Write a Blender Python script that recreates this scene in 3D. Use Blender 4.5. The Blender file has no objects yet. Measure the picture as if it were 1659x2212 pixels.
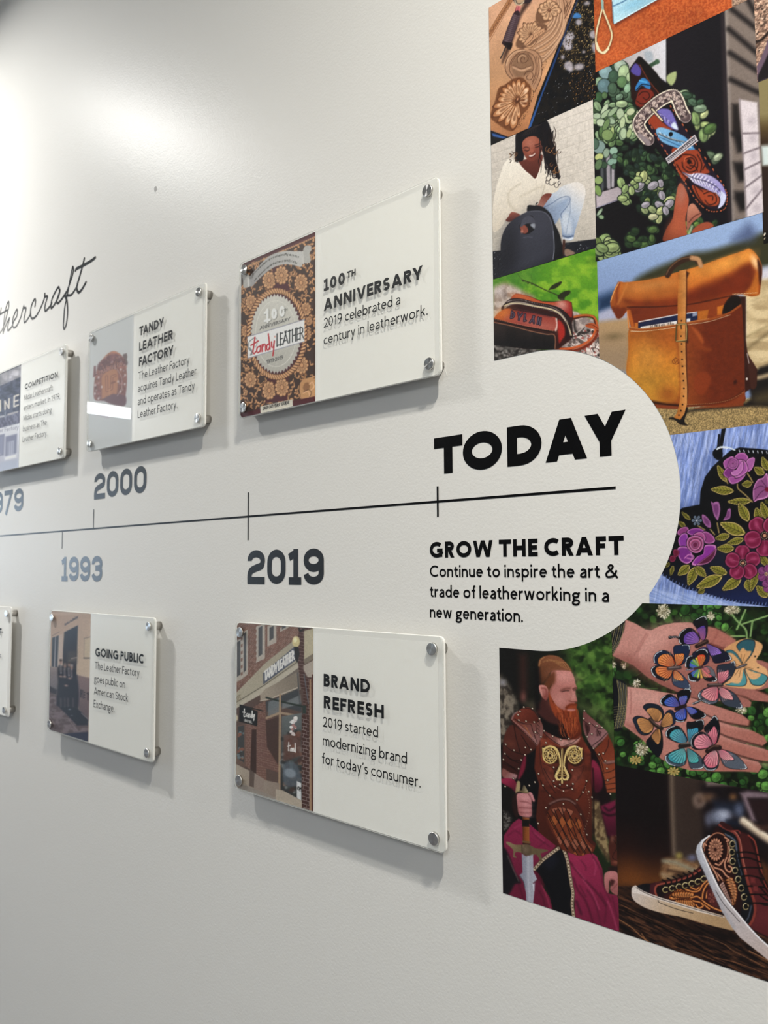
import bpy, math, random
import numpy as np
from mathutils import Matrix, Vector

# ------------------------------------------------------------------ survey of the wall
# Everything is measured in "survey units" (camera to wall = 1) and multiplied by S metres.
IW, IH = 1659.0, 2212.0
FPX, YAW, PITCH, ROLL = 1731.04, 0.763561, 0.0681367, 0.00589417
S = 0.94            # metres from camera to wall
HC = 1.45           # camera height above floor
def _rot():
    cy, sy = math.cos(YAW), math.sin(YAW); cp, sp = math.cos(PITCH), math.sin(PITCH); cr, sr = math.cos(ROLL), math.sin(ROLL)
    Rz = np.array([[cy, -sy, 0], [sy, cy, 0], [0, 0, 1]]); Rx = np.array([[1, 0, 0], [0, cp, -sp], [0, sp, cp]])
    Ry = np.array([[cr, 0, sr], [0, 1, 0], [-sr, 0, cr]])
    return Rz @ Rx @ Ry
R = _rot()

# ------------------------------------------------------------------ camera
C = bpy.context.scene.collection
scn = bpy.context.scene
cd = bpy.data.cameras.new('camera'); cam = bpy.data.objects.new('camera', cd); C.objects.link(cam)
cd.sensor_fit = 'HORIZONTAL'; cd.sensor_width = 23.0; cd.lens = FPX / IW * 23.0
cd.clip_start = 0.01; cd.clip_end = 200
cd.dof.use_dof = True; cd.dof.focus_distance = 1.12; cd.dof.aperture_fstop = cd.lens / 3.2
M = Matrix([[R[i, 0], R[i, 2], -R[i, 1], 0] for i in range(3)] + [[0, 0, 0, 1]])
cam.matrix_world = Matrix.Translation((0, 0, HC)) @ M
scn.camera = cam

# ------------------------------------------------------------------ exposure, sky outside the end window
scn.view_settings.view_transform = 'Standard'; scn.view_settings.look = 'None'
scn.view_settings.exposure = 0.66; scn.view_settings.gamma = 1.0; scn.view_settings.use_curve_mapping = False
wd = bpy.data.worlds.new('sky'); scn.world = wd; wd.use_nodes = True
bg = wd.node_tree.nodes['Background']; bg.inputs[0].default_value = (0.66, 0.82, 1.0, 1); bg.inputs[1].default_value = 4.0

# ------------------------------------------------------------------ room lamps (survey units: X along wall, depth from wall, above camera)
CEIL = 2.05
DOWNLIGHTS = [(-3.25, .93), (0.35, .88), (-7.25, .92), (4.15, .88)]
PANELS = [(-9.65, 3.98), (1.6, 3.6)]  # left panel shows as a reflection; right one is unseen, added as fill
P_DOWN, P_PANEL = 40.0, 30.0
def place(X, dep, Z): return (X * S, S - dep * S, HC + Z * S)
def area(name, loc, size, power, col, shape='DISK', sy=None, spread=180):
    l = bpy.data.lights.new(name, 'AREA'); l.shape = shape; l.size = size
    if sy: l.size_y = sy
    l.energy = power; l.color = col; l.spread = math.radians(spread)
    o = bpy.data.objects.new(name, l); C.objects.link(o); o.location = loc
    return o
for X, d in DOWNLIGHTS: area('downlight_lamp', place(X, d, CEIL - .02), .10, P_DOWN * (.88 if X < 0 else 1.0), (1.0, .985, .95) if X < 0 else (1.0, .95, .85), spread=168)
for X, d in PANELS: area('panel_and_fill_lamp', place(X, d, CEIL - .02), .60, P_PANEL, (.86, .94, 1.0), 'RECTANGLE', 1.15)

# ------------------------------------------------------------------ helpers
def hexc(s):
    return np.array([int(s[i:i + 2], 16) / 255 for i in (0, 2, 4)])
def lin(c):
    c = np.asarray(c, float)
    return np.where(c <= .04045, c / 12.92, ((np.maximum(c, 0) + .055) / 1.055) ** 2.4)
def unproj(uv, d=0.0):
    uv = np.atleast_2d(np.asarray(uv, float))
    v = np.stack([(uv[:, 0] - IW / 2) / FPX, np.ones(len(uv)), -(uv[:, 1] - IH / 2) / FPX], 1) @ R.T
    t = (1 - d) / v[:, 1]
    return np.stack([v[:, 0] * t, v[:, 2] * t], 1)
def proj(X, Z, d=0.0):
    q = np.stack([X, np.full_like(X, 1 - d), Z], 1) @ R
    return IW / 2 + FPX * q[:, 0] / q[:, 1], IH / 2 - FPX * q[:, 2] / q[:, 1]
def loc(z, pts):
    pts = np.atleast_2d(np.asarray(pts, float)); return pts * z[2] + np.array(z[:2])
def at(z, pts, d=0.0): return unproj(loc(z, pts), d)

def mat(name, col, rough=.5, metal=0, spec=.5, **kw):
    m = bpy.data.materials.new(name); m.use_nodes = True; b = m.node_tree.nodes['Principled BSDF']
    b.inputs['Base Color'].default_value = (*[float(x) for x in col], 1); b.inputs['Roughness'].default_value = rough
    b.inputs['Metallic'].default_value = metal; b.inputs['Specular IOR Level'].default_value = spec
    for k, v in kw.items(): b.inputs[k.replace('_', ' ')].default_value = v
    return m
def bump(m, scale, strength, dist=.001, detail=3, stretch=(1, 1, 1)):
    nt = m.node_tree; b = nt.nodes['Principled BSDF']
    tc = nt.nodes.new('ShaderNodeTexCoord'); mp = nt.nodes.new('ShaderNodeMapping'); mp.inputs['Scale'].default_value = stretch
    n = nt.nodes.new('ShaderNodeTexNoise'); n.inputs['Scale'].default_value = scale; n.inputs['Detail'].default_value = detail
    bp = nt.nodes.new('ShaderNodeBump'); bp.inputs['Strength'].default_value = strength; bp.inputs['Distance'].default_value = dist
    nt.links.new(tc.outputs['Object'], mp.inputs[0]); nt.links.new(mp.outputs[0], n.inputs['Vector'])
    nt.links.new(n.outputs['Fac'], bp.inputs['Height']); nt.links.new(bp.outputs[0], b.inputs['Normal'])
    return m
def mesh(name, verts, faces, m, parent=None, smooth=False):
    me = bpy.data.meshes.new(name); me.from_pydata([tuple(map(float, v)) for v in verts], [], faces); me.update()
    if m: me.materials.append(m)
    if smooth: me.polygons.foreach_set('use_smooth', [True] * len(me.polygons))
    o = bpy.data.objects.new(name, me); C.objects.link(o)
    if parent: o.parent = parent
    return o
def boxm(name, lo, hi, m, parent=None):
    x0, y0, z0 = lo; x1, y1, z1 = hi
    v = [(x0, y0, z0), (x1, y0, z0), (x1, y1, z0), (x0, y1, z0), (x0, y0, z1), (x1, y0, z1), (x1, y1, z1), (x0, y1, z1)]
    f = [(0, 3, 2, 1), (4, 5, 6, 7), (0, 1, 5, 4), (1, 2, 6, 5), (2, 3, 7, 6), (3, 0, 4, 7)]
    return mesh(name, v, f, m, parent)
def empty(name, l, label, cat, group=None):
    o = bpy.data.objects.new(name, None); C.objects.link(o); o.location = l; o.empty_display_size = .05
    o['label'] = label; o['category'] = cat
    if group: o['group'] = group
    return o
def tag(o, label, cat, group=None):
    o['label'] = label; o['category'] = cat
    if group: o['group'] = group
    return o
def struct(o): o['kind'] = 'structure'; return o

# ------------------------------------------------------------------ room shell
XL, XR, DF = -12.0 * S, 6.0 * S, -5.5 * S      # left end, right end, opposite wall (y)
ZC = HC + CEIL * S
WALL = mat('warm_white_wall_paint', (.74, .73, .70), .37, 0, .05)
def wall_relief(m):
    nt = m.node_tree; b = nt.nodes['Principled BSDF']
    tc = nt.nodes.new('ShaderNodeTexCoord')
    n1 = nt.nodes.new('ShaderNodeTexNoise'); n1.inputs['Scale'].default_value = 260; n1.inputs['Detail'].default_value = 3
    n2 = nt.nodes.new('ShaderNodeTexNoise'); n2.inputs['Scale'].default_value = 45; n2.inputs['Detail'].default_value = 2
    ad = nt.nodes.new('ShaderNodeMath'); ad.operation = 'MULTIPLY_ADD'; ad.inputs[1].default_value = .7
    bp = nt.nodes.new('ShaderNodeBump'); bp.inputs['Strength'].default_value = .5; bp.inputs['Distance'].default_value = .0005
    nt.links.new(tc.outputs['Object'], n1.inputs['Vector']); nt.links.new(tc.outputs['Object'], n2.inputs['Vector'])
    nt.links.new(n2.outputs['Fac'], ad.inputs[0]); nt.links.new(n1.outputs['Fac'], ad.inputs[2])
    nt.links.new(ad.outputs[0], bp.inputs['Height']); nt.links.new(bp.outputs[0], b.inputs['Normal'])
wall_relief(WALL)
PLAIN = mat('plain_wall_paint', (.42, .42, .41), .6)
CEILM = mat('ceiling_white', (.62, .62, .61), .8)
FLOOR = bump(mat('grey_carpet', (.13, .13, .14), .9), 300, .4)
wall = struct(boxm('wall_back', (XL, S, 0), (XR, S + .12, ZC), WALL))
struct(boxm('floor', (XL, DF, -.1), (XR, S + .12, 0), FLOOR))
struct(boxm('ceiling', (XL, DF, ZC), (XR, S + .12, ZC + .1), CEILM))
struct(boxm('wall_front', (XL, DF - .12, 0), (XR, DF, ZC), PLAIN))
struct(boxm('wall_right', (XR, DF, 0), (XR + .12, S, ZC), PLAIN))
# left end wall with a wide shop window
wy0, wy1, wz0, wz1 = DF + .5, S - .9, .85, 2.45
lw = struct(boxm('wall_left', (XL - .12, DF, 0), (XL, S, wz0), PLAIN))
for lo, hi in [((XL - .12, DF, wz1), (XL, S, ZC)), ((XL - .12, DF, wz0), (XL, wy0, wz1)), ((XL - .12, wy1, wz0), (XL, S, wz1))]:
    struct(boxm('wall_left', lo, hi, PLAIN))
FRAME = mat('dark_window_frame', (.06, .06, .065), .4, .6)
wf = struct(boxm('window_1', (XL - .08, wy0, wz0), (XL - .03, wy1, wz0 + .05), FRAME))
for k in range(6):
    y = wy0 + (wy1 - wy0 - .05) * k / 5
    boxm('mullion', (XL - .08, y, wz0 + .05), (XL - .03, y + .05, wz1 - .05), FRAME, wf)
boxm('window_head', (XL - .08, wy0, wz1 - .05), (XL - .03, wy1, wz1), FRAME, wf)
def outer_fresnel(nt, f, ior):
    # a lone sheet is met from both sides: keep the outside index for light leaving it too
    g = nt.nodes.new('ShaderNodeNewGeometry'); m = nt.nodes.new('ShaderNodeMapRange'); m.inputs[3].default_value = ior; m.inputs[4].default_value = 1 / ior
    nt.links.new(g.outputs['Backfacing'], m.inputs[0]); nt.links.new(m.outputs[0], f.inputs[0])
gm = bpy.data.materials.new('window_glass'); gm.use_nodes = True; nt = gm.node_tree; nt.nodes.clear()
o_ = nt.nodes.new('ShaderNodeOutputMaterial'); mx = nt.nodes.new('ShaderNodeMixShader'); tr = nt.nodes.new('ShaderNodeBsdfTransparent')
gl = nt.nodes.new('ShaderNodeBsdfGlossy'); gl.inputs['Roughness'].default_value = .02; fr = nt.nodes.new('ShaderNodeFresnel')
outer_fresnel(nt, fr, 1.45); nt.links.new(fr.outputs[0], mx.inputs[0]); nt.links.new(tr.outputs[0], mx.inputs[1]); nt.links.new(gl.outputs[0], mx.inputs[2]); nt.links.new(mx.outputs[0], o_.inputs[0])
for k in range(5):
    y = wy0 + (wy1 - wy0 - .05) * k / 5 + .05
    boxm('pane', (XL - .06, y, wz0 + .05), (XL - .05, y + (wy1 - wy0 - .05) / 5 - .05, wz1 - .05), gm, wf)
struct(boxm('baseboard_back', (XL, S - .014, 0), (XR, S, .10), mat('white_trim', (.8, .8, .79), .4)))

# ceiling fittings
TRIMM = mat('white_lamp_trim', (.85, .85, .83), .4)
def emis(name, col, st):
    m = bpy.data.materials.new(name); m.use_nodes = True; nt = m.node_tree; nt.nodes.clear()
    e = nt.nodes.new('ShaderNodeEmission'); e.inputs[0].default_value = (*col, 1); e.inputs[1].default_value = st
    o = nt.nodes.new('ShaderNodeOutputMaterial'); nt.links.new(e.outputs[0], o.inputs[0]); return m
LENS = emis('lit_downlight_lens', (1, .95, .86), 14); DIFF = emis('lit_panel_diffuser', (1, .98, .95), 9)
def ring(name, cx, cy, z0, z1, r0, r1, m, parent, n=32):
    v, f = [], []
    for i in range(n):
        a = 2 * math.pi * i / n
        for r, z in ((r0, z0), (r1, z0), (r1, z1), (r0, z1)): v.append((cx + r * math.cos(a), cy + r * math.sin(a), z))
    for i in range(n):
        j = (i + 1) % n
        for k in range(4): f.append((4 * i + k, 4 * j + k, 4 * j + (k + 1) % 4, 4 * i + (k + 1) % 4))
    return mesh(name, v, f, m, parent)
def disc(name, cx, cy, z, r, m, parent, n=32):
    v = [(cx + r * math.cos(2 * math.pi * i / n), cy + r * math.sin(2 * math.pi * i / n), z) for i in range(n)]
    return mesh(name, v, [tuple(reversed(range(n)))], m, parent)
for k, (X, d) in enumerate(DOWNLIGHTS):
    p = place(X, d, CEIL)
    e = empty('ceiling_downlight', p, 'round white recessed downlight in the ceiling close to the timeline wall', 'ceiling light', 'downlights along the wall')
    ring('trim_ring', 0, 0, -.008, 0, .058, .075, TRIMM, e); disc('lens', 0, 0, -.003, .058, LENS, e)
for X, d in PANELS:
    p = place(X, d, CEIL)
    e = empty('panel_and_fill_light', p, 'flat rectangular white light panel in the middle of the ceiling', 'ceiling light', 'light panels in the ceiling')
    for lo, hi in [((-.32, -.6, -.012), (.32, -.575, 0)), ((-.32, .575, -.012), (.32, .6, 0)), ((-.32, -.575, -.012), (-.3, .575, 0)), ((.3, -.575, -.012), (.32, .575, 0))]:
        boxm('frame', lo, hi, TRIMM, e)
    mesh('diffuser', [(-.3, -.575, -.004), (.3, -.575, -.004), (.3, .575, -.004), (-.3, .575, -.004)], [(0, 3, 2, 1)], DIFF, e)

# ------------------------------------------------------------------ lettering: every letter is drawn from its strokes
def arc(cx, cy, rx, ry, a0, a1, n=None):
    n = n or max(5, int(abs(a1 - a0) / 11))
    return [(cx + rx * math.cos(math.radians(a0 + (a1 - a0) * i / n)), cy + ry * math.sin(math.radians(a0 + (a1 - a0) * i / n))) for i in range(n + 1)]
def smooth(P, n=5, closed=False):
    P = [np.array(p, float) for p in P]
    if closed: Q = [P[-1]] + P + [P[0], P[1]]
    else: Q = [2 * P[0] - P[1]] + P + [2 * P[-1] - P[-2]]
    out = []
    for i in range(1, len(Q) - 2):
        for k in range(n):
            t = k / n; a, b, c, d = Q[i - 1], Q[i], Q[i + 1], Q[i + 2]
            out.append(tuple(.5 * ((2 * b) + (c - a) * t + (2 * a - 5 * b + 4 * c - d) * t * t + (3 * b - a - 3 * c + d) * t ** 3)))
    if not closed: out.append(tuple(P[-1]))
    return out
def ext(a, b, e=.4):
    a, b = np.array(a, float), np.array(b, float); u = (b - a) / np.linalg.norm(b - a); return [tuple(a - u * e), tuple(b + u * e)]
def ext1(a, b, e=.4):
    a, b = np.array(a, float), np.array(b, float); u = (b - a) / np.linalg.norm(b - a); return [tuple(a), tuple(b + u * e)]
XH = .70
def glyph(ch, w, slab=False):
    """advance width and stroke centre lines for one letter, cap height 1, stroke width w"""
    h = w / 2; T = 1 - h; dx = h * 1.12
    if slab and ch in '0123479':
        W = .76; x0, x1 = h * .85, W - h * .85; m = W / 2; rx = x1 - m; q = .20
        if ch == '0': return W, [[(x0, .40)] + [(x0, .60)] + arc(m, T - .27, rx, .27, 180, 0, 12) + arc(m, h + .27, rx, .27, 0, -180, 12) + [(x0, .40)]]
        if ch == '1': return .50, [[(.30, 0), (.30, 1)], [(.30, .89), (.03, .76)], [(.02, h * .85), (.52, h * .85)]]
        if ch == '2': return W, [[(x0, .68)] + arc(m, T - q, rx, q, 180, 0, 12) + smooth([(x1, .66), (x1 - .06, .53), (m, .465), (x0 + .07, .38), (x0, .24), (x0, 0)]), [(0, h * .85), (W, h * .85)]]
        if ch == '3': return W * .96, [[(x0, .67)] + arc(m, T - q, rx, q, 180, 0, 12) + smooth([(x1, .66), (x1 - .05, .57), (m + .05, .53)]), smooth([(m + .05, .53), (x1 - .04, .47), (x1, .36), (x1, h + q)]) + arc(m, h + q, rx, q, 0, -176, 12), [(m - .12, .53), (m + .12, .53)]]
        if ch == '7': return W * .94, [[(0, T), (W * .94, T)], ext((W * .94 - h, T), (.2, 0), .1)]
        if ch == '9': return W, [arc(m, .675, rx, .325 - h, 0, 360, 24), [(x1, .70), (x1, h + q)] + arc(m, h + q, rx, q, 0, -176, 12)]
    if ch == 'A': W = .92; return W, [ext((dx, 0), (W / 2, 1)), ext((W - dx, 0), (W / 2, 1)), [(.20, .25 + h * .3), (W - .20, .25 + h * .3)]]
    if ch == 'B': W = .62; return W, [[(h, 0), (h, 1)], [(h, T), (.30, T)] + arc(.30, .765 - h * .25, W - h - .33, T - (.765 - h * .25), 90, -90) + [(h, .53)], [(h, .53), (.32, .53)] + arc(.32, (.53 + h) / 2, W - h - .32, (.53 - h) / 2, 90, -90) + [(h, h)]]
    if ch == 'C': W = .84; return W, [arc(.5, .5, .5 - h, .5 - h, 48, 312)]
    if ch == 'D': W = .82; return W, [[(h, 0), (h, 1)], [(h, T), (.32, T)] + arc(.32, .5, W - h - .32, .5 - h, 90, -90, 16) + [(h, h)]]
    if ch == 'E': W = .55; return W, [[(h, 0), (h, 1)], [(h, T), (W, T)], [(h, h), (W, h)], [(h, .5), (W - .04, .5)]]
    if ch == 'F': W = .53; return W, [[(h, 0), (h, 1)], [(h, T), (W, T)], [(h, .5), (W - .05, .5)]]
    if ch == 'G': W = .94; return W, [arc(.5, .5, .5 - h, .5 - h, 48, 345), [(.90 - h, .05), (.90 - h, .46)], [(.52, .46), (.90, .46)]]
    if ch == 'H': W = .76; return W, [[(h, 0), (h, 1)], [(W - h, 0), (W - h, 1)], [(h, .5), (W - h, .5)]]
    if ch == 'I': return w, [[(h, 0), (h, 1)]]
    if ch == 'L': W = .50; return W, [[(h, 0), (h, 1)], [(h, h), (W, h)]]
    if ch == 'M': W = .92; return W, [[(h, 0), (h, 1)], [(W - h, 0), (W - h, 1)], ext1((W / 2, .12), (h, 1), .3), ext1((W / 2, .12), (W - h, 1), .3)]
    if ch == 'N': W = .78; return W, [[(h, 0), (h, 1)], [(W - h, 0), (W - h, 1)], ext((h, 1), (W - h, 0), .0)]
    if ch == 'O': return 1.0, [arc(.5, .5, .5 - h, .5 - h, 0, 360, 34)]
    if ch == 'P': W = .60; return W, [[(h, 0), (h, 1)], [(h, T), (.30, T)] + arc(.30, .71, W - h - .30, T - .71, 90, -90) + [(h, .42 + h)]]
    if ch == 'R': W = .66; return W, [[(h, 0), (h, 1)], [(h, T), (.32, T)] + arc(.32, .71, W - h - .34, T - .71, 90, -90) + [(h, .42 + h)], ext1((.32, .46), (W - dx, 0))]
    if ch == 'S': W = .58; q = (1 - w) / 4; return W, [arc(W / 2, T - q, W / 2 - h, q, 30, 270) + arc(W / 2, h + q, W / 2 - h, q, 90, -150)]
    if ch == 'T': W = .72; return W, [[(W / 2, 0), (W / 2, 1)], [(0, T), (W, T)]]
    if ch == 'U': W = .74; return W, [[(h, 1), (h, .36)] + arc(W / 2, .36, W / 2 - h, .36 - h, 180, 360) + [(W - h, 1)]]
    if ch == 'V': W = .86; return W, [ext((dx, 1), (W / 2, 0)), ext((W - dx, 1), (W / 2, 0))]
    if ch == 'W': W = 1.28; return W, [ext((dx, 1), (.34, 0)), ext((W / 2, 1), (.34, 0)), ext((W / 2, 1), (W - .34, 0)), ext((W - dx, 1), (W - .34, 0))]
    if ch == 'Y': W = .84; return W, [ext1((W / 2, .38), (dx, 1)), ext1((W / 2, .38), (W - dx, 1)), [(W / 2, 0), (W / 2, .42 + h * .4)]]
    if ch == '0': W = .60; return W, [arc(W / 2, .5, W / 2 - h, .5 - h, 0, 360, 26)]
    if ch == '1': return (.38, [[(.26, 0), (.26, 1)], ext1((.26, .90), (.05, .80), .02)]) if w < .18 else (.44, [[(.25, 0), (.25, 1)], [(.25, .90), (.03, .78)], [(.02, h * .8), (.46, h * .8)]])
    if ch == '2': W = .56; return W, [arc(W / 2, T - .23, W / 2 - h, .23, 165, -20) + smooth([(W - h - .02, .62), (.34, .30), (h * .9, h)]), [(0, h), (W, h)]]
    if ch == '7': W = .54; return W, [[(0, T), (W, T)], ext((W - h, T), (.16, 0), .1)]
    if ch == '9': W = .60; return W, [arc(W / 2, .68, W / 2 - h, .32 - h, 0, 360, 20), smooth([(W - h, .68), (W - h - .02, .42), (.36, .12), (.16, 0)])]
    if ch == '-': return .16, [[(.02, .45), (.14, .45)]]
    if ch == '.': return .15, [[(.075, 0), (.075, max(.11, w * 1.1))]]
    if ch == ',': return .15, [[(.085, .10), (.085, .03), (.03, -.14)]]
    if ch == "'": return .14, [[(.08, 1.02), (.09, .92), (.04, .80)]]
    if ch == '&': W = .86; return W, [smooth([(W, -.0), (.60, .30), (.30, .66), (.26, .84), (.40, T), (.54, .84), (.46, .66), (.16, .42), (h, .24), (.16, h), (.36, h), (.62, .18), (.80, .56)])]
    x = XH; t = x - h; AS = 1.07
    if ch == 'a': W = .52; return W, [[(W - h, 0), (W - h, x - .24)] + arc(W / 2 + .01, x - .24, W / 2 - h - .01, .24 - h, 0, 150), smooth([(W - h, .38), (.26, .36), (h + .01, .20), (.15, h), (.34, .07), (W - h, .20)])]
    if ch in 'bpdqgo':
        W = .62 if ch != 'o' else .66; bowl = arc(W / 2, x / 2, W / 2 - h, x / 2 - h, 0, 360, 24)
        if ch == 'o': return W, [bowl]
        if ch == 'b': return W, [[(h, 0), (h, AS)], bowl]
        if ch == 'd': return W, [[(W - h, 0), (W - h, AS)], bowl]
        if ch == 'p': return W, [[(h, -.32), (h, x)], bowl]
        if ch == 'q': return W, [[(W - h, -.32), (W - h, x)], bowl]
        g = arc(.29, .44, .29 - h - .01, .23 - h, 0, 360, 20)
        return .60, [g, [(.46, .60), (.60, .60)], smooth([(.16, .25), (.12, .16), (.24, .08), (.46, .04), (.52, -.10), (.42, -.24), (.22, -.27), (.06, -.18), (.10, -.03), (.26, .06)])]
    if ch == 'c': W = .54; return W, [arc(.33, x / 2, .33 - h, x / 2 - h, 50, 310)]
    if ch == 'e': W = .60; return W, [[(h, x * .52), (W - h, x * .52)] + arc(W / 2, x / 2, W / 2 - h, x / 2 - h, 6, 318)]
    if ch == 'f': W = .34; return W, [smooth([(.36, AS - h - .01), (.24, AS - h), (.14 + h, AS - .18), (.14 + h * .8, .7)]) + [(.14 + h * .8, 0)], [(0, x - h), (.33, x - h)]]
    if ch == 'h': W = .56; return W, [[(h, 0), (h, AS)], [(h, x - .26)] + arc(W / 2, x - .27, W / 2 - h, .27 - h, 180, 0) + [(W - h, 0)]]
    if ch == 'n': W = .56; return W, [[(h, 0), (h, x)], [(h, x - .26)] + arc(W / 2, x - .27, W / 2 - h, .27 - h, 180, 0) + [(W - h, 0)]]
    if ch == 'm': W = .90; q = (W - w) / 4; return W, [[(h, 0), (h, x)], [(h, x - .24)] + arc(h + q, x - .25, q, .25 - h, 180, 0) + [(h + 2 * q, 0)], arc(h + 3 * q, x - .25, q, .25 - h, 180, 0) + [(W - h, 0)]]
    if ch == 'u': W = .56; return W, [[(W - h, 0), (W - h, x)], [(h, x), (h, .27)] + arc(W / 2, .27, W / 2 - h, .27 - h, 180, 360)]
    if ch == 'r': W = .36; return W, [[(h, 0), (h, x)], arc(h + .24, x - .27, .24, .27 - h, 180, 80)]
    if ch == 'i': return w, [[(h, 0), (h, x)], [(h, .84), (h, .84 + w * 1.15)]]
    if ch == 'l': return w, [[(h, 0), (h, AS)]]
    if ch == 'k': W = .52; return W, [[(h, 0), (h, AS)], [(h, .26), (W - dx, x)], [(.20, .40), (W - dx * .8, 0)]]
    if ch == 's': W = .42; q = (x - w) / 4; return W, [arc(W / 2, t - q, W / 2 - h, q, 35, 270) + arc(W / 2, h + q, W / 2 - h, q, 90, -145)]
    if ch == 't': W = .36; return W, [[(.09 + h, x + .17), (.09 + h, .2)] + arc(.09 + h + .15, .16 + h * .5, .15, .16 - h * .5, 180, 290), [(0, x - h), (.34, x - h)]]
    if ch == 'v': W = .56; return W, [ext((dx, x), (W / 2, 0)), ext((W - dx, x), (W / 2, 0))]
    if ch == 'y': W = .56; return W, [ext1((W / 2 + .01, .03), (dx, x)), ext1((.16, -.32), (W - dx, x))]
    if ch == 'w': W = .88; return W, [ext((dx, x), (.25, 0)), ext((W / 2, x), (.25, 0)), ext((W / 2, x), (W - .25, 0)), ext((W - dx, x), (W - .25, 0))]
    if ch == 'x': W = .54; return W, [ext((dx, x), (W - dx, 0)), ext((W - dx, x), (dx, 0))]
    if ch == 'z': W = .48; return W, [[(0, t), (W, t)], [(0, h), (W, h)], ext((W - dx, t), (dx, h), 0)]
    return .30, []
CLIP = {}
for c in 'AKMNRVWY': CLIP[c] = (0, 1)
for c in 'vwxz': CLIP[c] = (0, XH)
CLIP['y'] = (-.32, XH); CLIP['7'] = (0, 1)
def clip(poly, y, keep_above):
    out = []
    for i in range(len(poly)):
        a, b = poly[i], poly[(i + 1) % len(poly)]
        ia, ib = (a[1] >= y) == keep_above or a[1] == y, (b[1] >= y) == keep_above or b[1] == y
        if ia: out.append(a)
        if ia != ib:
            t = (y - a[1]) / (b[1] - a[1]); out.append((a[0] + t * (b[0] - a[0]), y))
    return out
def ribbon(P, w):
    """polygons covering a stroke with mitred joints and butt ends; w may be (start, end)"""
    P = [np.array(p, float) for p in P]; Q = [P[0]]
    for p in P[1:]:
        if np.linalg.norm(p - Q[-1]) > 1e-5: Q.append(p)
    P = Q; n = len(P)
    if n < 2: return []
    closed = np.linalg.norm(P[0] - P[-1]) < 1e-4
    ws = np.linspace(w[0], w[1], n) if isinstance(w, tuple) else np.full(n, w)
    D = [(P[i + 1] - P[i]) / np.linalg.norm(P[i + 1] - P[i]) for i in range(n - 1)]
    L, Rr = [], []
    for i in range(n):
        a = D[i - 1] if i > 0 else (D[-1] if closed else D[0]); b = D[i] if i < n - 1 else (D[0] if closed else D[-1])
        na, nb = np.array([-a[1], a[0]]), np.array([-b[1], b[0]]); m = na + nb; l = np.linalg.norm(m)
        m = na if l < .2 else m / l; k = ws[i] / 2 / max(.55, float(m @ na))
        L.append(P[i] + m * k); Rr.append(P[i] - m * k)
    return [[tuple(L[i]), tuple(Rr[i]), tuple(Rr[i + 1]), tuple(L[i + 1])] for i in range(n - 1)]
def letter_polys(ch, w, slab=False, k=1.0):
    W, paths = glyph(ch, w, slab); out = []; W *= k
    for p in paths:
        p = [(q[0] * k, q[1]) for q in p]
        for q in ribbon(p, w):
            if ch in CLIP and not slab:
                q = clip(q, CLIP[ch][0], True)
                if len(q) > 2: q = clip(q, CLIP[ch][1], False)
            if len(q) > 2: out.append(q)
    return W, out
KERN = {'AY': -.16, 'TO': -.07, 'DA': -.05, 'RA': -.05, 'AR': -.01, 'AC': -.06, 'FA': -.10, 'AF': -.0, 'RY': -.07, 'AT': -.12, 'TA': -.12, 'LE': -.0, 'AN': 0, 'OW': -.04, 'FT': .02, 'ry': -.04, 'rw': -.02, 'Fa': -.06, 'Ta': -.12, 'ork': 0, 'rk': 0, 'ke': -.04, 'LI': 0, 'VE': -.04, 'IV': -.02, 'DY': -.06, 'OR': -.01, 'CT': -.02, 'TH': 0}
def layout(text, w, slab=False, track=.13, space=.30, k=1.0):
    x = 0; out = []
    for i_, c in enumerate(text):
        x += k * KERN.get(text[max(0, i_ - 1):i_ + 1], 0)
        if c == ' ': x += space * k; continue
        W, P = letter_polys(c, w, slab, k); out.append((c, x, W, P)); x += W + track * k
    return x - track * k, out
def polymesh(name, polys, m, parent, org):
    """flat ink / vinyl polygons on a plane parallel to the wall; coordinates in metres, relative to org"""
    v, f = [], []
    for P in polys:
        s = len(v); v += [(p[0] - org[0], -2e-6 * (len(f) % 50), p[1] - org[1]) for p in P]; f.append(tuple(range(s, s + len(P))))
    ar = lambda q: sum(v[q[i]][0] * v[q[(i + 1) % len(q)]][2] - v[q[(i + 1) % len(q)]][0] * v[q[i]][2] for i in range(len(q)))
    f = [q if ar(q) > 0 else tuple(reversed(q)) for q in f]
    return mesh(name, v, f, m, parent)
def text_line(text, z, base, top, xend, w, d, slab=False, track=.13, space=.30, lift=0.0):
    """polygons (metres, wall X and height) of a text line whose first letter stands on `base`"""
    b = at(z, [base], d)[0]; t = at(z, [top], d)[0]; e = at(z, [xend], d)[0]
    hgt = t[1] - b[1] if isinstance(top, tuple) else top
    W, G = layout(text, w, slab, track, space); kx = (e[0] - b[0]) / W / hgt
    W, G = layout(text, w, slab, track, space, kx); sx = (e[0] - b[0]) / W
    res = []
    for c, x, cw, P in G:
        res.append((c, [[((b[0] + (x + q[0]) * sx) * S, (b[1] + q[1] * hgt) * S + HC) for q in poly] for poly in P]))
    return res

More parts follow.
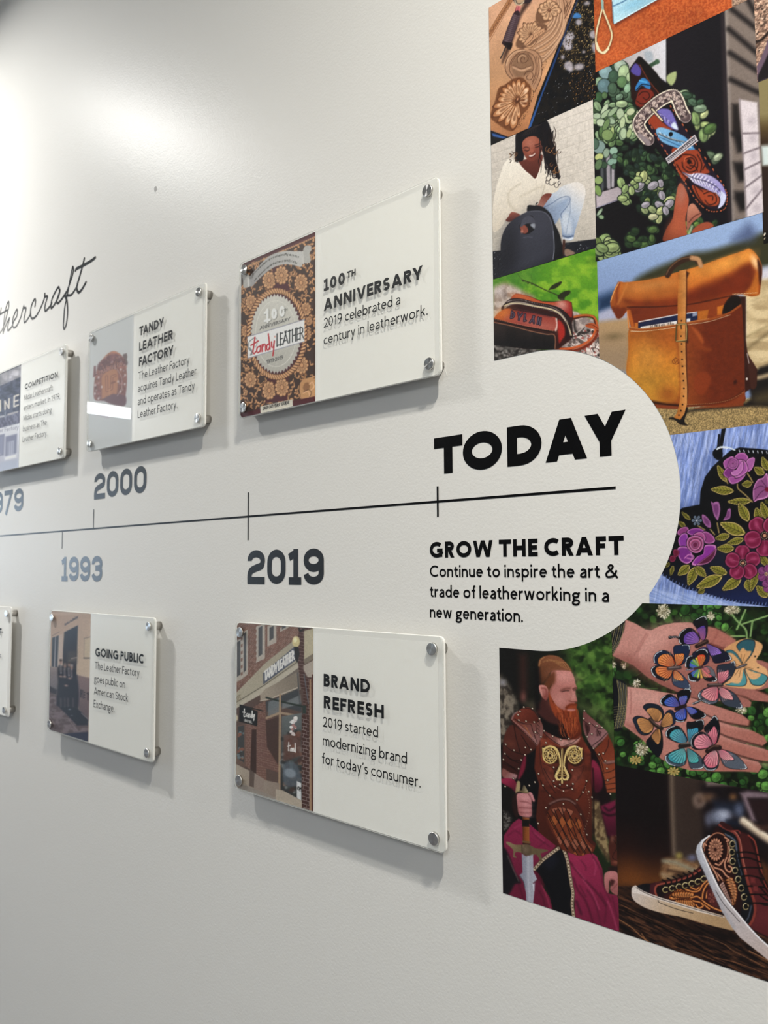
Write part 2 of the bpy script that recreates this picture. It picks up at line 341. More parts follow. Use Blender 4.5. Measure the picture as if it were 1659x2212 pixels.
# ------------------------------------------------------------------ flat prints: a fine grid whose vertices carry the ink colour
def _h(i, j, s):
    n = (i * 374761393 + j * 668265263 + s * 362437) & 0xffffffff
    n = ((n ^ (n >> 13)) * 1274126177) & 0xffffffff
    return ((n ^ (n >> 16)) & 0xffff) / 65535.0
def vnoise(x, y, s=0):
    xi, yi = np.floor(x).astype(np.int64), np.floor(y).astype(np.int64); fx, fy = x - xi, y - yi
    fx = fx * fx * (3 - 2 * fx); fy = fy * fy * (3 - 2 * fy)
    return (_h(xi, yi, s) * (1 - fx) + _h(xi + 1, yi, s) * fx) * (1 - fy) + (_h(xi, yi + 1, s) * (1 - fx) + _h(xi + 1, yi + 1, s) * fx) * fy
def fbm(x, y, s=0, o=3):
    r, a, t = 0, 1, 0
    for k in range(o): r = r + a * vnoise(x * 2 ** k, y * 2 ** k, s + k * 7); t += a; a *= .5
    return r / t
def ss(e0, e1, x):
    t = np.clip((x - e0) / (e1 - e0), 0, 1); return t * t * (3 - 2 * t)
class Art:
    """ink painter: the picture is drawn with filled outlines, strokes, spots and grain"""
    def __init__(s, U, V, base):
        s.U, s.V = U, V; s.c = np.tile(hexc(base), (len(U), 1)); s.z = (0, 0, 1)
    def T(s, z):
        s.z = z; s.u = (s.U - z[0]) / z[2]; s.v = (s.V - z[1]) / z[2]; s.px = 1 / z[2]; return s
    def _sel(s, x0, y0, x1, y1): return np.nonzero((s.u > x0) & (s.u < x1) & (s.v > y0) & (s.v < y1))[0]
    def _put(s, I, al, col):
        if callable(col): cc = col(s.u[I], s.v[I])
        elif isinstance(col, str): cc = hexc(col)
        else: cc = np.asarray(col)
        al = al[:, None]; s.c[I] = s.c[I] * (1 - al) + cc * al
    def _poly(s, P, I):
        x, y = s.u[I], s.v[I]; n = len(P); d = np.full(len(I), 1e18); ins = np.zeros(len(I), bool)
        for k in range(n):
            ax, ay = P[k]; bx, by = P[(k + 1) % n]; ex, ey = bx - ax, by - ay; L = ex * ex + ey * ey + 1e-12
            wx, wy = x - ax, y - ay; t = np.clip((wx * ex + wy * ey) / L, 0, 1)
            d = np.minimum(d, (wx - ex * t) ** 2 + (wy - ey * t) ** 2)
            if ay != by: ins ^= ((ay > y) != (by > y)) & (x < ex * (y - ay) / (by - ay) + ax)
        d = np.sqrt(d); return np.where(ins, d, -d)
    def P(s, pts, col, soft=1.0, sm=0, a=1.0):
        """filled outline; soft = edge softness in photo pixels"""
        P = smooth(pts, 4, True) if sm else pts
        P = [(float(p[0]), float(p[1])) for p in P]; f = soft * s.px
        xs, ys = [p[0] for p in P], [p[1] for p in P]; I = s._sel(min(xs) - f, min(ys) - f, max(xs) + f, max(ys) + f)
        if len(I): s._put(I, ss(-f / 2, f / 2, s._poly(P, I)) * a, col)
        return s
    def L(s, pts, w, col, soft=1.0, sm=1, a=1.0):
        """stroke; w = width (or (start, end)) in local units"""
        P = smooth(pts, 4) if sm and len(pts) > 2 else pts
        P = np.array(P, float); w0, w1 = w if isinstance(w, tuple) else (w, w); f = soft * s.px; m = max(w0, w1) / 2 + f
        I = s._sel(P[:, 0].min() - m, P[:, 1].min() - m, P[:, 0].max() + m, P[:, 1].max() + m)
        if not len(I): return s
        x, y = s.u[I], s.v[I]; d = np.full(len(I), 1e9); n = len(P) - 1
        for k in range(n):
            ax, ay = P[k]; ex, ey = P[k + 1] - P[k]; Lq = ex * ex + ey * ey + 1e-12
            t = np.clip(((x - ax) * ex + (y - ay) * ey) / Lq, 0, 1); hw = (w0 + (w1 - w0) * (k + t) / n) / 2
            d = np.minimum(d, np.sqrt((x - ax - ex * t) ** 2 + (y - ay - ey * t) ** 2) - hw)
        s._put(I, ss(f / 2, -f / 2, d) * a, col); return s
    def E(s, cx, cy, rx, ry, col, ang=0, soft=1.0, a=1.0):
        f = soft * s.px; m = max(rx, ry) + f; I = s._sel(cx - m, cy - m, cx + m, cy + m)
        if not len(I): return s
        c_, s_ = math.cos(math.radians(ang)), math.sin(math.radians(ang)); x, y = s.u[I] - cx, s.v[I] - cy
        X, Y = x * c_ + y * s_, -x * s_ + y * c_; q = np.sqrt((X / rx) ** 2 + (Y / ry) ** 2)
        s._put(I, ss(1 + f / 2 / min(rx, ry), 1 - f / 2 / min(rx, ry), q) * a, col); return s
    def grain(s, amt, sc=1.5, seed=1, reg=None, sx=1, sy=1, ang=0):
        """brightness grain over everything or inside an outline"""
        I = np.arange(len(s.u)) if reg is None else s._inside(reg)
        if not len(I): return s
        u, v = s.u[I], s.v[I]; c_, s_ = math.cos(math.radians(ang)), math.sin(math.radians(ang))
        n = fbm((u * c_ + v * s_) / (sc * s.px * sx), (-u * s_ + v * c_) / (sc * s.px * sy), seed, 2)
        s.c[I] *= (1 + amt * (n - .5) * 2)[:, None]; return s
    def _inside(s, P):
        xs, ys = [p[0] for p in P], [p[1] for p in P]; I = s._sel(min(xs), min(ys), max(xs), max(ys))
        return I[s._poly(P, I) > 0] if len(I) else I
    def spots(s, reg, n, r, cols, seed=1, asp=1.0, ang=None, soft=1.0, a=1.0, edge=None):
        """n small oval marks scattered inside an outline"""
        rg = random.Random(seed); xs, ys = [p[0] for p in reg], [p[1] for p in reg]
        for k in range(n):
            x, y = rg.uniform(min(xs), max(xs)), rg.uniform(min(ys), max(ys))
            ins = False
            for i in range(len(reg)):
                ax, ay = reg[i]; bx, by = reg[(i + 1) % len(reg)]
                if (ay > y) != (by > y) and x < (bx - ax) * (y - ay) / (by - ay) + ax: ins = not ins
            q = rg.uniform(*r); an = rg.uniform(0, 180) if ang is None else rg.gauss(ang, 18); cl = cols[rg.randrange(len(cols))]
            if not ins: continue
            if edge: s.E(x, y, q * asp + 2 * s.px, q + 2 * s.px, edge, an, soft)
            s.E(x, y, q * asp, q, cl, an, soft, a)
            if edge:
                k = rg.uniform(.9, 1.25); s.E(x - q * .3, y - q * .3, q * asp * .5, q * .42, np.clip(hexc(cl) * (1 + .22 * k), 0, 1), an, 5, .8); s.E(x + q * .35, y + q * .4, q * asp * .5, q * .3, hexc(cl) * .62, an, 6, .6)
                t = math.radians(an); s.L([(x - q * asp * math.cos(t), y - q * asp * math.sin(t)), (x + q * asp * .8 * math.cos(t), y + q * asp * .8 * math.sin(t))], 2.5, hexc(cl) * .6, 1.5, 0, .7)
        return s
    def done(s, gain=1.0, gamma=1.0, sat=.88):
        g = s.c.mean(1, keepdims=True); s.c = g + (s.c - g) * sat
        c = lin(np.clip(s.c, 0, 1)) ** gamma * gain; return np.clip(c, 0.002, .95)
def gradf(c0, c1, p0, p1, c2=None):
    a, b = hexc(c0), hexc(c1); d = np.array(p1, float) - np.array(p0, float); L = d @ d
    def f(u, v):
        t = np.clip(((u - p0[0]) * d[0] + (v - p0[1]) * d[1]) / L, 0, 1)[:, None]
        if c2 is None: return a * (1 - t) + b * t
        m = hexc(c2); return np.where(t < .5, a * (1 - 2 * t) + m * 2 * t, m * (2 - 2 * t) + b * (2 * t - 1))
    return f
def noisef(c0, c1, sx, sy, seed=1, ang=0, o=3, lo=.3, hi=.7):
    a, b = hexc(c0), hexc(c1); c_, s_ = math.cos(math.radians(ang)), math.sin(math.radians(ang))
    def f(u, v):
        n = ss(lo, hi, fbm((u * c_ + v * s_) / sx, (-u * s_ + v * c_) / sy, seed, o))[:, None]; return a * (1 - n) + b * n
    return f
INK = {}
def ink_material(name, rough, spec=.5):
    if name in INK: return INK[name]
    m = mat(name, (1, 1, 1), rough, 0, spec); nt = m.node_tree; b = nt.nodes['Principled BSDF']
    a = nt.nodes.new('ShaderNodeAttribute'); a.attribute_name = 'ink'; nt.links.new(a.outputs['Color'], b.inputs['Base Color'])
    if 'mural' in name:
        tc = nt.nodes.new('ShaderNodeTexCoord'); n = nt.nodes.new('ShaderNodeTexNoise'); n.inputs['Scale'].default_value = 260; n.inputs['Detail'].default_value = 3
        bp = nt.nodes.new('ShaderNodeBump'); bp.inputs['Strength'].default_value = .35; bp.inputs['Distance'].default_value = .0005
        nt.links.new(tc.outputs['Object'], n.inputs['Vector']); nt.links.new(n.outputs['Fac'], bp.inputs['Height']); nt.links.new(bp.outputs[0], b.inputs['Normal'])
    INK[name] = m; return m
def print_sheet(name, rows, d, paint, m, parent=None, step=1.4, gain=1.3, by_rows=True, base='808080', back=.0004):
    """rows(t) -> (lo, hi) extent at position t along the other axis; t runs over `rows.span`; survey units"""
    t0, t1 = rows.span
    lo0, hi0 = rows(t0 + (t1 - t0) * .5)
    def P(a, b): return (a, b) if not by_rows else (b, a)
    # how many photo pixels the sheet covers in either direction
    tm = (t0 + t1) / 2; lm = max(((rows(t0 + (t1 - t0) * q)[1] - rows(t0 + (t1 - t0) * q)[0]), q) for q in (.02, .25, .5, .75, .98)); q = t0 + (t1 - t0) * lm[1]; lo, hi = rows(q)
    if by_rows: a = proj(np.array([lo, hi]), np.array([q, q]), d); b = proj(np.array([hi, hi]), np.array([t0, t1]), d)
    else: a = proj(np.array([q, q]), np.array([lo, hi]), d); b = proj(np.array([t0, t1]), np.array([hi, hi]), d)
    ns = max(4, int(math.hypot(a[0][1] - a[0][0], a[1][1] - a[1][0]) / step)); nt_ = max(4, int(math.hypot(b[0][1] - b[0][0], b[1][1] - b[1][0]) / step))
    tt = np.linspace(t0, t1, nt_ + 1); A = np.zeros((nt_ + 1, ns + 1)); B = np.zeros_like(A)
    for i, t in enumerate(tt):
        lo, hi = rows(t); A[i] = np.linspace(lo, hi, ns + 1); B[i] = t
    X, Z = (A, B) if by_rows else (B, A)
    Xf, Zf = X.ravel(), Z.ravel(); U, V = proj(Xf, Zf, d)
    art = Art(U, V, base); paint(art); col = art.done(gain, 1.12 if 'mural' in m.name else 1.0)
    ox, oz = (Xf.min() + Xf.max()) / 2, (Zf.min() + Zf.max()) / 2
    vx, vz = (Xf - ox) * S, (Zf - oz) * S; nv = len(Xf)
    co = np.zeros((nv, 3)); co[:, 0] = vx; co[:, 2] = vz
    i, j = np.meshgrid(np.arange(nt_), np.arange(ns), indexing='ij'); k = (i * (ns + 1) + j).ravel()
    quad = np.stack([k, k + 1, k + ns + 2, k + ns + 1], 1)
    if not by_rows: quad = quad[:, ::-1]
    me = bpy.data.meshes.new(name); nf = len(quad)
    me.vertices.add(nv); me.vertices.foreach_set('co', co.ravel().astype(np.float32))
    me.loops.add(nf * 4); me.loops.foreach_set('vertex_index', quad.ravel().astype(np.int32))
    me.polygons.add(nf); me.polygons.foreach_set('loop_start', np.arange(0, nf * 4, 4, dtype=np.int32)); me.polygons.foreach_set('loop_total', np.full(nf, 4, np.int32))
    me.update(calc_edges=True); me.materials.append(m)
    at_ = me.color_attributes.new('ink', 'FLOAT_COLOR', 'POINT'); rgba = np.ones((nv, 4), np.float32); rgba[:, :3] = col; at_.data.foreach_set('color', rgba.ravel())
    o = bpy.data.objects.new(name, me); C.objects.link(o)
    o.location = (ox * S, S - d * S - back, HC + oz * S)
    if parent: o.parent = parent; o.location = Vector(o.location) - parent.location
    return o
class Rows:
    def __init__(s, span, f): s.span = span; s.f = f
    def __call__(s, t): return s.f(t)

# ------------------------------------------------------------------ the pictures of the photo mural
Z1 = (1040, 0, .15672); Z2 = (1040, 210, .17636); Z3 = (1270, 0, .23448); Z4 = (1270, 250, .23448); Z5 = (1050, 530, .16275); Z6 = (1280, 460, .22845)
Z7 = (1390, 900, .18984); Z8 = (1310, 1290, .21037); Z9 = (1060, 1380, .1748); Z10 = (1070, 1660, .16878); Z11 = (1320, 1640, .22157)
def tooled(a, pts, w=11, dark='6b4430', mid='b98a68', lite='e2bb96'):
    """one embossed line: dark groove, rounded ridge, light edge"""
    a.L(pts, w + 9, dark, 3, a=.85); a.L(pts, w, mid, 2); a.L([(p[0] - w * .15, p[1] - w * .2) for p in pts], w * .35, lite, 2, a=.8)
def petal(a, cx, cy, tx, ty, w, dark, mid, lite):
    dx, dy = tx - cx, ty - cy; L = math.hypot(dx, dy); nx, ny = -dy / L, dx / L
    o = [(cx, cy), (cx + dx * .45 + nx * w * .38, cy + dy * .45 + ny * w * .38), (cx + dx * .85 + nx * w * .5, cy + dy * .85 + ny * w * .5), (tx + dx * .04, ty + dy * .04), (cx + dx * .85 - nx * w * .5, cy + dy * .85 - ny * w * .5), (cx + dx * .45 - nx * w * .38, cy + dy * .45 - ny * w * .38)]
    a.P(o, dark, 1.5, 1)
    c = lambda q: [(cx + dx * .55 + (p[0] - cx - dx * .55) * q, cy + dy * .55 + (p[1] - cy - dy * .55) * q) for p in o]
    a.P(c(.84), mid, 2, 1); a.P([(p[0] + nx * w * .03, p[1]) for p in c(.6)], lite, 3, 1, .75); a.P(c(.33), dark, 3, 1, .55)
def art_carved(a):
    a.T(Z1)
    a.P([(0, -80), (1700, -80), (1700, 2100), (0, 2100)], noisef('0c0d12', '1a1613', 60, 60, 2))
    a.spots([(1180, 100), (1330, 0), (1560, 0), (1600, 500), (1600, 880), (1300, 980), (1100, 950), (1060, 800), (1160, 420)], 1500, (3, 9), ['3a2f1e', '6a5430', '8a7048', '1a140e', '2a2118', 'a08a5c'], 3)
    a.spots([(1150, 1050), (1580, 850), (1590, 1350), (1300, 1470), (1230, 1200)], 260, (2, 6), ['b07a38', '8a5a28', 'c89a58', '5a4020'], 4)
    a.spots([(800, 1100), (1580, 900), (1540, 1380), (760, 1700)], 130, (2, 5), ['8a8a98', '5a5a68', 'c8c8d0', '7a6040'], 5)
    a.P([(1290, 190), (1340, 185), (1385, 235), (1330, 255), (1262, 245)], '3d78b8', 4, 1)
    for x, y, rx, ry in [(1345, 310, 42, 42), (1185, 590, 70, 110), (1230, 500, 55, 60), (1205, 910, 62, 62), (1350, 925, 70, 45), (1235, 960, 35, 35), (1545, 480, 50, 55), (1560, 660, 35, 70), (1415, 720, 20, 18), (1125, 790, 26, 28), (1460, 50, 40, 25), (1205, 650, 50, 40)]:
        a.E(x, y, rx, ry, 'b9b2bd', -10, 7, .82)
    a.spots([(1120, 430), (1300, 430), (1300, 720), (1100, 720)], 120, (4, 10), ['3a2f1e', '1a140e', '5a4a30'], 8)
    # blue edge and leather
    a.P([(1330, -20), (1345, -20), (1010, 900), (850, 1300), (690, 1750), (660, 1790), (640, 1790)], gradf('16305e', '2f5ca0', (1100, 600), (700, 1700)), 2)
    a.P([(60, -60), (1325, -60), (985, 830), (780, 1330), (650, 1770), (480, 1850), (375, 1890), (130, 1800), (60, 500)], gradf('d0a080', 'b97c50', (200, 200), (700, 1800), 'c9986f'), 2)
    a.grain(.10, 40, 5, [(60, -60), (1325, -60), (640, 1790), (375, 1890), (60, 1800)])
    a.P([(120, 1795), (370, 1890), (330, 1915), (130, 1850)], '14182a', 2)
    a.P([(150, 1840), (190, 1850), (345, 1900), (300, 1915), (160, 1880)], '3a64ac', 4)
    a.L([(110, 490), (250, 250), (420, -20)], 62, '8d5c3a', 2, 0); a.L([(110, 490), (250, 250), (420, -20)], 48, 'b98258', 2, 0)
    rg = random.Random(3)
    for k in range(42):
        t = k / 42; x, y = 115 + 300 * t, 480 - 490 * t; an = rg.uniform(0, 6); a.L([(x + 18 * math.cos(an), y + 18 * math.sin(an)), (x + 6 * math.cos(an + 1.5), y + 6 * math.sin(an + 1.5)), (x - 16 * math.cos(an), y - 16 * math.sin(an))], 5, '6d4028', 1.5)
    a.L([(110, 585), (280, 290), (455, -20)], 6, '9a6a4a', 1.5, 0)
    # tooled border band on the leather
    def ln(p, w=6, c='5a3828', al=.9): a.L(p, w, c, 1.3, 1, al)
    # flowing stems right side
    stems = [[(1060, -20), (1075, 150), (1040, 330), (960, 460), (820, 570), (700, 640), (640, 690)], [(1090, -20), (1110, 200), (1080, 360), (1000, 500), (870, 610), (740, 680)], [(1120, -20), (1140, 260), (1110, 420), (1030, 560), (900, 680), (800, 720)],
             [(1150, 80), (1150, 300), (1120, 470), (1010, 640), (890, 770), (830, 790)], [(1180, 280), (1130, 460), (1060, 600), (960, 740), (850, 850)], [(1040, 60), (1020, 260), (960, 380), (860, 460), (760, 560)], [(1010, 180), (960, 320), (850, 430), (730, 520)]]
    for p in stems: a.L(p, 44, '5f4434', 4, a=.6)
    for p in stems: a.L([(q[0] - 3, q[1] - 3) for q in p], 25, 'bd9273', 4); a.L([(q[0] - 5, q[1] - 5) for q in p], 7, 'e3bd9a', 3, a=.7)
    a.P([(1095, -20), (1270, -20), (1240, 80), (1200, 170), (1160, 290), (1140, 200)], 'b48a6c', 3, 1)
    for p in [[(1160, -10), (1190, 60), (1180, 110)], [(1240, 0), (1220, 60), (1190, 120), (1170, 180)], [(1200, 40), (1160, 120), (1170, 200), (1150, 260)], [(1240, 80), (1210, 150), (1180, 220)], [(1130, -10), (1150, 90), (1145, 200)]]: ln(p, 9)
    # big scroll
    a.P([(330, 900), (370, 790), (470, 700), (600, 680), (740, 700), (820, 800), (840, 950), (810, 1100), (760, 1230), (690, 1200), (600, 1100), (430, 1110), (350, 1010)], 'b08566', 4, 1)
    a.P([(420, 930), (450, 820), (560, 730), (660, 740), (720, 880), (700, 980), (600, 1050), (470, 1060)], '8e6a50', 8, 1)
    for p, w in [([(430, 1105), (350, 1010), (332, 900), (375, 790), (470, 705), (600, 682), (740, 705), (820, 800), (840, 950), (815, 1100), (740, 1270)], 10), ([(440, 1060), (395, 980), (400, 880), (450, 790), (540, 720), (620, 715), (720, 770), (755, 880), (750, 1010), (710, 1130)], 9),
                 ([(410, 930), (430, 850), (500, 760), (600, 735)], 7), ([(560, 960), (470, 930), (430, 900)], 7), ([(640, 740), (700, 830), (725, 930), (700, 990)], 8), ([(790, 800), (800, 930), (780, 1060), (720, 1190)], 6), ([(760, 780), (778, 920), (755, 1060), (700, 1170)], 6)]: ln(p, w)
    a.L([(445, 930), (560, 975), (680, 930)], 26, 'caa080', 5); ln([(450, 905), (560, 950), (690, 905)], 5)
    for r, q in [((500, 830, 540, 760), 0)]: pass
    ln([(505, 870), (500, 800), (550, 750), (620, 760), (650, 810), (620, 860), (570, 870), (545, 830), (570, 790), (600, 800), (595, 825)], 8); a.L([(520, 850), (520, 800), (560, 768), (615, 775)], 12, 'd9b08c', 4, a=.8)
    ln([(590, 1050), (620, 1000), (680, 990), (715, 1030), (700, 1090), (650, 1105), (625, 1070), (650, 1040)], 9)
    a.L([(350, 900), (390, 790), (480, 715), (600, 695)], 14, 'dcb592', 5, a=.8); a.L([(808, 830), (822, 950), (800, 1080)], 10, 'd6ac88', 4, a=.8)
    # flowers
    def flower(cx, cy, R_, n, sq, rot, a0=0, a1=360, dark='6a4028', mid='bb845c', lite='e6bd95'):
        for k in range(n):
            t = math.radians(a0 + (a1 - a0) * (k + .5) / n + rot); q = R_ * (1 + .12 * math.sin(k * 2.3))
            petal(a, cx, cy, cx + q * math.cos(t), cy + q * sq * math.sin(t), q * 2.9 / n * (360 / (a1 - a0)) ** -1 * 2.2, dark, mid, lite)
    a.P([(750, 240), (790, 120), (900, 40), (1010, 30), (1060, 80), (1040, 180), (960, 280), (850, 330), (770, 310)], '7a563f', 4, 1)
    flower(940, 145, 150, 11, .95, 10, 60, 400, '6a4734', 'c0946f', 'e0b894'); a.E(940, 145, 22, 22, '6b4331', 0, 3); a.E(938, 140, 9, 9, 'c08a68', 0, 2)
    a.P([(480, 640), (520, 500), (640, 370), (780, 320), (900, 350), (900, 430), (800, 520), (700, 620), (600, 680)], '7b5740', 4, 1)
    flower(690, 480, 180, 12, .95, 0, 130, 330, '6a4734', 'be916c', 'deb48e')
    a.P([(590, 600), (670, 500), (720, 470), (880, 390), (910, 410), (830, 480), (740, 540), (640, 630)], 'c39470', 3, 1); ln([(590, 600), (660, 510), (700, 480), (720, 500), (690, 560), (620, 620)], 7)
    a.P([(600, 660), (760, 600), (780, 500), (800, 480), (780, 580), (720, 650), (640, 690)], 'c69872', 3, 1); ln([(560, 650), (680, 660), (760, 590), (800, 480)], 7)
    for k in range(5): ln([(740 + k * 34, 515 - k * 22), (755 + k * 34, 488 - k * 22)], 5)
    a.E(890, 405, 18, 18, '6d4936', 0, 3)
    a.P([(130, 1580), (190, 1400), (240, 1220), (330, 1170), (440, 1090), (560, 1070), (640, 1140), (690, 1220), (680, 1400), (650, 1500), (560, 1600), (480, 1760), (420, 1810), (330, 1780), (210, 1700), (140, 1640)], '7c4c2c', 4, 1)
    cx, cy = 505, 1385
    for k, (tx, ty, w) in enumerate([(440, 1110, 60), (520, 1085, 75), (600, 1120, 70), (360, 1160, 75), (290, 1210, 85), (225, 1370, 90), (250, 1290, 60), (165, 1480, 80), (155, 1610, 95), (230, 1690, 75), (330, 1750, 85), (430, 1790, 110), (520, 1640, 60), (640, 1460, 110), (655, 1300, 95), (660, 1200, 80)]):
        petal(a, cx, cy, tx, ty, w, '6d3d20', 'b97d50', 'eac09a')
    for k in range(26):
        t = k / 26 * 6.28; ln([(cx + 14 * math.cos(t), cy + 18 * math.sin(t)), (cx + 95 * math.cos(t + .1), cy + 95 * math.sin(t + .1))], 4, '4a2a1a', .7)
    a.E(cx, cy - 5, 26, 40, '5a301c', 20, 4); a.E(cx - 3, cy - 14, 10, 18, 'd89c74', 20, 3); a.E(620, 1255, 22, 38, 'f0ceb0', 30, 5, .8); a.E(620, 1390, 18, 34, 'f0ceb0', 30, 5, .8); a.E(610, 1430, 26, 20, '7a4526', 0, 4)
    a.spots([(690, 1190), (740, 1290), (690, 1420), (620, 1600), (520, 1790), (480, 1770), (560, 1620), (650, 1500)], 620, (3, 7), ['4a2814', '2f1a0e', 'b07848', 'c08a5a'], 9)
    a.spots([(830, 900), (920, 820), (860, 1000), (830, 1050)], 150, (3, 6), ['5a3a26', 'b48460'], 10)
    # swivel knife
    a.P([(640, 0), (690, 30), (560, 220), (440, 560), (380, 720), (290, 880), (330, 700), (450, 420), (540, 150)], '2c1a18', 9, 1, .75)
    a.P([(440, -40), (690, -40), (670, 40), (560, 60), (500, 70), (465, 40)], '32262a', 3, 1)
    a.P([(490, -30), (610, -30), (580, 30), (520, 55), (490, 30)], 'b89a7a', 4, 1); a.L([(465, 10), (485, 60), (540, 70), (590, 30)], 14, 'd8c8a8', 3)
    a.P([(490, 80), (552, 88), (525, 190), (455, 185)], gradf('8c2f38', 'd67a7c', (460, 130), (545, 130)), 2); a.L([(500, 90), (478, 185)], 9, 'e8a0a0', 2, a=.8)
    a.P([(448, 185), (535, 205), (420, 600), (385, 640), (330, 640), (288, 605), (300, 560)], '37232a', 2, 1)
    for k in range(15):
        t = k / 14; x, y = 488 - 120 * t, 215 + 350 * t; a.L([(x - 46 - 8 * t, y - 8), (x, y + 12), (x + 42, y + 14)], 13, '6e5a62', 3); a.L([(x - 30, y - 5), (x, y + 4)], 5, '9a8a90', 2, a=.7)
    a.P([(330, 590), (430, 600), (400, 690), (340, 650)], '1d1214', 4, 1)
    a.L([(345, 635), (310, 720), (270, 805)], 17, '332a2a', 2); a.L([(322, 670), (285, 765)], 6, '857a70', 2)
    a.grain(.08, 1.6, 3)
def art_woman(a):
    a.T(Z2); a.P([(0, 0), (1600, 0), (1600, 2300), (0, 2300)], gradf('d3cbc3', 'b4ada3', (1200, 300), (900, 1900), 'c8c0b7'))
    for k in range(18):
        y0 = -100 + k * 96 + 0; sl = -.42 + k * .018
        x0 = 120; yy = 700 + k * 110 - 300
    for k in range(14):   # mortar lines fanning with the wall's own perspective
        yr = 120 + k * 122; yl = 700 + k * 118 if k < 12 else 2200
        a.L([(120, 560 + k * 115 + 30), (1420, yr + 0)], 6, 'a59d92', 3, 0, .55); a.L([(120, 566 + k * 115 + 34), (1420, yr + 8)], 4, 'e0dad2', 3, 0, .4)
    rg = random.Random(2)
    for k in range(14):
        for q in range(3):
            x = rg.uniform(900, 1400); t = (x - 120) / 1300; y = (590 + k * 115) * (1 - t) + (120 + k * 122) * t
            a.L([(x, y + 8), (x + 4, y + 108)], 5, 'a59d92', 3, 0, .4)
    a.grain(.05, 5, 4)
    a.P([(140, 1890), (240, 1880), (400, 1900), (1000, 1790), (1420, 1735), (1430, 2300), (100, 2300)], '1c1e27', 3)
    a.spots([(140, 1890), (1420, 1735), (1430, 2300), (100, 2300)], 900, (2, 6), ['0f1016', '3d404c', '2a2c36', '9a9ca6'], 5)
    # hair behind
    a.P([(435, 450), (560, 390), (640, 360), (780, 280), (830, 330), (870, 470), (880, 620), (900, 700), (950, 900), (960, 1000), (880, 1020), (820, 980), (780, 860), (740, 640), (560, 480), (520, 760), (440, 800), (415, 760), (425, 560)], '17141a', 3, 1)
    # legs (jeans)
    a.P([(760, 1350), (850, 1200), (960, 1110), (1080, 1060), (1180, 1040), (1250, 1080), (1280, 1160), (1260, 1280), (1200, 1480), (1150, 1640), (1125, 1740), (1070, 1755), (1000, 1720), (985, 1600), (960, 1480), (900, 1560), (820, 1500)], gradf('7e93b5', 'dcd6d2', (820, 1480), (1160, 1080), 'b5bfcf'), 2, 1)
    a.P([(840, 1380), (1000, 1260), (1080, 1230), (1060, 1320), (990, 1420), (940, 1500), (880, 1530)], '8ea0bd', 14, 1, .9); a.P([(980, 1470), (1060, 1420), (1120, 1640), (1050, 1690), (1000, 1640)], 'c6cdd8', 12, 1, .8)
    a.L([(770, 1350), (870, 1300), (960, 1240), (1050, 1215), (1090, 1250), (1060, 1330), (980, 1430), (985, 1480)], 7, '4c5f84', 3, a=.8); a.L([(1085, 1250), (1090, 1400), (1060, 1560), (1040, 1690)], 7, '7f90ae', 3, a=.8); a.L([(1060, 1260), (1060, 1420)], 4, 'a0aec4', 2)
    a.L([(1000, 1700), (1060, 1715), (1125, 1700)], 10, '43526e', 3); a.L([(1005, 1730), (1070, 1745), (1120, 1730)], 22, 'd6dce6', 3)
    # jumper
    a.P([(350, 750), (460, 800), (740, 740), (790, 800), (830, 880), (930, 980), (950, 1130), (860, 1180), (800, 1180), (740, 1220), (700, 1320), (560, 1400), (470, 1440), (380, 1410), (300, 1510), (240, 1600), (150, 1650), (140, 1450), (150, 1290), (190, 1080), (240, 930), (280, 820)], gradf('e6dfd4', 'cec3b3', (300, 800), (600, 1500), 'ddd4c7'), 2.5, 1)
    a.L([(340, 1180), (370, 1130), (480, 1060)], 12, 'b3a895', 8, a=.6); a.L([(330, 1190), (340, 1300), (420, 1390)], 14, 'b3a895', 9, a=.6); a.L([(780, 1080), (760, 1150), (720, 1280)], 7, '9c9180', 4, a=.7); a.L([(670, 1020), (675, 1180)], 4, 'b9ae9e', 3, a=.7); a.L([(480, 1220), (640, 1140), (760, 1090)], 12, 'c2b7a5', 10, a=.7)
    # face and neck
    a.P([(455, 790), (560, 760), (740, 700), (745, 800), (700, 930), (662, 1003), (600, 950), (520, 880)], gradf('6e3428', '55261e', (620, 760), (640, 1000)), 2, 1); a.L([(450, 790), (520, 890), (600, 960), (662, 1008), (705, 930), (745, 790)], 8, 'ece6dc', 2)
    a.P([(500, 560), (530, 490), (600, 475), (680, 490), (735, 560), (745, 640), (720, 700), (680, 750), (640, 785), (590, 785), (545, 740), (510, 660)], gradf('a15a45', '7a3a2c', (600, 520), (690, 760)), 2, 1)
    a.E(600, 570, 60, 60, 'b97460', 0, 22, .7); a.E(610, 670, 40, 34, 'b06650', 0, 10, .8); a.E(700, 640, 34, 40, '88453a', 0, 14, .8)
    a.L([(520, 625), (550, 612), (590, 625)], 9, '3a1713', 3); a.L([(660, 590), (700, 578), (730, 560)], 9, '3a1713', 3); a.L([(535, 650), (565, 660), (590, 645)], 9, '25100e', 3); a.L([(665, 615), (695, 610), (720, 592)], 9, '25100e', 3)
    a.P([(580, 715), (630, 705), (668, 678), (672, 700), (645, 735), (600, 745)], '5e241f', 2, 1); a.P([(585, 715), (630, 708), (662, 685), (660, 700), (635, 722), (600, 730)], 'e6cfc6', 2, 1); a.L([(600, 683), (625, 692), (655, 668)], 6, '5e2a22', 3)
    # hair front + braids
    a.P([(430, 450), (520, 400), (600, 365), (700, 340), (790, 300), (830, 370), (850, 500), (800, 560), (745, 600), (720, 520), (660, 478), (580, 488), (530, 520), (500, 570), (505, 680), (520, 760), (470, 790), (430, 740), (420, 600)], '131017', 2.5, 1)
    for k in range(7): a.L([(500 + k * 28, 480 - k * 8), (540 + k * 22, 430 - k * 10), (560 + k * 28, 385 - k * 8)], 4, '6b5850', 2, a=.6)
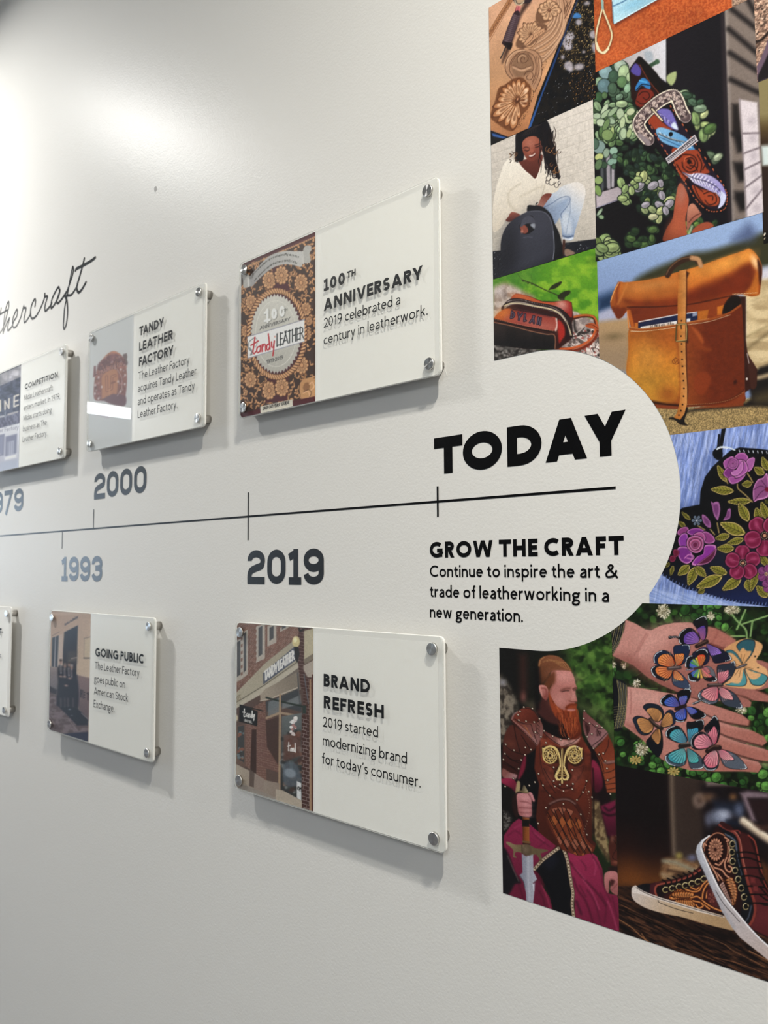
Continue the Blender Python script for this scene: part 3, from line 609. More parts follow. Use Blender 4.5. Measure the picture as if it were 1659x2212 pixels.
    rg = random.Random(7)
    for k in range(26):
        x = 740 + k * 6; p = [(x, 420 + rg.uniform(-60, 60))]
        for q in range(7): p.append((p[-1][0] + rg.uniform(-18, 30) - (8 if q > 4 else 0), p[-1][1] + rg.uniform(55, 85)))
        a.L(p, rg.choice([7, 9, 10]), rg.choice(['0f0c12', '17121a', '2a1a16', '1c1418']), 1.6)
    for k in range(26):
        x, y = rg.uniform(800, 960), rg.uniform(620, 1080); r = rg.uniform(16, 34); c = rg.choice(['8a5a34', 'b07a48', '1b1216', '2a1a18', '1b1216'] if y < 930 else ['1b1216', '241a20', '3c2a28'])
        a.L([(x + r * math.cos(t), y + 1.2 * r * math.sin(t)) for t in [i * .75 for i in range(7)]], 7, c, 1.6)
    for k in range(12): x = rg.uniform(340, 430); y = rg.uniform(650, 770); a.L([(x, y), (x + 22, y + 18), (x + 6, y + 42)], 7, rg.choice(['6a4428', '2a1a18', 'a0744c']), 2)
    a.L([(420, 780), (440, 800), (455, 795)], 6, '1a1218', 2)
    # hands
    a.P([(330, 1470), (370, 1410), (440, 1420), (480, 1450), (420, 1490), (350, 1530), (300, 1510)], gradf('9a5546', '5e2a22', (360, 1420), (380, 1520)), 2, 1)
    a.P([(740, 1220), (800, 1180), (865, 1190), (820, 1260), (770, 1330), (745, 1390), (712, 1400), (700, 1350), (680, 1340), (710, 1290)], gradf('7c3c30', 'c08a78', (800, 1200), (720, 1380)), 2, 1)
    # bag
    a.P([(560, 1380), (660, 1330), (760, 1350), (850, 1430), (900, 1550), (960, 1680), (1000, 1860), (1000, 1960), (860, 2010), (700, 1900)], '0f0f13', 3, 1)
    a.L([(675, 1350), (672, 1310), (690, 1295)], 12, '121216', 2)
    a.P([(238, 1850), (260, 1690), (330, 1560), (440, 1470), (560, 1410), (680, 1395), (780, 1410), (850, 1480), (880, 1600), (890, 1800), (885, 1960), (860, 2080), (600, 2200), (300, 2300), (262, 2050)], gradf('3b3c48', '1e1f29', (600, 1450), (350, 2100)), 2.5, 1)
    a.E(640, 1700, 200, 330, '474957', 15, 60, .5); a.E(600, 2000, 260, 60, '40424f', -30, 40, .7); a.E(330, 1900, 80, 250, '1b1c25', 8, 40, .7)
    a.L([(560, 1405), (700, 1395), (800, 1430), (860, 1530), (882, 1660), (892, 1850), (880, 1980)], 7, '6b6e7c', 2); a.L([(885, 1640), (897, 1850), (880, 1990)], 5, '8c909e', 2)
    a.P([(470, 1590), (490, 1540), (600, 1450), (650, 1490), (665, 1560), (650, 1620), (590, 1670), (530, 1680), (485, 1640)], '141318', 2, 1); a.P([(475, 1600), (510, 1560), (560, 1590), (575, 1650), (520, 1670)], '8c4a3c', 3, 1); a.E(500, 1645, 16, 20, 'b0705e', 0, 4)
    a.P([(480, 1590), (510, 1500), (580, 1452), (640, 1480), (662, 1545), (560, 1550)], '4a4b58', 3, 1); a.P([(600, 1560), (660, 1550), (655, 1610), (620, 1590)], '8d929e', 4, 1)
    a.L([(515, 1722), (570, 1712), (625, 1718)], 7, '5b5e6b', 2, 0, .8)
    a.P([(1000, 1760), (1030, 1760), (1020, 1900), (1000, 1930)], '4a2a20', 3, 1); a.P([(1020, 1880), (1060, 1860), (1140, 1900), (1145, 1920), (1040, 1950)], '8a7060', 3, 1)
    a.grain(.07, 1.6, 3)
def art_washbag(a):
    a.T(Z5); a.P([(0, 0), (1800, 0), (1800, 1700), (0, 1700)], noisef('4f8f1c', '86b52a', 130, 110, 4))
    a.P([(60, 420), (700, 280), (600, 520), (120, 620)], '477f2c', 40, 0, .6); a.E(1200, 350, 220, 130, '94c02c', 0, 90, .6); a.E(1440, 200, 60, 50, '3d6a1c', 0, 30, .7)
    a.P([(90, 600), (180, 520), (260, 500), (380, 540), (520, 620), (640, 690), (400, 760), (200, 900), (90, 1000)], noisef('9a8678', 'c4b4aa', 60, 60, 3), 16, 1); a.E(180, 620, 60, 60, 'd8d0d4', 0, 30, .6); a.E(250, 660, 16, 30, '5a4a44', 0, 14, .7)
    a.P([(1050, 900), (1190, 880), (1300, 940), (1520, 1060), (1520, 1520), (1250, 1420), (1000, 1420), (900, 1300)], noisef('8d7f7c', 'c0b0aa', 50, 45, 6), 6, 1)
    a.spots([(1100, 1150), (1520, 1100), (1520, 1520), (1100, 1420)], 330, (6, 20), ['3c3432', '6b5c58', 'c9b8b2', 'a8605a', 'e0d4ce'], 7, 1.3)
    a.L([(1170, 1000), (1200, 1150), (1360, 1160)], 26, '2b2422', 6); a.P([(60, 1290), (300, 1330), (800, 1390), (800, 1500), (60, 1620)], noisef('26211f', '575350', 70, 60, 8), 6)
    a.spots([(90, 1320), (700, 1380), (500, 1450), (100, 1580)], 120, (6, 18), ['77706c', '322c2a', '8c8884'], 12, 1.3, soft=4)
    # twig
    a.L([(480, 460), (620, 510), (780, 590), (900, 640), (990, 680)], 12, '2f3a18', 3); a.L([(400, 350), (480, 455), (560, 510)], 6, '3f5c20', 3, a=.7); a.L([(600, 400), (625, 510)], 5, '4a6a22', 3, a=.7)
    a.P([(830, 600), (870, 540), (940, 500), (1000, 480), (1000, 510), (930, 570), (860, 590)], '2c3016', 3, 1); a.P([(950, 680), (1020, 620), (1110, 600), (1115, 640), (1050, 690), (1040, 730), (990, 730)], '2a2c14', 3, 1)
    for x, y in [(495, 470), (560, 500), (660, 530), (610, 510)]: a.E(x, y, 12, 14, '3a4a1c', 0, 3)
    # strap loop
    a.L([(1150, 970), (1280, 940), (1380, 940), (1440, 970), (1465, 1060)], 40, '4a1c0c', 3); a.L([(1150, 955), (1280, 928), (1400, 935), (1455, 980), (1480, 1080)], 26, 'c0602a', 3)
    a.L([(1130, 1230), (1240, 1180), (1310, 1080)], 14, '3a3432', 3); a.L([(1190, 1180), (1320, 1070)], 6, 'ddd4cc', 2)
    a.L([(1470, 1140), (1430, 1240), (1320, 1330), (1150, 1385), (930, 1385)], 62, '7c2a10', 3); a.L([(1455, 1120), (1410, 1220), (1300, 1310), (1130, 1365), (920, 1385)], 28, 'd0602a', 3); a.L([(1470, 1150), (1400, 1260), (1280, 1340), (1150, 1385)], 5, 'd8b8a4', 2, a=.8)
    a.P([(1320, 1060), (1400, 1030), (1490, 1070), (1500, 1120), (1420, 1110), (1350, 1090)], 'b4542a', 3, 1); a.L([(1330, 1050), (1420, 1060), (1490, 1110)], 6, '5a2410', 2)
    # bag body
    a.P([(105, 970), (230, 850), (300, 740), (400, 640), (560, 670), (740, 740), (900, 745), (1060, 730), (1140, 760), (1150, 860), (1160, 960), (1130, 1100), (1130, 1250), (960, 1380), (900, 1380), (500, 1370), (105, 1310)], '3a1712', 3)
    a.P([(330, 730), (390, 645), (560, 675), (740, 745), (900, 755), (1060, 735), (1130, 765), (1145, 900), (1130, 960), (1060, 890), (900, 800), (620, 760), (440, 735)], gradf('b5502a', '9c2a24', (500, 700), (1120, 850), 'c0562c'), 3, 1)
    a.E(1010, 780, 60, 40, 'd8a8a0', 20, 16, .8); a.E(940, 830, 90, 24, 'c0a0a8', 8, 14, .6); a.E(480, 690, 110, 26, 'cf7038', 14, 14, .6)
    a.L([(240, 840), (330, 750), (460, 745), (640, 790), (860, 830), (1000, 890), (1100, 1030), (1120, 1200)], 74, '2b1a1a', 3); a.L([(250, 830), (340, 765), (470, 758), (640, 800), (850, 842), (980, 900), (1075, 1030), (1110, 1190)], 18, '9c9088', 3); a.L([(245, 805), (320, 775), (460, 775), (660, 812), (880, 855), (1000, 930), (1085, 1060), (1130, 1190)], 17, 'cdbd98', 2)
    for off, cc in ((-26, 'a89a9a'), (28, '9a9092')):
        p = smooth([(280, 780 + off), (340, 758 + off), (470, 752 + off), (640, 792 + off), (850, 838 + off), (990 + off * .3, 905 + off), (1085 - off * .6, 1040)], 9)
        for k in range(0, len(p) - 1, 1): a.E(p[k][0], p[k][1], 6, 3.5, cc, 70, 1.5)
    a.P([(110, 965), (225, 855), (330, 840), (460, 850), (700, 900), (860, 940), (930, 965), (945, 1060), (925, 1135), (700, 1110), (420, 1060), (230, 1000)], gradf('c05a26', 'a04438', (200, 900), (700, 1060), '92302a'), 3, 1)
    a.E(240, 900, 90, 50, 'd07832', -20, 24, .8); a.E(640, 1040, 240, 34, 'c07868', 12, 26, .7); a.L([(350, 845), (600, 880), (860, 935)], 30, '2c1a22', 10, a=.8); a.L([(935, 975), (945, 1060), (925, 1130)], 16, 'efe3dc', 5)
    a.P([(960, 990), (1030, 1060), (1050, 1180), (1010, 1250), (970, 1290), (955, 1120)], 'b0281e', 6, 1); a.P([(1060, 1010), (1100, 1130), (1110, 1220), (1060, 1260), (1060, 1120)], '2a1216', 5, 1)
    a.P([(105, 1020), (300, 1060), (600, 1130), (900, 1180), (925, 1260), (920, 1390), (500, 1370), (105, 1320)], gradf('2e2320', '171314', (400, 1100), (400, 1300)), 3); a.L([(105, 1022), (320, 1065), (600, 1140), (800, 1180), (900, 1185), (922, 1260), (915, 1380)], 12, 'a06a50', 3); a.L([(110, 985), (300, 1035), (600, 1100), (900, 1150)], 22, '231310', 3); a.grain(.3, 12, 7, [(110, 1060), (900, 1200), (900, 1370), (110, 1310)], 1, 4)
    for k in range(24): a.E(125 + k * 33, 985 + k * 6.6, 10, 4, 'c48a6a', 12, 2, .7)
    for k in range(16): a.E(370 + k * 32, 850 + k * 5.6, 10, 4, '1a0e12', 12, 2)
    # stamped name
    sx, sy = 58, 88
    x0, y0 = 330, 965
    for i, ch in enumerate('DYLAN'):
        W, P = glyph(ch, .22); ox, oy = 332 + i * 88, 965 + i * 20
        for col, w in (('26182c', 30), ('6b5c6c', 9)):
            for p in P: a.L([(ox + q[0] * sx + (0) * q[1] + 14 * (q[1] - .5), oy - min(1, max(0, q[1])) * sy + q[0] * 10) for q in p], w, col, 2, 0)
    a.grain(.08, 1.6, 3)
def art_clutch(a):
    a.T(Z3); a.P([(0, -200), (1800, -200), (1800, 800), (0, 800)], noisef('a8481e', 'c4632f', 14, 12, 3)); a.grain(.12, 40, 9); a.P([(40, 200), (400, 50), (500, 420), (60, 640)], 'c8693a', 120, 0, .4)
    a.P([(225, -100), (700, -100), (690, -10), (640, 20), (260, 240), (225, 200)], '5b2012', 12, 0, .8)
    a.P([(215, -150), (720, -150), (650, -5), (245, 225), (232, 200)], gradf('a9cfe0', '8fb9cc', (300, 60), (500, 60)), 2); a.L([(230, 60), (340, 10), (430, -60)], 8, '2f5f90', 4); a.L([(228, 20), (238, 215)], 6, '4a6a80', 2); a.E(420, 40, 110, 30, '7fb6d4', -25, 20, .8); a.L([(250, 212), (640, -5)], 6, 'd4e6ec', 2, 0)
    a.L([(140, 30), (145, 110), (205, 260), (225, 330), (195, 440), (140, 490), (90, 460), (75, 360), (95, 240), (130, 110)], 26, '5a2410', 6, a=.7); a.L([(140, 20), (142, 90), (200, 240), (222, 330), (195, 430), (140, 485), (88, 455), (75, 350), (95, 230), (132, 90)], 16, 'd3c7a0', 2)
    a.L([(80, 400), (110, 470), (150, 490), (190, 450)], 20, 'ded3ae', 2); a.L([(130, -20), (138, 80)], 22, '8ba8a4', 2)
    a.P([(1325, -60), (1800, -60), (1800, 100), (1330, 80)], noisef('6e5548', 'b99a84', 14, 10, 5, 30), 3); a.grain(.09, 1.6, 3)
LEAF = ['6d8a74', '8fa58c', '4a6650', 'a8b896', '5c7a5e', '78916a', '39523c']
def leafy(a, reg, n, r, seed, cols=LEAF, asp=1.5, soft=1.3):
    a.spots(reg, n, r, cols, seed, asp, None, soft, 1, '1c2a1e')
def art_belt(a):
    a.T(Z3); a.P([(0, -200), (1800, -200), (1800, 3000), (0, 3000)], '120f14'); G = lambda p: p
    a.P([(240, 560), (560, 420), (722, 340), (722, 760), (640, 700), (500, 560), (380, 640), (240, 640)], gradf('a8a0a0', 'c9c9d2', (300, 560), (700, 450)), 5); a.P([(520, 480), (590, 480), (600, 560), (540, 560)], '8a9aa8', 8, 1, .6)
    a.P([(725, 330), (1270, 80), (1330, 1400), (1310, 2600), (900, 2600)], gradf('1c1820', '15121a', (760, 800), (1150, 800)), 6)
    a.P([(1255, 80), (1530, -150), (1600, 900), (1660, 2100), (1500, 2200), (1340, 2050), (1300, 1000)], '7d7069', 8); a.L([(1275, 90), (1295, 800), (1340, 2100)], 30, '8f8580', 10, 0); a.L([(1240, 80), (1265, 900), (1310, 2100)], 34, '2a2228', 8, 0)
    for (x0, y0, x1, y1) in [(1330, 90, 1560, 270), (1300, 270, 1570, 500), (1310, 490, 1570, 660), (1320, 735, 1580, 860), (1440, -60, 1570, 170), (1540, -80, 1600, 60)]: a.L([(x0, y0), (x1, y1)], 46, '231e1f', 14, 0)
    a.P([(1330, 960), (1390, 960), (1420, 1250), (1330, 1250)], '26201f', 14); a.T(Z4)
    for y in range(5): a.P([(1330 + y * 12, 160 + y * 270), (1440 + y * 6, 160 + y * 270), (1450 + y * 6, 330 + y * 270), (1380 + y * 12, 340 + y * 270), (1350, 220 + y * 270)], '1c1819', 16)
    yy = [(-160, -140), (165, 175), (350, 300), (500, 430), (665, 560), (860, 690), (1000, 850)]
    a.P([(1395, -150), (1560, -120), (1580, 300), (1620, 850), (1590, 1000), (1460, 1000), (1440, 500)], 'cfc5cb', 7)
    for (l, r_) in yy[1:6]: a.L([(1415 + l * .05, l), (1610, r_ - 15)], 14, '6d6068', 6, 0)
    for k in range(6): a.E(1510 + k * 10, 50 + k * 160, 34, 40, 'b0a5ae', 20, 14, .7)
    a.L([(1400, -150), (1440, 500), (1465, 950)], 10, '8a7f84', 6, 0)
    # window frame behind the leaves
    a.P([(110, 350), (260, 300), (260, 640), (110, 680)], '2a2c30', 4); a.L([(185, 330), (195, 660)], 34, '9a949c', 4, 0); a.L([(235, 320), (230, 650)], 26, 'aaa4ac', 4, 0); a.L([(130, 380), (135, 680)], 24, '52565a', 5, 0)
    a.P([(75, 720), (330, 640), (560, 600), (600, 640), (340, 750), (80, 850)], gradf('b8acb4', '8f868c', (100, 780), (560, 620)), 4); a.L([(80, 850), (340, 755)], 6, '9a98b4', 2, 0)
    # foliage
    T4 = lambda y: y - 1066
    leafy(a, [(340, 200), (820, 330), (880, 700), (700, 960), (480, 950), (420, 560), (250, 420)], 230, (14, 30), 3, ['26382a', '2f4632', '3e5a3c', '1a281e', '4b683f', '2a3b35'], 1.5, 3)
    leafy(a, [(470, 540), (760, 640), (780, 860), (700, 960), (560, 950), (470, 780)], 36, (22, 36), 4, ['8f9c6f', 'b3b38f', '7a8c50', '9a94a0', 'a8b07a'], 1.5)
    leafy(a, [(290, 600), (480, 560), (500, 640), (330, 850)], 14, (20, 34), 14, ['6f8a50', '8aa06a', '97a870'], 1.5)
    leafy(a, [(280, 1080), (660, 1020), (640, 1160), (300, 1250)], 30, (18, 34), 5, ['38522f', '2c4228', '506a3a'], 1.4, 3)
    leafy(a, [(70, 1120), (290, 1140), (300, 1260), (180, 1320), (70, 1330)], 20, (30, 46), 6, ['8fa06a', 'a3b07c', '6d8048', '7f9460'], 1.5)
    leafy(a, [(900, 1000), (1150, 920), (1200, 1000), (900, 1100)], 14, (20, 34), 15, ['3d5a32', '6b8a40', '2f4628'], 1.4, 4)
    leafy(a, [(950, -80), (1100, 0), (1200, 200), (1100, 230), (960, 40)], 16, (24, 40), 7, ['7d9560', '9cac72', '53703f', 'b8c08c'], 1.6, 4)
    leafy(a, [(1080, 280), (1200, 340), (1210, 480), (1120, 400)], 8, (26, 40), 8, ['8b9c80', '5d7058', 'a4b094'], 1.6, 5)
    a.T(Z3)
    leafy(a, [(820, 820), (930, 860), (1110, 980), (1060, 1030), (900, 1000)], 20, (20, 38), 9, ['4f6a55', '7a9078', '96a888', '3a5440'], 1.6, 2.5)
    a.P([(725, 740), (740, 690), (815, 660), (810, 740), (770, 790)], 'a0ac78', 5, 1)
    leafy(a, [(60, 700), (320, 560), (480, 680), (460, 900), (120, 900)], 26, (24, 44), 10, ['4d6650', '6c8670', '86a084', '37503e'], 1.35)
    for x, y, rx, ry, an, c in [(165, 665, 62, 62, -20, '7f9ba0'), (235, 705, 42, 56, 10, '3f5a48'), (300, 610, 56, 60, -30, '98a89a'), (330, 665, 48, 66, 15, '9fb48c'), (315, 755, 44, 52, 10, '5d7d54'), (150, 795, 60, 68, 0, '5e7a80'), (228, 815, 40, 52, 0, '47604c'), (385, 710, 30, 42, 10, '9fb48c'), (445, 710, 34, 34, 0, 'a9bc9c'), (400, 780, 28, 50, 40, '6f8f6c'), (440, 790, 24, 46, 20, '8aa882'), (365, 815, 30, 44, 20, '86a88c'), (95, 905, 40, 56, 15, '3c5c3c'), (155, 880, 26, 30, 0, '54704a'), (630, 750, 28, 36, 0, '6d8c74'), (545, 640, 24, 30, 0, '7fa08a')]:
        a.E(x, y, rx + 4, ry + 4, '1d2c22', an, 2); a.E(x, y, rx, ry, c, an, 2.5); a.E(x - rx * .25, y - ry * .25, rx * .5, ry * .45, '%02x%02x%02x' % tuple(min(255, int(int(c[i:i + 2], 16) * 1.18)) for i in (0, 2, 4)), an, 6, .7)
    a.L([(570, 610), (640, 570)], 34, '33503a', 4); a.E(640, 570, 22, 22, '3f5f46', 0, 4)
    a.P([(50, 950), (440, 930), (480, 1300), (50, 1300)], '1c2a1e', 14, 0, .7)
    leafy(a, [(50, 960), (430, 930), (480, 1290), (50, 1290)], 44, (20, 38), 11, ['5c7a56', '86a07a', '46603f', '9cb088'], 1.7)
    a.T(Z4); leafy(a, [(50, 0), (440, 0), (430, 260), (280, 330), (60, 260)], 26, (22, 40), 12, ['6d8a5c', '8da67c', '4e6a40', 'a8b890'], 1.5)
    for x, y, rx, ry, an, c in [(105, 290, 56, 60, 0, '7f9692'), (60, 260, 40, 50, 0, '4f6a5a'), (170, 345, 28, 44, 10, '8ca08c'), (238, 325, 38, 34, -20, '8fae9c'), (225, 425, 44, 30, -20, '84a494'), (250, 375, 24, 22, 0, '5d7c66'), (150, 455, 28, 28, 0, '3d5640'), (105, 380, 40, 30, -20, 'b8c07c'), (100, 450, 30, 50, 20, '5f7a54'), (100, 595, 38, 36, -25, '8ea468'), (95, 690, 28, 50, -20, '7e9a58'), (238, 470, 16, 22, 0, '4a664e'), (110, 890, 14, 40, 35, '9aae94'), (125, 935, 24, 18, 20, '86a07c'), (325, 165, 34, 60, 10, 'a6bca0'), (410, 115, 40, 34, -30, 'b9c8a8'), (120, 65, 38, 36, 0, 'a0b49c'), (215, 45, 40, 34, 30, '93ab8c')]:
        a.E(x, y, rx + 5, ry + 5, '1d2c22', an, 2); a.E(x, y, rx, ry, c, an, 2.5)
    a.T(Z3)
    for x, y, rx, ry, an, c in [(120, 1130, 40, 34, 20, 'b3c2a4'), (155, 1010, 22, 60, 30, 'b5c4a6'), (165, 1050, 22, 60, 50, '9fb392'), (85, 1070, 36, 26, 0, 'a6b89c'), (230, 1030, 22, 60, 45, '92a886'), (300, 1050, 34, 50, 0, 'a9b99a'), (395, 1030, 40, 30, -30, 'b5c09a'), (215, 1115, 40, 26, 25, '9ab094'), (320, 1130, 24, 56, 10, 'b0bf98'), (330, 1230, 30, 50, 0, 'a8bb9a'), (415, 1175, 40, 34, -35, 'c2cbaa'), (225, 1215, 16, 50, 5, 'a9ba7a'), (170, 1150, 24, 60, 25, '6f8a5a'), (380, 1230, 22, 44, 15, '9fb080'), (180, 1245, 50, 50, 0, '7e9660')]:
        a.E(x, y, rx + 4, ry + 4, '1d2c22', an, 2); a.E(x, y, rx, ry, c, an, 2.5)
    # belt: strap
    a.P([(380, 640), (470, 520), (530, 560), (640, 680), (760, 880), (850, 1050), (700, 1100), (480, 1050), (400, 900)], '17100f', 4)
    a.P([(470, 520), (500, 530), (620, 700), (840, 1000), (900, 1100), (990, 1180), (960, 1250), (560, 620)], '0d0b0d', 4)
    a.P([(400, 640), (460, 570), (560, 730), (660, 860), (560, 1000), (480, 1010), (400, 900)], '2a1310', 3)
    a.P([(395, 650), (440, 585), (490, 640), (480, 700), (430, 690)], '54479a', 4, 1); a.P([(440, 800), (500, 720), (560, 750), (580, 800), (560, 830), (500, 790), (450, 840)], '2f78b8', 3, 1); a.L([(450, 830), (500, 780), (580, 790)], 8, '0f1826', 2); a.L([(480, 745), (540, 760)], 16, '49a0d8', 3)
    a.P([(450, 900), (480, 830), (560, 820), (610, 870), (580, 950), (500, 990), (440, 960)], '7c2a1c', 3, 1)
    for p in [[(470, 880), (500, 850), (550, 850), (570, 890), (540, 920), (510, 900)], [(450, 930), (500, 960), (560, 940), (600, 890)], [(500, 990), (540, 960)]]: a.L(p, 8, '2c0e0a', 2)
    a.L([(480, 600), (560, 740), (655, 860)], 8, '70331f', 2)
    # belt body below the buckle
    a.T(Z4); a.P([(520, 0), (830, -100), (930, 60), (1150, 440), (1290, 680), (1290, 820), (1240, 890), (1100, 900), (1050, 850), (870, 580), (700, 400), (560, 180)], '140f16', 3, 1)
    a.P([(560, -20), (720, -60), (900, 130), (1000, 300), (1100, 450), (1200, 560), (1270, 680), (1270, 800), (1200, 860), (1110, 850), (1000, 720), (860, 500), (720, 340), (580, 140)], '22182a', 4, 1)
    a.P([(545, 10), (600, -20), (720, 90), (780, 130), (640, 130), (600, 110)], '9a3c22', 3, 1); a.P([(600, -40), (740, -60), (800, 20), (830, 130), (760, 110), (700, 60)], '6f66b4', 4, 1)
    for k in range(9): a.L([(640 + k * 20, -30 + k * 14), (680 + k * 18, -10 + k * 16), (700 + k * 14, 30 + k * 12)], 6, 'b9b2e0' if k % 2 else '3c3670', 2)
    a.P([(800, 60), (832, 130), (770, 100)], 'c8d4e4', 4, 1)
    a.P([(630, 130), (680, 110), (780, 140), (900, 200), (980, 300), (990, 325), (900, 320), (800, 290), (700, 250), (650, 200)], gradf('7cb0d8', '4d8cc0', (650, 150), (950, 300)), 3, 1)
    for k in range(15): a.L([(660 + k * 20, 150 + k * 10), (690 + k * 19, 185 + k * 8)], 5, '23486e' if k % 2 else 'cfe6f4', 2); a.L([(660 + k * 19, 200 + k * 8), (700 + k * 18, 215 + k * 8)], 5, '2c5a88', 2)
    a.L([(650, 165), (760, 215), (900, 245)], 14, '3a4a58', 3); a.L([(650, 160), (760, 208), (890, 240)], 6, 'a6aeb6', 2); a.E(765, 172, 18, 22, '0c0c10', 20, 2)
    # lower flower
    a.P([(780, 300), (900, 320), (1010, 320), (1060, 420), (1110, 500), (1110, 530), (940, 560), (880, 600), (810, 470), (790, 400)], '9c3f22', 3, 1)
    for p in [[(830, 400), (880, 360), (970, 370), (1010, 430), (1000, 500), (930, 520), (880, 480), (870, 430)], [(900, 400), (960, 390), (990, 440), (950, 490), (910, 470)], [(930, 420), (960, 440)], [(1010, 360), (1050, 440), (1040, 520)], [(820, 450), (870, 530), (930, 600)], [(1060, 500), (1080, 460), (1100, 490)], [(860, 380), (800, 420)], [(940, 460), (990, 470), (1010, 510)]]: a.L(p, 11, '371410', 2.5)
    a.E(935, 425, 20, 22, '1a0c0c', 0, 3); a.L([(890, 420), (900, 390), (940, 375)], 10, 'c4603a', 3)
    a.P([(960, 640), (1060, 680), (1160, 700), (1210, 760), (1200, 820), (1130, 840), (1050, 800), (990, 720)], 'a44524', 3, 1)
    for p in [[(1070, 720), (1130, 700), (1180, 740), (1180, 800), (1120, 820), (1080, 780)], [(1110, 740), (1150, 740), (1150, 780)], [(980, 650), (1020, 740), (1080, 820), (1180, 840)], [(1000, 650), (1060, 700)]]: a.L(p, 10, '371410', 2.5)
    # pale feather
    a.P([(870, 520), (940, 540), (1020, 530), (1120, 550), (1200, 600), (1250, 660), (1275, 740), (1250, 820), (1205, 850), (1225, 780), (1200, 720), (1140, 700), (1060, 660), (980, 620), (930, 570)], gradf('b9b4cc', '8f86c8', (950, 560), (1260, 720)), 2.5, 1)
    for k in range(20):
        t = k / 19; x = 950 + 270 * t; y = 565 + 150 * t * t + 20 * t; a.L([(x, y), (x + 26, y - 34 + 10 * t)], 5, ('e8e6f4', '5d5888')[k % 2], 2); a.L([(x, y + 8), (x + 22, y + 44)], 5, ('efeef8', '6a6494')[k % 2], 2)
    a.L([(875, 520), (960, 570), (1100, 610), (1200, 670), (1240, 740)], 7, '2c2844', 2); a.P([(1225, 700), (1275, 740), (1250, 820), (1200, 855), (1220, 790)], 'd4dcf0', 3, 1, .8)
    # stitches
    for pts, n in [([(760, -90), (860, 60), (1000, 270), (1150, 490), (1260, 660), (1285, 760), (1260, 860), (1160, 885), (1080, 860)], 58), ([(560, 60), (700, 300), (800, 460), (900, 620), (1000, 780), (1080, 860)], 46)]:
        p = smooth(pts, 12); idx = np.linspace(0, len(p) - 2, n).astype(int)
        for i in idx[::2]: q = (p[min(i + 2, len(p) - 1)]); a.L([p[i], ((p[i][0] + q[0]) / 2, (p[i][1] + q[1]) / 2)], 9, 'c0623c', 1.5, 0)
    # keeper
    a.P([(715, 395), (985, 175), (1018, 235), (745, 445)], 'c9c2c8', 2); a.P([(728, 400), (983, 192), (1004, 232), (748, 430)], '3a343c', 2); 
    rg = random.Random(4)
    for k in range(16): x, y = 745 + k * 16, 410 - k * 13; a.L([(x - 6, y - 8), (x + 8, y - 2), (x + 2, y + 12), (x + 16, y + 4)], 6, 'd8d2da', 1.6)
    # buckle
    a.T(Z3); B = [(560, 1290), (500, 1220), (470, 1150), (500, 1080), (600, 980), (700, 910), (790, 880), (830, 930), (860, 1010), (900, 1080)]
    a.L(B, 124, '0f0c0e', 3); a.L(B, 108, '9c8c8c', 2); a.L(B, 92, '5a4a4c', 3); a.L([(p[0] - 8, p[1] - 10) for p in B], 40, 'b09c98', 8, a=.7)
    pb = smooth(B, 10)
    for k, p in enumerate(pb[:-1]):
        q = pb[k + 1]; d = np.array(q) - np.array(p); d /= np.linalg.norm(d) + 1e-9; nn = np.array([-d[1], d[0]])
        for sgn in (1, -1): c_ = np.array(p) + nn * 54 * sgn; a.E(c_[0], c_[1], 5.5, 5.5, 'e6ddc8', 0, 1.3)
        if k % 3 == 0:
            for sgn in (1, -1): c_ = np.array(p) + nn * 14 * sgn; a.L([tuple(c_ - d * 14), tuple(c_ + nn * 16 * sgn), tuple(c_ + d * 14), tuple(c_ + nn * 4)], 6, '2a1c20' if k % 2 else 'e0cfc4', 1.6)
    for k in range(14): p = pb[6 + k * 5]; a.E(p[0], p[1], 12, 8, 'd4bdb0', k * 40, 3, .8)
    a.L([(590, 1000), (690, 1115)], 26, '1b1412', 2, 0); a.L([(592, 1005), (686, 1112)], 15, 'd8c8ac', 2, 0); a.L([(480, 1250), (560, 1320)], 40, '8d8084', 3)
    # hand
    a.T(Z4); a.P([(700, 1160), (720, 1050), (780, 950), (800, 820), (835, 640), (880, 640), (930, 760), (920, 860), (900, 960), (915, 1090), (900, 1110)], gradf('7e3a26', 'b0583c', (720, 1000), (900, 900), 'a85238'), 3, 1); a.E(865, 720, 34, 80, 'a8786c', 8, 20, .6); a.E(800, 1040, 60, 90, 'b9603c', 20, 30, .7)
    a.P([(920, 860), (970, 810), (1030, 880), (1045, 920), (960, 990), (915, 1060)], gradf('c08068', 'a0604e', (950, 840), (980, 960)), 3, 1); a.L([(935, 980), (980, 930), (1040, 900)], 8, '5a2a22', 4); a.P([(960, 1060), (1030, 1000), (1110, 980), (1160, 1020), (1060, 1080), (980, 1100)], 'a04e34', 4, 1)
    a.L([(930, 1100), (960, 1020)], 22, '9ab08c', 6); a.grain(.07, 1.6, 3)
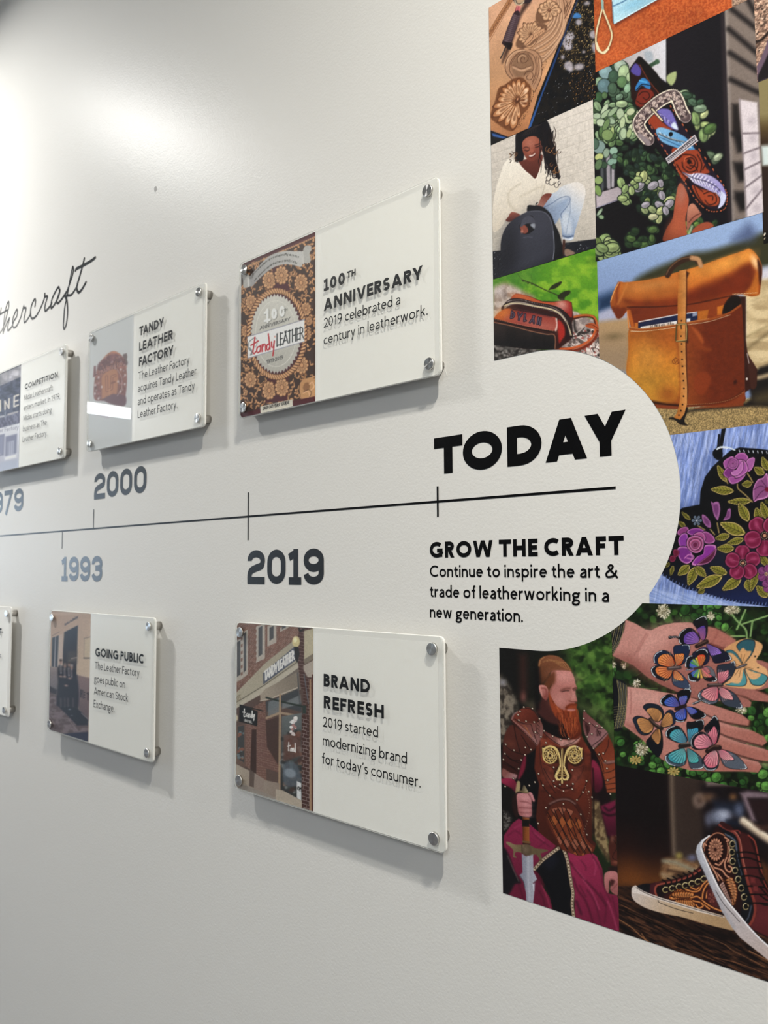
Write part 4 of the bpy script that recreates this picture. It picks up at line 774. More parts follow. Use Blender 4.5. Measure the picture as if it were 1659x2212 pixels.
def art_backpack(a):
    a.T(Z6); a.P([(0, -200), (1800, -200), (1800, 2300), (0, 2300)], gradf('8fa8d2', '7a90bc', (300, 300), (300, 900)))
    a.P([(400, 640), (560, 540), (800, 440), (940, 380), (1100, 360), (1300, 300), (1700, 150), (1800, 120), (1800, 480), (1600, 520), (1000, 700), (500, 700)], '3b3a24', 22, 1); a.P([(1400, 170), (1480, 110), (1540, 180), (1500, 260), (1330, 260)], '4d5b82', 36, 1, .9)
    a.P([(40, 800), (200, 740), (220, 900), (40, 950)], '20395c', 30); a.P([(40, 950), (230, 870), (360, 960), (330, 1020), (40, 1050)], 'a9abc4', 18); a.P([(1560, 540), (1800, 470), (1800, 650), (1560, 660)], 'c9c6d2', 22)
    a.P([(40, 1030), (360, 990), (360, 1500), (40, 1500)], gradf('b09068', '9d8468', (200, 1050), (200, 1350)), 16); a.E(200, 1170, 70, 26, '6a5a3c', -5, 20, .7)
    a.P([(1440, 640), (1800, 610), (1800, 1560), (1440, 1560)], noisef('b29a72', 'd6c096', 160, 60, 3), 14)
    a.L([(1460, 1290), (1600, 1180), (1700, 1110)], 22, '6a5a3c', 14, a=.7); a.L([(1440, 1180), (1560, 1120), (1700, 1050)], 14, '8a7850', 12, a=.6); a.E(1520, 760, 200, 30, 'e0cda4', -5, 30, .6)
    a.P([(560, 1830), (1000, 1830), (1800, 1700), (1800, 2300), (560, 2300)], '9d8558', 8); a.grain(.42, 1.9, 5, [(560, 1830), (1000, 1830), (1800, 1700), (1800, 2300), (560, 2300)])
    a.P([(880, 1880), (1000, 1850), (1460, 1790), (1480, 1650), (1480, 1560), (1560, 1480), (1620, 1450), (1800, 1430), (1800, 1800), (1500, 1830), (1000, 1870), (900, 1890)], '1f1a18', 12, 1); a.P([(1480, 1560), (1600, 1530), (1680, 1510), (1700, 1540), (1560, 1580)], 'c6ae88', 10, 1, .8); a.P([(1540, 1720), (1800, 1650), (1800, 1760), (1560, 1800)], '55482e', 30, 1, .8)
    a.P([(860, 1700), (900, 1840), (900, 1870), (870, 1970), (900, 2010), (830, 2000), (780, 1960), (720, 1945), (760, 1930), (830, 1930)], '1e1714', 4, 1)
    # side and dark back panel
    a.P([(1400, 790), (1450, 790), (1450, 1200), (1470, 1350), (1560, 1480), (1550, 1640), (1500, 1660), (1440, 1700)], '3a1a12', 4); a.P([(1455, 1310), (1490, 1370), (1545, 1480), (1550, 1640), (1500, 1660), (1480, 1500), (1465, 1420)], '46241a', 4, 1); a.E(1460, 1570, 10, 12, 'd8d0cc', 0, 3); a.L([(1463, 1330), (1480, 1420)], 5, 'c9c4c4', 3)
    # pocket back
    a.P([(330, 920), (340, 860), (1330, 780), (1400, 790), (1410, 900), (1400, 1050), (370, 1110), (345, 1000)], gradf('7a3014', '8f3d16', (500, 900), (1200, 1000)), 2); a.L([(345, 930), (385, 1090)], 34, 'b85c1e', 4, 0); a.L([(330, 930), (345, 1090)], 12, 'd8823a', 3, 0); a.P([(400, 1040), (440, 1040), (430, 1100), (400, 1100)], 'c06a20', 3)
    a.P([(1320, 780), (1400, 800), (1400, 880), (1380, 900), (1240, 960), (1240, 880)], '1b120e', 5, 1); a.P([(1180, 890), (1240, 870), (1220, 960), (1180, 965)], 'c8701e', 4); a.P([(995, 930), (1100, 915), (1080, 1010), (995, 1010)], 'b4641c', 4)
    # book
    a.P([(432, 1040), (800, 960), (992, 935), (992, 1010), (560, 1090), (432, 1095)], '1a2348', 2); a.L([(440, 1030), (800, 962), (985, 938)], 9, 'd8d6da', 2, 0); a.P([(455, 1078), (800, 1020), (800, 1060), (500, 1094), (455, 1094)], 'dcdcde', 2); a.P([(890, 1000), (925, 998), (925, 1030), (890, 1030)], 'd8d8dc', 2); a.P([(945, 950), (990, 940), (990, 970), (948, 980)], '8a90a8', 3)
    for i, ch in enumerate("Simpson the Da"):
        if ch == ' ': continue
        W, P = glyph(ch, .14)
        for p in P: a.L([(545 + i * 21 + q[0] * 24, 1086 - i * 2.2 - q[1] * 34) for q in p if q[1] > -.2], 4, '20222c', 1.2, 0)
    # front pocket
    a.P([(350, 1090), (480, 1100), (700, 1075), (900, 1040), (1100, 1005), (1280, 950), (1400, 870), (1420, 1000), (1435, 1300), (1440, 1600), (1440, 1700), (1410, 1800), (1000, 1830), (700, 1840), (500, 1800), (330, 1560), (340, 1300)], gradf('b5651d', '6f2a10', (560, 1500), (1100, 1450), '96491a'), 2, 1)
    a.P([(360, 1110), (480, 1120), (640, 1090), (780, 1080), (810, 1300), (820, 1700), (700, 1800), (560, 1780), (440, 1620), (335, 1560), (350, 1300)], gradf('a85a1c', 'c98a2a', (600, 1150), (520, 1650), 'c27a26'), 16, 1); a.E(520, 1350, 110, 160, 'cd8b36', 10, 50, .8); a.E(520, 1620, 140, 110, 'c48a2c', 20, 50, .8); a.E(680, 1180, 140, 80, '99501a', 0, 50, .8); a.E(720, 1720, 90, 80, '9a4f18', 0, 40, .8)
    a.grain(.13, 40, 8, [(350, 1110), (810, 1080), (820, 1800), (400, 1600)]); a.grain(.08, 7, 18, [(350, 1110), (1420, 900), (1430, 1800), (400, 1650)])
    a.P([(900, 1060), (960, 1100), (1020, 1200), (1060, 1260), (1120, 1280), (1110, 1310), (1000, 1290), (940, 1230), (900, 1200)], '8c3d16', 10, 1, .9); a.P([(940, 1080), (1010, 1130), (1050, 1210), (1035, 1230), (980, 1150)], 'a85020', 8, 1); a.P([(970, 1540), (1050, 1500), (1110, 1530), (1120, 1600), (1080, 1680), (1030, 1730), (970, 1680), (960, 1600)], '8f3a16', 9, 1, .8); a.E(1350, 1600, 14, 20, '3a140a', 30, 6)
    a.L([(355, 1092), (480, 1103), (700, 1078), (900, 1043), (1100, 1008), (1280, 952), (1400, 875)], 18, '9a4c1c', 3); a.L([(360, 1084), (480, 1095), (700, 1070), (900, 1035), (1100, 1000)], 5, 'c98a50', 2)
    p = smooth([(365, 1118), (480, 1120), (700, 1094), (790, 1078)], 16)
    for k in range(0, len(p), 1): a.E(p[k][0], p[k][1], 6, 2.6, 'd8c0a0', -5, 1.4)
    p = smooth([(905, 1056), (1100, 1028), (1300, 965)], 18)
    for k in range(len(p)): a.E(p[k][0], p[k][1], 6, 2.6, 'c8a888', -12, 1.4)
    a.L([(560, 1790), (800, 1820), (1000, 1815), (1250, 1780), (1400, 1700), (1440, 1660)], 8, '5a2410', 3); a.P([(560, 1775), (700, 1800), (820, 1810), (820, 1850), (600, 1830)], '2a120c', 8, 1, .8); a.P([(590, 1810), (820, 1830), (820, 1855), (610, 1845)], '8a3f20', 4)
    a.P([(1000, 1840), (1250, 1800), (1380, 1740), (1440, 1680), (1430, 1800), (1380, 1830), (1000, 1850)], '8a3c18', 5, 1, .9)
    for q in range(26): t = q / 25; a.E(900 + 520 * t, 1812 - 20 * t - 90 * t ** 4, 7, 2.6, 'b88a5c', -10, 1.5, .8)
    # stamp
    a.L([(755, 1400), (785, 1370), (815, 1385), (820, 1420), (790, 1432), (760, 1420), (755, 1400)], 6, '7c3a18', 2, 0); a.L([(770, 1390), (785, 1420), (800, 1390), (812, 1420)], 5, '7c3a18', 2, 0)
    # roll
    a.P([(170, 830), (200, 740), (250, 655), (330, 655), (560, 625), (820, 555), (1000, 505), (1200, 435), (1420, 360), (1485, 340), (1540, 380), (1590, 460), (1605, 540), (1590, 700), (1575, 770), (1500, 790), (1430, 770), (1300, 780), (1100, 830), (880, 870), (600, 885), (380, 880), (330, 920), (280, 985), (235, 998), (210, 950), (175, 890)], gradf('bf6a24', '8a3a12', (700, 600), (760, 860)), 2, 1)
    a.P([(900, 560), (1100, 480), (1400, 380), (1480, 350), (1540, 420), (1540, 480), (1300, 560), (1100, 640), (900, 720)], gradf('d98a34', 'b9611f', (1200, 440), (1260, 640)), 18, 1, .95); a.E(1280, 480, 180, 46, 'e29a42', -20, 30, .8)
    a.P([(900, 760), (1100, 680), (1300, 590), (1420, 500), (1500, 480), (1530, 560), (1500, 680), (1440, 740), (1200, 790), (900, 850)], '74280e', 22, 1, .9); a.P([(1440, 770), (1500, 690), (1550, 560), (1570, 600), (1575, 720), (1560, 780)], 'c06a20', 10, 1); a.E(1540, 470, 30, 66, 'f0c08a', -25, 12, .9); a.P([(1560, 440), (1590, 480), (1604, 560), (1585, 680), (1568, 560)], '3a170c', 6, 1, .9)
    a.P([(330, 700), (560, 650), (800, 600), (810, 760), (600, 800), (330, 800)], 'b86a28', 26, 1, .8); a.E(560, 680, 160, 34, 'd08a44', -8, 26, .8); a.P([(300, 820), (500, 840), (800, 820), (800, 880), (420, 885)], '7a2f10', 16, 1, .8); a.L([(250, 665), (230, 760), (235, 850), (250, 960)], 22, '8a3a14', 8); a.L([(330, 665), (280, 780), (240, 860)], 14, 'd08038', 9, a=.8); a.L([(172, 840), (205, 745), (248, 662)], 7, 'e0a468', 2); a.P([(180, 890), (240, 900), (320, 900), (280, 980), (235, 995)], '6e2a10', 8, 1, .8)
    a.L([(330, 890), (600, 888), (900, 866), (1100, 830), (1320, 782)], 8, '3a150a', 4); a.grain(.1, 24, 9, [(170, 880), (250, 650), (1480, 340), (1600, 540), (1560, 780), (880, 870), (240, 990)])
    for q in range(17): a.E(1330 + q * 14, 768 - q * .8, 5, 2.4, 'e8cfa8', 0, 1.3)
    # handle
    a.L([(710, 590), (760, 510), (860, 445), (960, 430), (1020, 480)], 52, '3c2418', 4); a.L([(940, 425), (1000, 440), (1025, 500)], 44, 'b98a60', 5); a.L([(700, 580), (740, 510), (830, 440), (930, 418)], 8, '7c5a3e', 4)
    # strap
    a.P([(880, 540), (915, 570), (895, 620), (893, 900), (880, 1060), (900, 1060), (905, 1230), (890, 1230), (896, 1500), (905, 1700), (880, 1880), (862, 1700)], '2b130c', 5, 0, .85)
    a.P([(820, 548), (885, 535), (888, 700), (884, 900), (880, 1060), (880, 1230), (884, 1450), (896, 1650), (896, 1800), (870, 1900), (830, 1955), (770, 1935), (800, 1890), (822, 1800), (836, 1650), (826, 1450), (812, 1230), (806, 1060), (806, 800)], gradf('b9712c', 'c88848', (815, 900), (885, 900)), 2); a.grain(.10, 10, 9, [(806, 548), (888, 535), (896, 1900), (800, 1900)], 2, 1)
    a.L([(888, 560), (886, 900), (882, 1220), (898, 1600), (898, 1800)], 6, '7a3c18', 3, a=.8)
    for (x, y) in [(842, 1020), (838, 1165), (843, 1238), (845, 1312), (848, 1386), (851, 1450), (856, 1520), (861, 1587), (865, 1660), (862, 1734), (852, 1812), (836, 1870), (818, 1912)]: a.E(x, y, 8, 8, '2c130a', 0, 2)
    a.L([(800, 1055), (885, 1050), (892, 1100), (888, 1200), (880, 1215), (795, 1215), (788, 1200), (795, 1070), (800, 1055)], 15, '5f4a26', 2, 0); a.L([(800, 1055), (885, 1050), (890, 1100), (886, 1200), (795, 1212)], 6, 'c0a468', 2, 0); a.L([(838, 1060), (840, 1095)], 10, '3a2a18', 2)
    a.grain(.06, 1.6, 3)
def leaf(a, x0, y0, x1, y1, w, fill='7f7a2a', edge='c6ad6c', bend=0):
    dx, dy = x1 - x0, y1 - y0; L = math.hypot(dx, dy); nx, ny = -dy / L, dx / L
    q = lambda t, s: (x0 + dx * t + nx * (s * w / 2 + bend * math.sin(math.pi * t)), y0 + dy * t + ny * (s * w / 2 + bend * math.sin(math.pi * t)))
    o = [q(0, 0), q(.2, .75), q(.45, 1), q(.7, .75), q(1, 0), q(.7, -.75), q(.45, -1), q(.2, -.75)]
    a.P(o, '0c0c12', 2.5, 1); sc = lambda k: [(x0 + dx * .5 + (p[0] - x0 - dx * .5) * k, y0 + dy * .5 + (p[1] - y0 - dy * .5) * k) for p in o]
    a.P(sc(.93), edge, 1.5, 1); a.P(sc(.80), fill, 2.5, 1); a.P([q(.05, 0), q(.3, .6), q(.6, .6), q(.95, 0)], '9c9634', 4, 1, .6)
    a.L([q(0.02, 0), q(.5, 0), q(.98, 0)], 6, '2a2610', 1.8)
    for k in range(6):
        t = .14 + k * .13
        for sg in (1, -1): a.L([q(t, 0), q(t + .12, sg * .62)], 4, '3a3614', 1.6)
def rose(a, cx, cy, r, c0, c1, c2, seed=0, sq=.9):
    rg = random.Random(seed)
    for ring, (k, n) in enumerate([(1.0, 8), (.72, 6), (.48, 5), (.27, 3)]):
        for i in range(n):
            t = 6.283 * (i + .5 * ring) / n + rg.uniform(-.15, .15); q = r * k * .58; x, y = cx + q * math.cos(t), cy + q * math.sin(t) * sq; R_ = r * k * .52
            a.E(x, y, R_ * 1.08, R_ * .86, '1e0a1e', math.degrees(t) + 90, 2.5); a.E(x, y, R_, R_ * .78, c2, math.degrees(t) + 90, 2); a.E(x - 2, y - 2, R_ * .88, R_ * .64, (c0, c1)[(i + ring) % 2], math.degrees(t) + 90, 6); a.E(x + q * .2 * math.cos(t), y + q * .2 * math.sin(t), R_ * .5, R_ * .22, c2, math.degrees(t) + 90, 6, .5)
    a.E(cx, cy, r * .14, r * .14, '3c1030', 0, 3)
def flower5(a, cx, cy, r, c0='7c1740', c1='b04a74', rot=0, sq=1, n=5):
    for i in range(n):
        t = 6.283 * i / n + rot; x, y = cx + r * .6 * math.cos(t), cy + r * .6 * math.sin(t) * sq
        for dd in (-.26, .26): a.E(x + r * .12 * math.cos(t + dd * 4), y + r * .12 * math.sin(t + dd * 4), r * .46, r * .40, '14060f', math.degrees(t), 2.5)
        for dd in (-.26, .26): a.E(x + r * .12 * math.cos(t + dd * 4), y + r * .12 * math.sin(t + dd * 4), r * .42, r * .35, c1, math.degrees(t), 2)
        for dd in (-.26, .26): a.E(x + r * .10 * math.cos(t + dd * 4), y + r * .10 * math.sin(t + dd * 4), r * .38, r * .30, c0, math.degrees(t), 5)
        a.E(x + r * .14 * math.cos(t), y + r * .14 * math.sin(t), r * .2, r * .1, c1, math.degrees(t) + 20, 8, .8)
        a.L([(cx, cy), (x, y)], 4, 'c890a4', 2.5, 0, .5)
    a.E(cx, cy, r * .17, r * .17, '2a0a14', 0, 2); a.E(cx, cy, r * .09, r * .09, 'c89070', 0, 2)
    for k in range(12): a.E(cx + r * .18 * math.cos(k * .523), cy + r * .18 * math.sin(k * .523), 4, 4, 'd8c09c', 0, 1.2)
def art_flowerbag(a):
    a.T(Z7); a.P([(-100, -100), (1800, -100), (1800, 2300), (-100, 2300)], noisef('6f86c4', '98aade', 20, 170, 3, 12, 3)); a.grain(.2, 2.5, 6, None, 1, 12, 8); a.P([(-100, 1900), (400, 2000), (1500, 2150), (1500, 2300), (-100, 2300)], noisef('8ba2d8', 'b8c8ee', 200, 16, 4, 20), 20, 0, .6)
    rg = random.Random(4)
    for k in range(130):
        x, y = rg.uniform(320, 1500), rg.uniform(150, 950)
        a.L([(x, y), (x + rg.uniform(-15, 25), y + rg.uniform(40, 80)), (x + rg.uniform(-20, 60), y + rg.uniform(90, 190))], rg.uniform(4, 9), rg.choice(['b4c2ec', '5f76b4', '54699f', 'a3b3e4', 'c4d0f2']), 3, 1, .5)
    a.P([(640, 930), (700, 690), (830, 520), (870, 480), (780, 420), (760, 700), (600, 960), (430, 1010), (430, 1060), (660, 1010)], '46588f', 40, 1, .7)
    # strap and ring
    a.P([(890, 140), (940, 130), (905, 330), (900, 400), (850, 400), (870, 280)], '0c0d12', 3); a.L([(862, 210), (852, 330), (830, 400)], 24, '101218', 3); a.P([(790, 400), (840, 360), (900, 400), (895, 470), (850, 495), (800, 460)], '0d0e13', 3, 1)
    # bag
    a.P([(640, 1000), (650, 850), (700, 690), (780, 580), (880, 480), (1000, 380), (1100, 350), (1300, 365), (1500, 390), (1600, 2200), (1400, 2160), (1100, 2120), (900, 2070), (700, 2010), (480, 1960), (330, 1880), (200, 1790), (150, 1600), (300, 1200), (440, 1040)], gradf('090a10', '1a2552', (800, 1500), (900, 2100)), 3)
    a.P([(700, 1400), (1500, 1300), (1500, 1900), (700, 1700)], '23233a', 60, 0, .7)
    a.L([(835, 370), (880, 345), (960, 350), (1040, 380)], 16, 'c8d4e4', 2); a.L([(840, 375), (890, 355), (960, 362)], 6, 'ffffff', 2)
    for k in range(9): x = 1090 + k * 52; a.L([(x, 380 + k * 3), (x + 8, 402 + k * 3)], 9, 'c4cad8', 2, 0)
    for k in range(34):
        t = k / 33; x = 215 + 1250 * t; y = 1815 + 330 * (1 - (1 - t) ** 2.2); a.L([(x, y), (x + 10, y - 26)], 8, '6a7fb8', 2, 0); a.L([(x + 14, y - 4), (x + 20, y - 30)], 7, '05060c', 2, 0)
    for args in [(950, 750, 838, 545, 90), (1040, 850, 755, 825, 110), (1240, 760, 1115, 775, 90), (1240, 960, 945, 970, 90), (1380, 660, 1255, 575, 100), (1417, 620, 1350, 450, 90), (1200, 1200, 1080, 970, 120), (1330, 1190, 1280, 1030, 110), (1417, 1180, 1340, 960, 100), (1170, 1340, 860, 1205, 150), (990, 1350, 810, 1390, 90), (1150, 1390, 940, 1450, 90), (1040, 1500, 830, 1500, 110),
                 (530, 1690, 390, 1810, 110), (600, 1700, 510, 1930, 120), (590, 1700, 720, 1830, 100), (960, 1790, 750, 1710, 110), (910, 1810, 590, 1950, 140), (1120, 1830, 890, 1980, 130), (1180, 1850, 1215, 2000, 110), (1300, 1740, 1220, 2000, 90), (1417, 2060, 1280, 1920, 110), (700, 1960, 620, 2010, 70), (340, 1690, 310, 1815, 50), (300, 1660, 250, 1720, 44), (480, 1260, 400, 1190, 60), (540, 1180, 430, 1080, 50), (1417, 960, 1390, 985, 60), (1417, 1700, 1330, 1570, 90)]:
        leaf(a, *args)
    for p in [[(1070, 770), (1080, 820), (1160, 890), (1240, 970)], [(930, 700), (960, 760)], [(1180, 640), (1220, 700), (1245, 750)], [(840, 1210), (860, 1320)], [(760, 1280), (810, 1340)], [(620, 1240), (700, 1290)]]: a.L(p, 15, '9a8450', 2.5)
    for P_ in [[(760, 950), (790, 970), (820, 955), (865, 965), (885, 1060), (860, 1180), (845, 1200), (800, 1130), (780, 1040)], [(660, 1100), (720, 1130), (770, 1200), (775, 1275), (720, 1260), (670, 1190)], [(900, 1190), (940, 1120), (960, 1045), (1000, 1040), (995, 1150), (960, 1180)]]:
        a.P(P_, '0c0610', 4, 1); c = np.mean(P_, 0); a.P([tuple(c + (np.array(p) - c) * .86) for p in P_], '9c5f96', 2.5, 1); a.P([tuple(c + (np.array(p) - c) * .55) for p in P_], '6a3068', 4, 1, .8)
    for k in range(6): t = k * 1.05; petal(a, 608, 1182, 608 + 62 * math.cos(t), 1182 + 62 * math.sin(t), 34, '12141c', '5a6a80', '8a9ab0')
    a.E(608, 1182, 8, 8, 'e0e0e8', 0, 2)
    # roses, traced outlines then inner petals
    def pet(P_, c, e='d58cc4', dk='200a20'):
        a.P(P_, dk, 3.5, 1); q = np.mean(P_, 0); a.P([tuple(q + (np.array(p) - q) * .93) for p in P_], e, 1.5, 1); a.P([tuple(q + (np.array(p) - q) * .83) for p in P_], c, 5, 1)
    u, v_ = '9a4a94', '7c2f7c'
    pet([(1030, 470), (1070, 420), (1140, 408), (1185, 440), (1195, 490), (1120, 520), (1060, 510)], u); pet([(1170, 510), (1210, 470), (1268, 465), (1262, 540), (1230, 610), (1180, 625)], 'a25a9c'); pet([(905, 520), (960, 470), (1020, 450), (1050, 500), (980, 600), (930, 600)], u)
    pet([(905, 650), (940, 590), (1000, 560), (1060, 640), (1000, 700), (950, 700)], v_); pet([(960, 700), (1040, 680), (1120, 640), (1170, 660), (1100, 740), (1000, 770)], u); pet([(1060, 500), (1140, 490), (1180, 540), (1190, 620), (1120, 680), (1040, 700), (1070, 600)], 'a0509c'); pet([(990, 640), (1060, 600), (1130, 500), (1140, 580), (1100, 650), (1030, 680)], 'b068aa'); pet([(960, 560), (985, 490), (1050, 470), (1085, 520), (1060, 590), (1000, 600)], v_); rose(a, 1020, 535, 46, '7a2a70', '96448c', 'c884bc', 2)
    U_, V_ = '8c3a7c', '7a2a86'
    pet([(385, 1310), (430, 1265), (500, 1255), (520, 1300), (460, 1340), (400, 1350)], U_); pet([(490, 1310), (560, 1270), (660, 1275), (720, 1330), (640, 1350), (540, 1350)], V_); pet([(700, 1300), (790, 1350), (820, 1420), (760, 1450), (690, 1430), (660, 1350)], U_)
    pet([(395, 1400), (440, 1330), (500, 1330), (510, 1420), (480, 1500), (420, 1490)], '86359a'); pet([(380, 1540), (400, 1480), (500, 1480), (560, 1560), (560, 1640), (500, 1680), (420, 1640)], V_); pet([(700, 1460), (800, 1450), (838, 1480), (810, 1560), (760, 1650), (640, 1700), (540, 1690), (600, 1600), (680, 1560)], '8a2f96'); pet([(690, 1620), (770, 1560), (836, 1490), (820, 1580), (740, 1670), (600, 1695)], '5c1f3e')
    pet([(570, 1340), (660, 1310), (710, 1370), (690, 1420), (600, 1400)], 'a04a84'); pet([(490, 1420), (520, 1370), (600, 1350), (680, 1390), (690, 1480), (640, 1550), (560, 1550), (500, 1490)], '8c3864'); pet([(520, 1450), (550, 1400), (620, 1390), (660, 1440), (630, 1510), (560, 1520)], 'a44a74'); pet([(550, 1460), (580, 1420), (620, 1430), (620, 1480), (580, 1500)], '6c2048'); a.L([(470, 1610), (520, 1570), (570, 1590), (560, 1620), (500, 1610)], 14, 'c070b0', 3)
    pet([(340, 1520), (380, 1510), (410, 1540), (390, 1590), (350, 1600)], '6a1434', 'a84a6c'); pet([(300, 1600), (340, 1580), (370, 1610), (350, 1650), (310, 1650)], '6a1434', 'a84a6c')
    pet([(1245, 820), (1300, 710), (1360, 690), (1417, 640), (1440, 900), (1300, 960), (1250, 970)], '8a4a80'); a.L([(1400, 810), (1330, 790), (1260, 830)], 5, '3c1438', 3); a.L([(1400, 820), (1330, 870), (1260, 960)], 5, '3c1438', 3); a.L([(1400, 800), (1340, 720)], 5, '3c1438', 3); a.E(1410, 830, 26, 26, '7a1030', 0, 4)
    flower5(a, 1380, 1355, 215, rot=-2.2); flower5(a, 1132, 1665, 185, rot=-1.62); flower5(a, 1400, 1790, 95, '6f2a64', 'a85a98'); flower5(a, 1440, 1920, 80, '6f2a64', 'a85a98', 1)
    a.grain(.06, 1.6, 3)
def wing(a, pts, dark, col, cx, cy, k=.66, streak='ffffff', n=6, dots=True):
    """one painted leather wing: dark rim, coloured inner field radiating from the body, white dots on the rim"""
    a.P(pts, '0a0c14', 2.5, 1); c = np.array(pts); q = c.mean(0); a.P([tuple(q + (p - q) * .95) for p in c], dark, 2.5, 1)
    inn = [(cx + (p[0] - cx) * k, cy + (p[1] - cy) * k) for p in pts]; far = max(math.hypot(p[0] - cx, p[1] - cy) for p in pts)
    a.P(inn, '0a0c14', 2.5, 1); qi = np.mean(inn, 0); inn2 = [tuple(qi + (np.array(p) - qi) * .93) for p in inn]; a.P(inn2, col, 2, 1)
    ang = [math.atan2(p[1] - q[1] + q[1] - cy, p[0] - cx) for p in pts if math.hypot(p[0] - cx, p[1] - cy) > far * .45]
    base = math.atan2(q[1] - cy, q[0] - cx); dl = [((t - base + math.pi) % (2 * math.pi)) - math.pi for t in ang]; t0, t1 = base + min(dl) * .8, base + max(dl) * .8
    for i in range(n):
        t = t0 + (t1 - t0) * i / (n - 1); r = far * k * .8
        a.L([(cx + 18 * math.cos(t), cy + 18 * math.sin(t)), (cx + r * math.cos(t), cy + r * math.sin(t))], (3, 7), streak, 3, 0, .5)
        t += (t1 - t0) / (n - 1) / 2; a.L([(cx + 18 * math.cos(t), cy + 18 * math.sin(t)), (cx + r * 1.05 * math.cos(t), cy + r * 1.05 * math.sin(t))], (3, 5), '2a1a20', 3, 0, .5)
    if dots:
        pp = smooth([tuple(q + (p - q) * .92) for p in c], 7, True)
        for p in pp:
            if math.hypot(p[0] - cx, p[1] - cy) > far * .86: a.E(p[0], p[1], 4.2, 4.2, 'dfe6ee', 0, 1.2)
def art_butterflies(a):
    a.T(Z8); a.P([(-100, -200), (1800, -200), (1800, 2400), (-100, 2400)], noisef('0d1509', '1f2e14', 60, 60, 3))
    full = [(0, 60), (1700, 60), (1700, 2200), (0, 2000)]
    a.spots(full, 520, (14, 42), ['23401a', '315a22', '1a3014', '274a1d', '3d6a28', '142410', '1d3818'], 5, 1.25, None, 4, .85)
    for reg, n, sd in [([(780, 80), (1250, 80), (1250, 330), (780, 260)], 26, 6), ([(100, 1450), (600, 1500), (800, 1900), (100, 1760)], 34, 7), ([(1400, 1150), (1700, 1150), (1700, 2100), (1450, 1900)], 40, 8), ([(600, 1750), (1700, 1820), (1700, 2100), (700, 1900)], 34, 9), ([(0, 480), (60, 480), (70, 1300), (0, 1200)], 12, 10)]:
        a.spots(reg, n, (26, 48), ['3c7030', '2f5e28', '4c8438', '27501f', '5a9040'], sd, 1.15, None, 2.5, 1, '14240f')
    a.P([(0, 350), (60, 500), (80, 1100), (80, 1350), (0, 1300)], '5a7a38', 20, 0, .6)
    rg = random.Random(5)
    for k in range(60): x, y = rg.uniform(60, 1650), rg.uniform(100, 1950); t = rg.uniform(0, 3.14); l = rg.uniform(50, 150); a.L([(x, y), (x + l * math.cos(t), y + l * math.sin(t))], rg.uniform(4, 9), rg.choice(['5a8a3c', '7aa050', '2c4c1c', '4a7a34']), 2.5, 0, .7)
    for p in [[(1250, 110), (1330, 230), (1430, 330), (1445, 430)], [(1430, 130), (1340, 330)], [(1660, 190), (1400, 275)], [(1500, 250), (1480, 400)], [(1280, 400), (1420, 400)]]: a.L(p, 18, '86a868', 3)
    def clover(x, y, r, c='c9c0a4', n=60, sq=1.1):
        rq = random.Random(int(x)); a.E(x, y, r * .9, r * sq * .85, '6f6a50', 0, 8)
        for k in range(n): t = rq.uniform(0, 6.28); q = r * math.sqrt(rq.random()); px_, py_ = x + q * math.cos(t), y + q * sq * math.sin(t); a.L([(px_, py_), (px_ + 13 * math.cos(t), py_ + 15 * math.sin(t))], (9, 4), rq.choice([c, 'e2dac4', 'a89c7c', 'f0e8d4', '8c8468']), 1.6, 0)
    clover(585, 145, 64, n=110); clover(1290, 130, 74, n=110, sq=.5); clover(1075, 190, 32, n=40); clover(310, 885, 34, 'd8d4cc', 40); clover(180, 700, 26, '8a8468', 24); clover(365, 1560, 64, 'd4ccb8', 90, .9); clover(1385, 1160, 50, n=50, sq=.5); clover(70, 690, 24, 'd8d4c4', 20)
    for cx, cy in [(300, 1670), (690, 1790)]:
        for k in range(9): t = k * .7; petal(a, cx, cy, cx + 66 * math.cos(t), cy + 50 * math.sin(t), 20, '4a3a14', 'c0a050', 'e8d898')
    # skin of upper hand
    SK = gradf('c58a80', 'a86a60', (300, 400), (600, 900))
    a.P([(200, 230), (300, 270), (400, 330), (460, 340), (560, 290), (700, 262), (850, 258), (1000, 290), (1120, 320), (1180, 350), (1330, 440), (1290, 520), (1400, 640), (1500, 640), (1600, 650), (1700, 690), (1700, 920), (1560, 960), (1700, 1020), (1700, 1080), (1500, 1060), (1380, 1020), (1450, 1040), (1490, 1080), (1480, 1130), (1400, 1130), (1300, 1080), (1200, 1070), (1000, 1060), (860, 1030), (700, 960), (560, 900), (420, 820), (280, 700), (60, 600), (100, 420)], SK, 3, 0)
    a.P([(380, 350), (600, 290), (840, 270), (860, 330), (700, 420), (500, 560), (300, 640), (330, 500)], 'd29a90', 50, 1, .8); a.P([(60, 600), (250, 610), (460, 780), (640, 900), (860, 1020), (700, 960), (420, 830)], '8f4f48', 40, 0, .8); a.L([(410, 370), (350, 480), (290, 600)], 7, 'a0625c', 8, a=.7); a.L([(430, 380), (330, 560), (330, 680)], 5, 'a0625c', 6, a=.6)
    a.P([(1040, 320), (1150, 330), (1320, 440), (1260, 510), (1120, 490), (1050, 440)], 'b36f62', 16, 1, .9); a.L([(1080, 470), (1130, 400), (1140, 340)], 8, '8a4c44', 8, a=.7); a.L([(1060, 480), (1150, 510), (1240, 540)], 18, '6a2c28', 8, a=.9)
    a.L([(1540, 950), (1660, 1000)], 10, '6a3a32', 6); a.L([(1320, 1000), (1420, 1020), (1500, 1060)], 10, '6a3a32', 6); a.L([(860, 1030), (1000, 1060), (1200, 1090)], 8, '4a2620', 6)
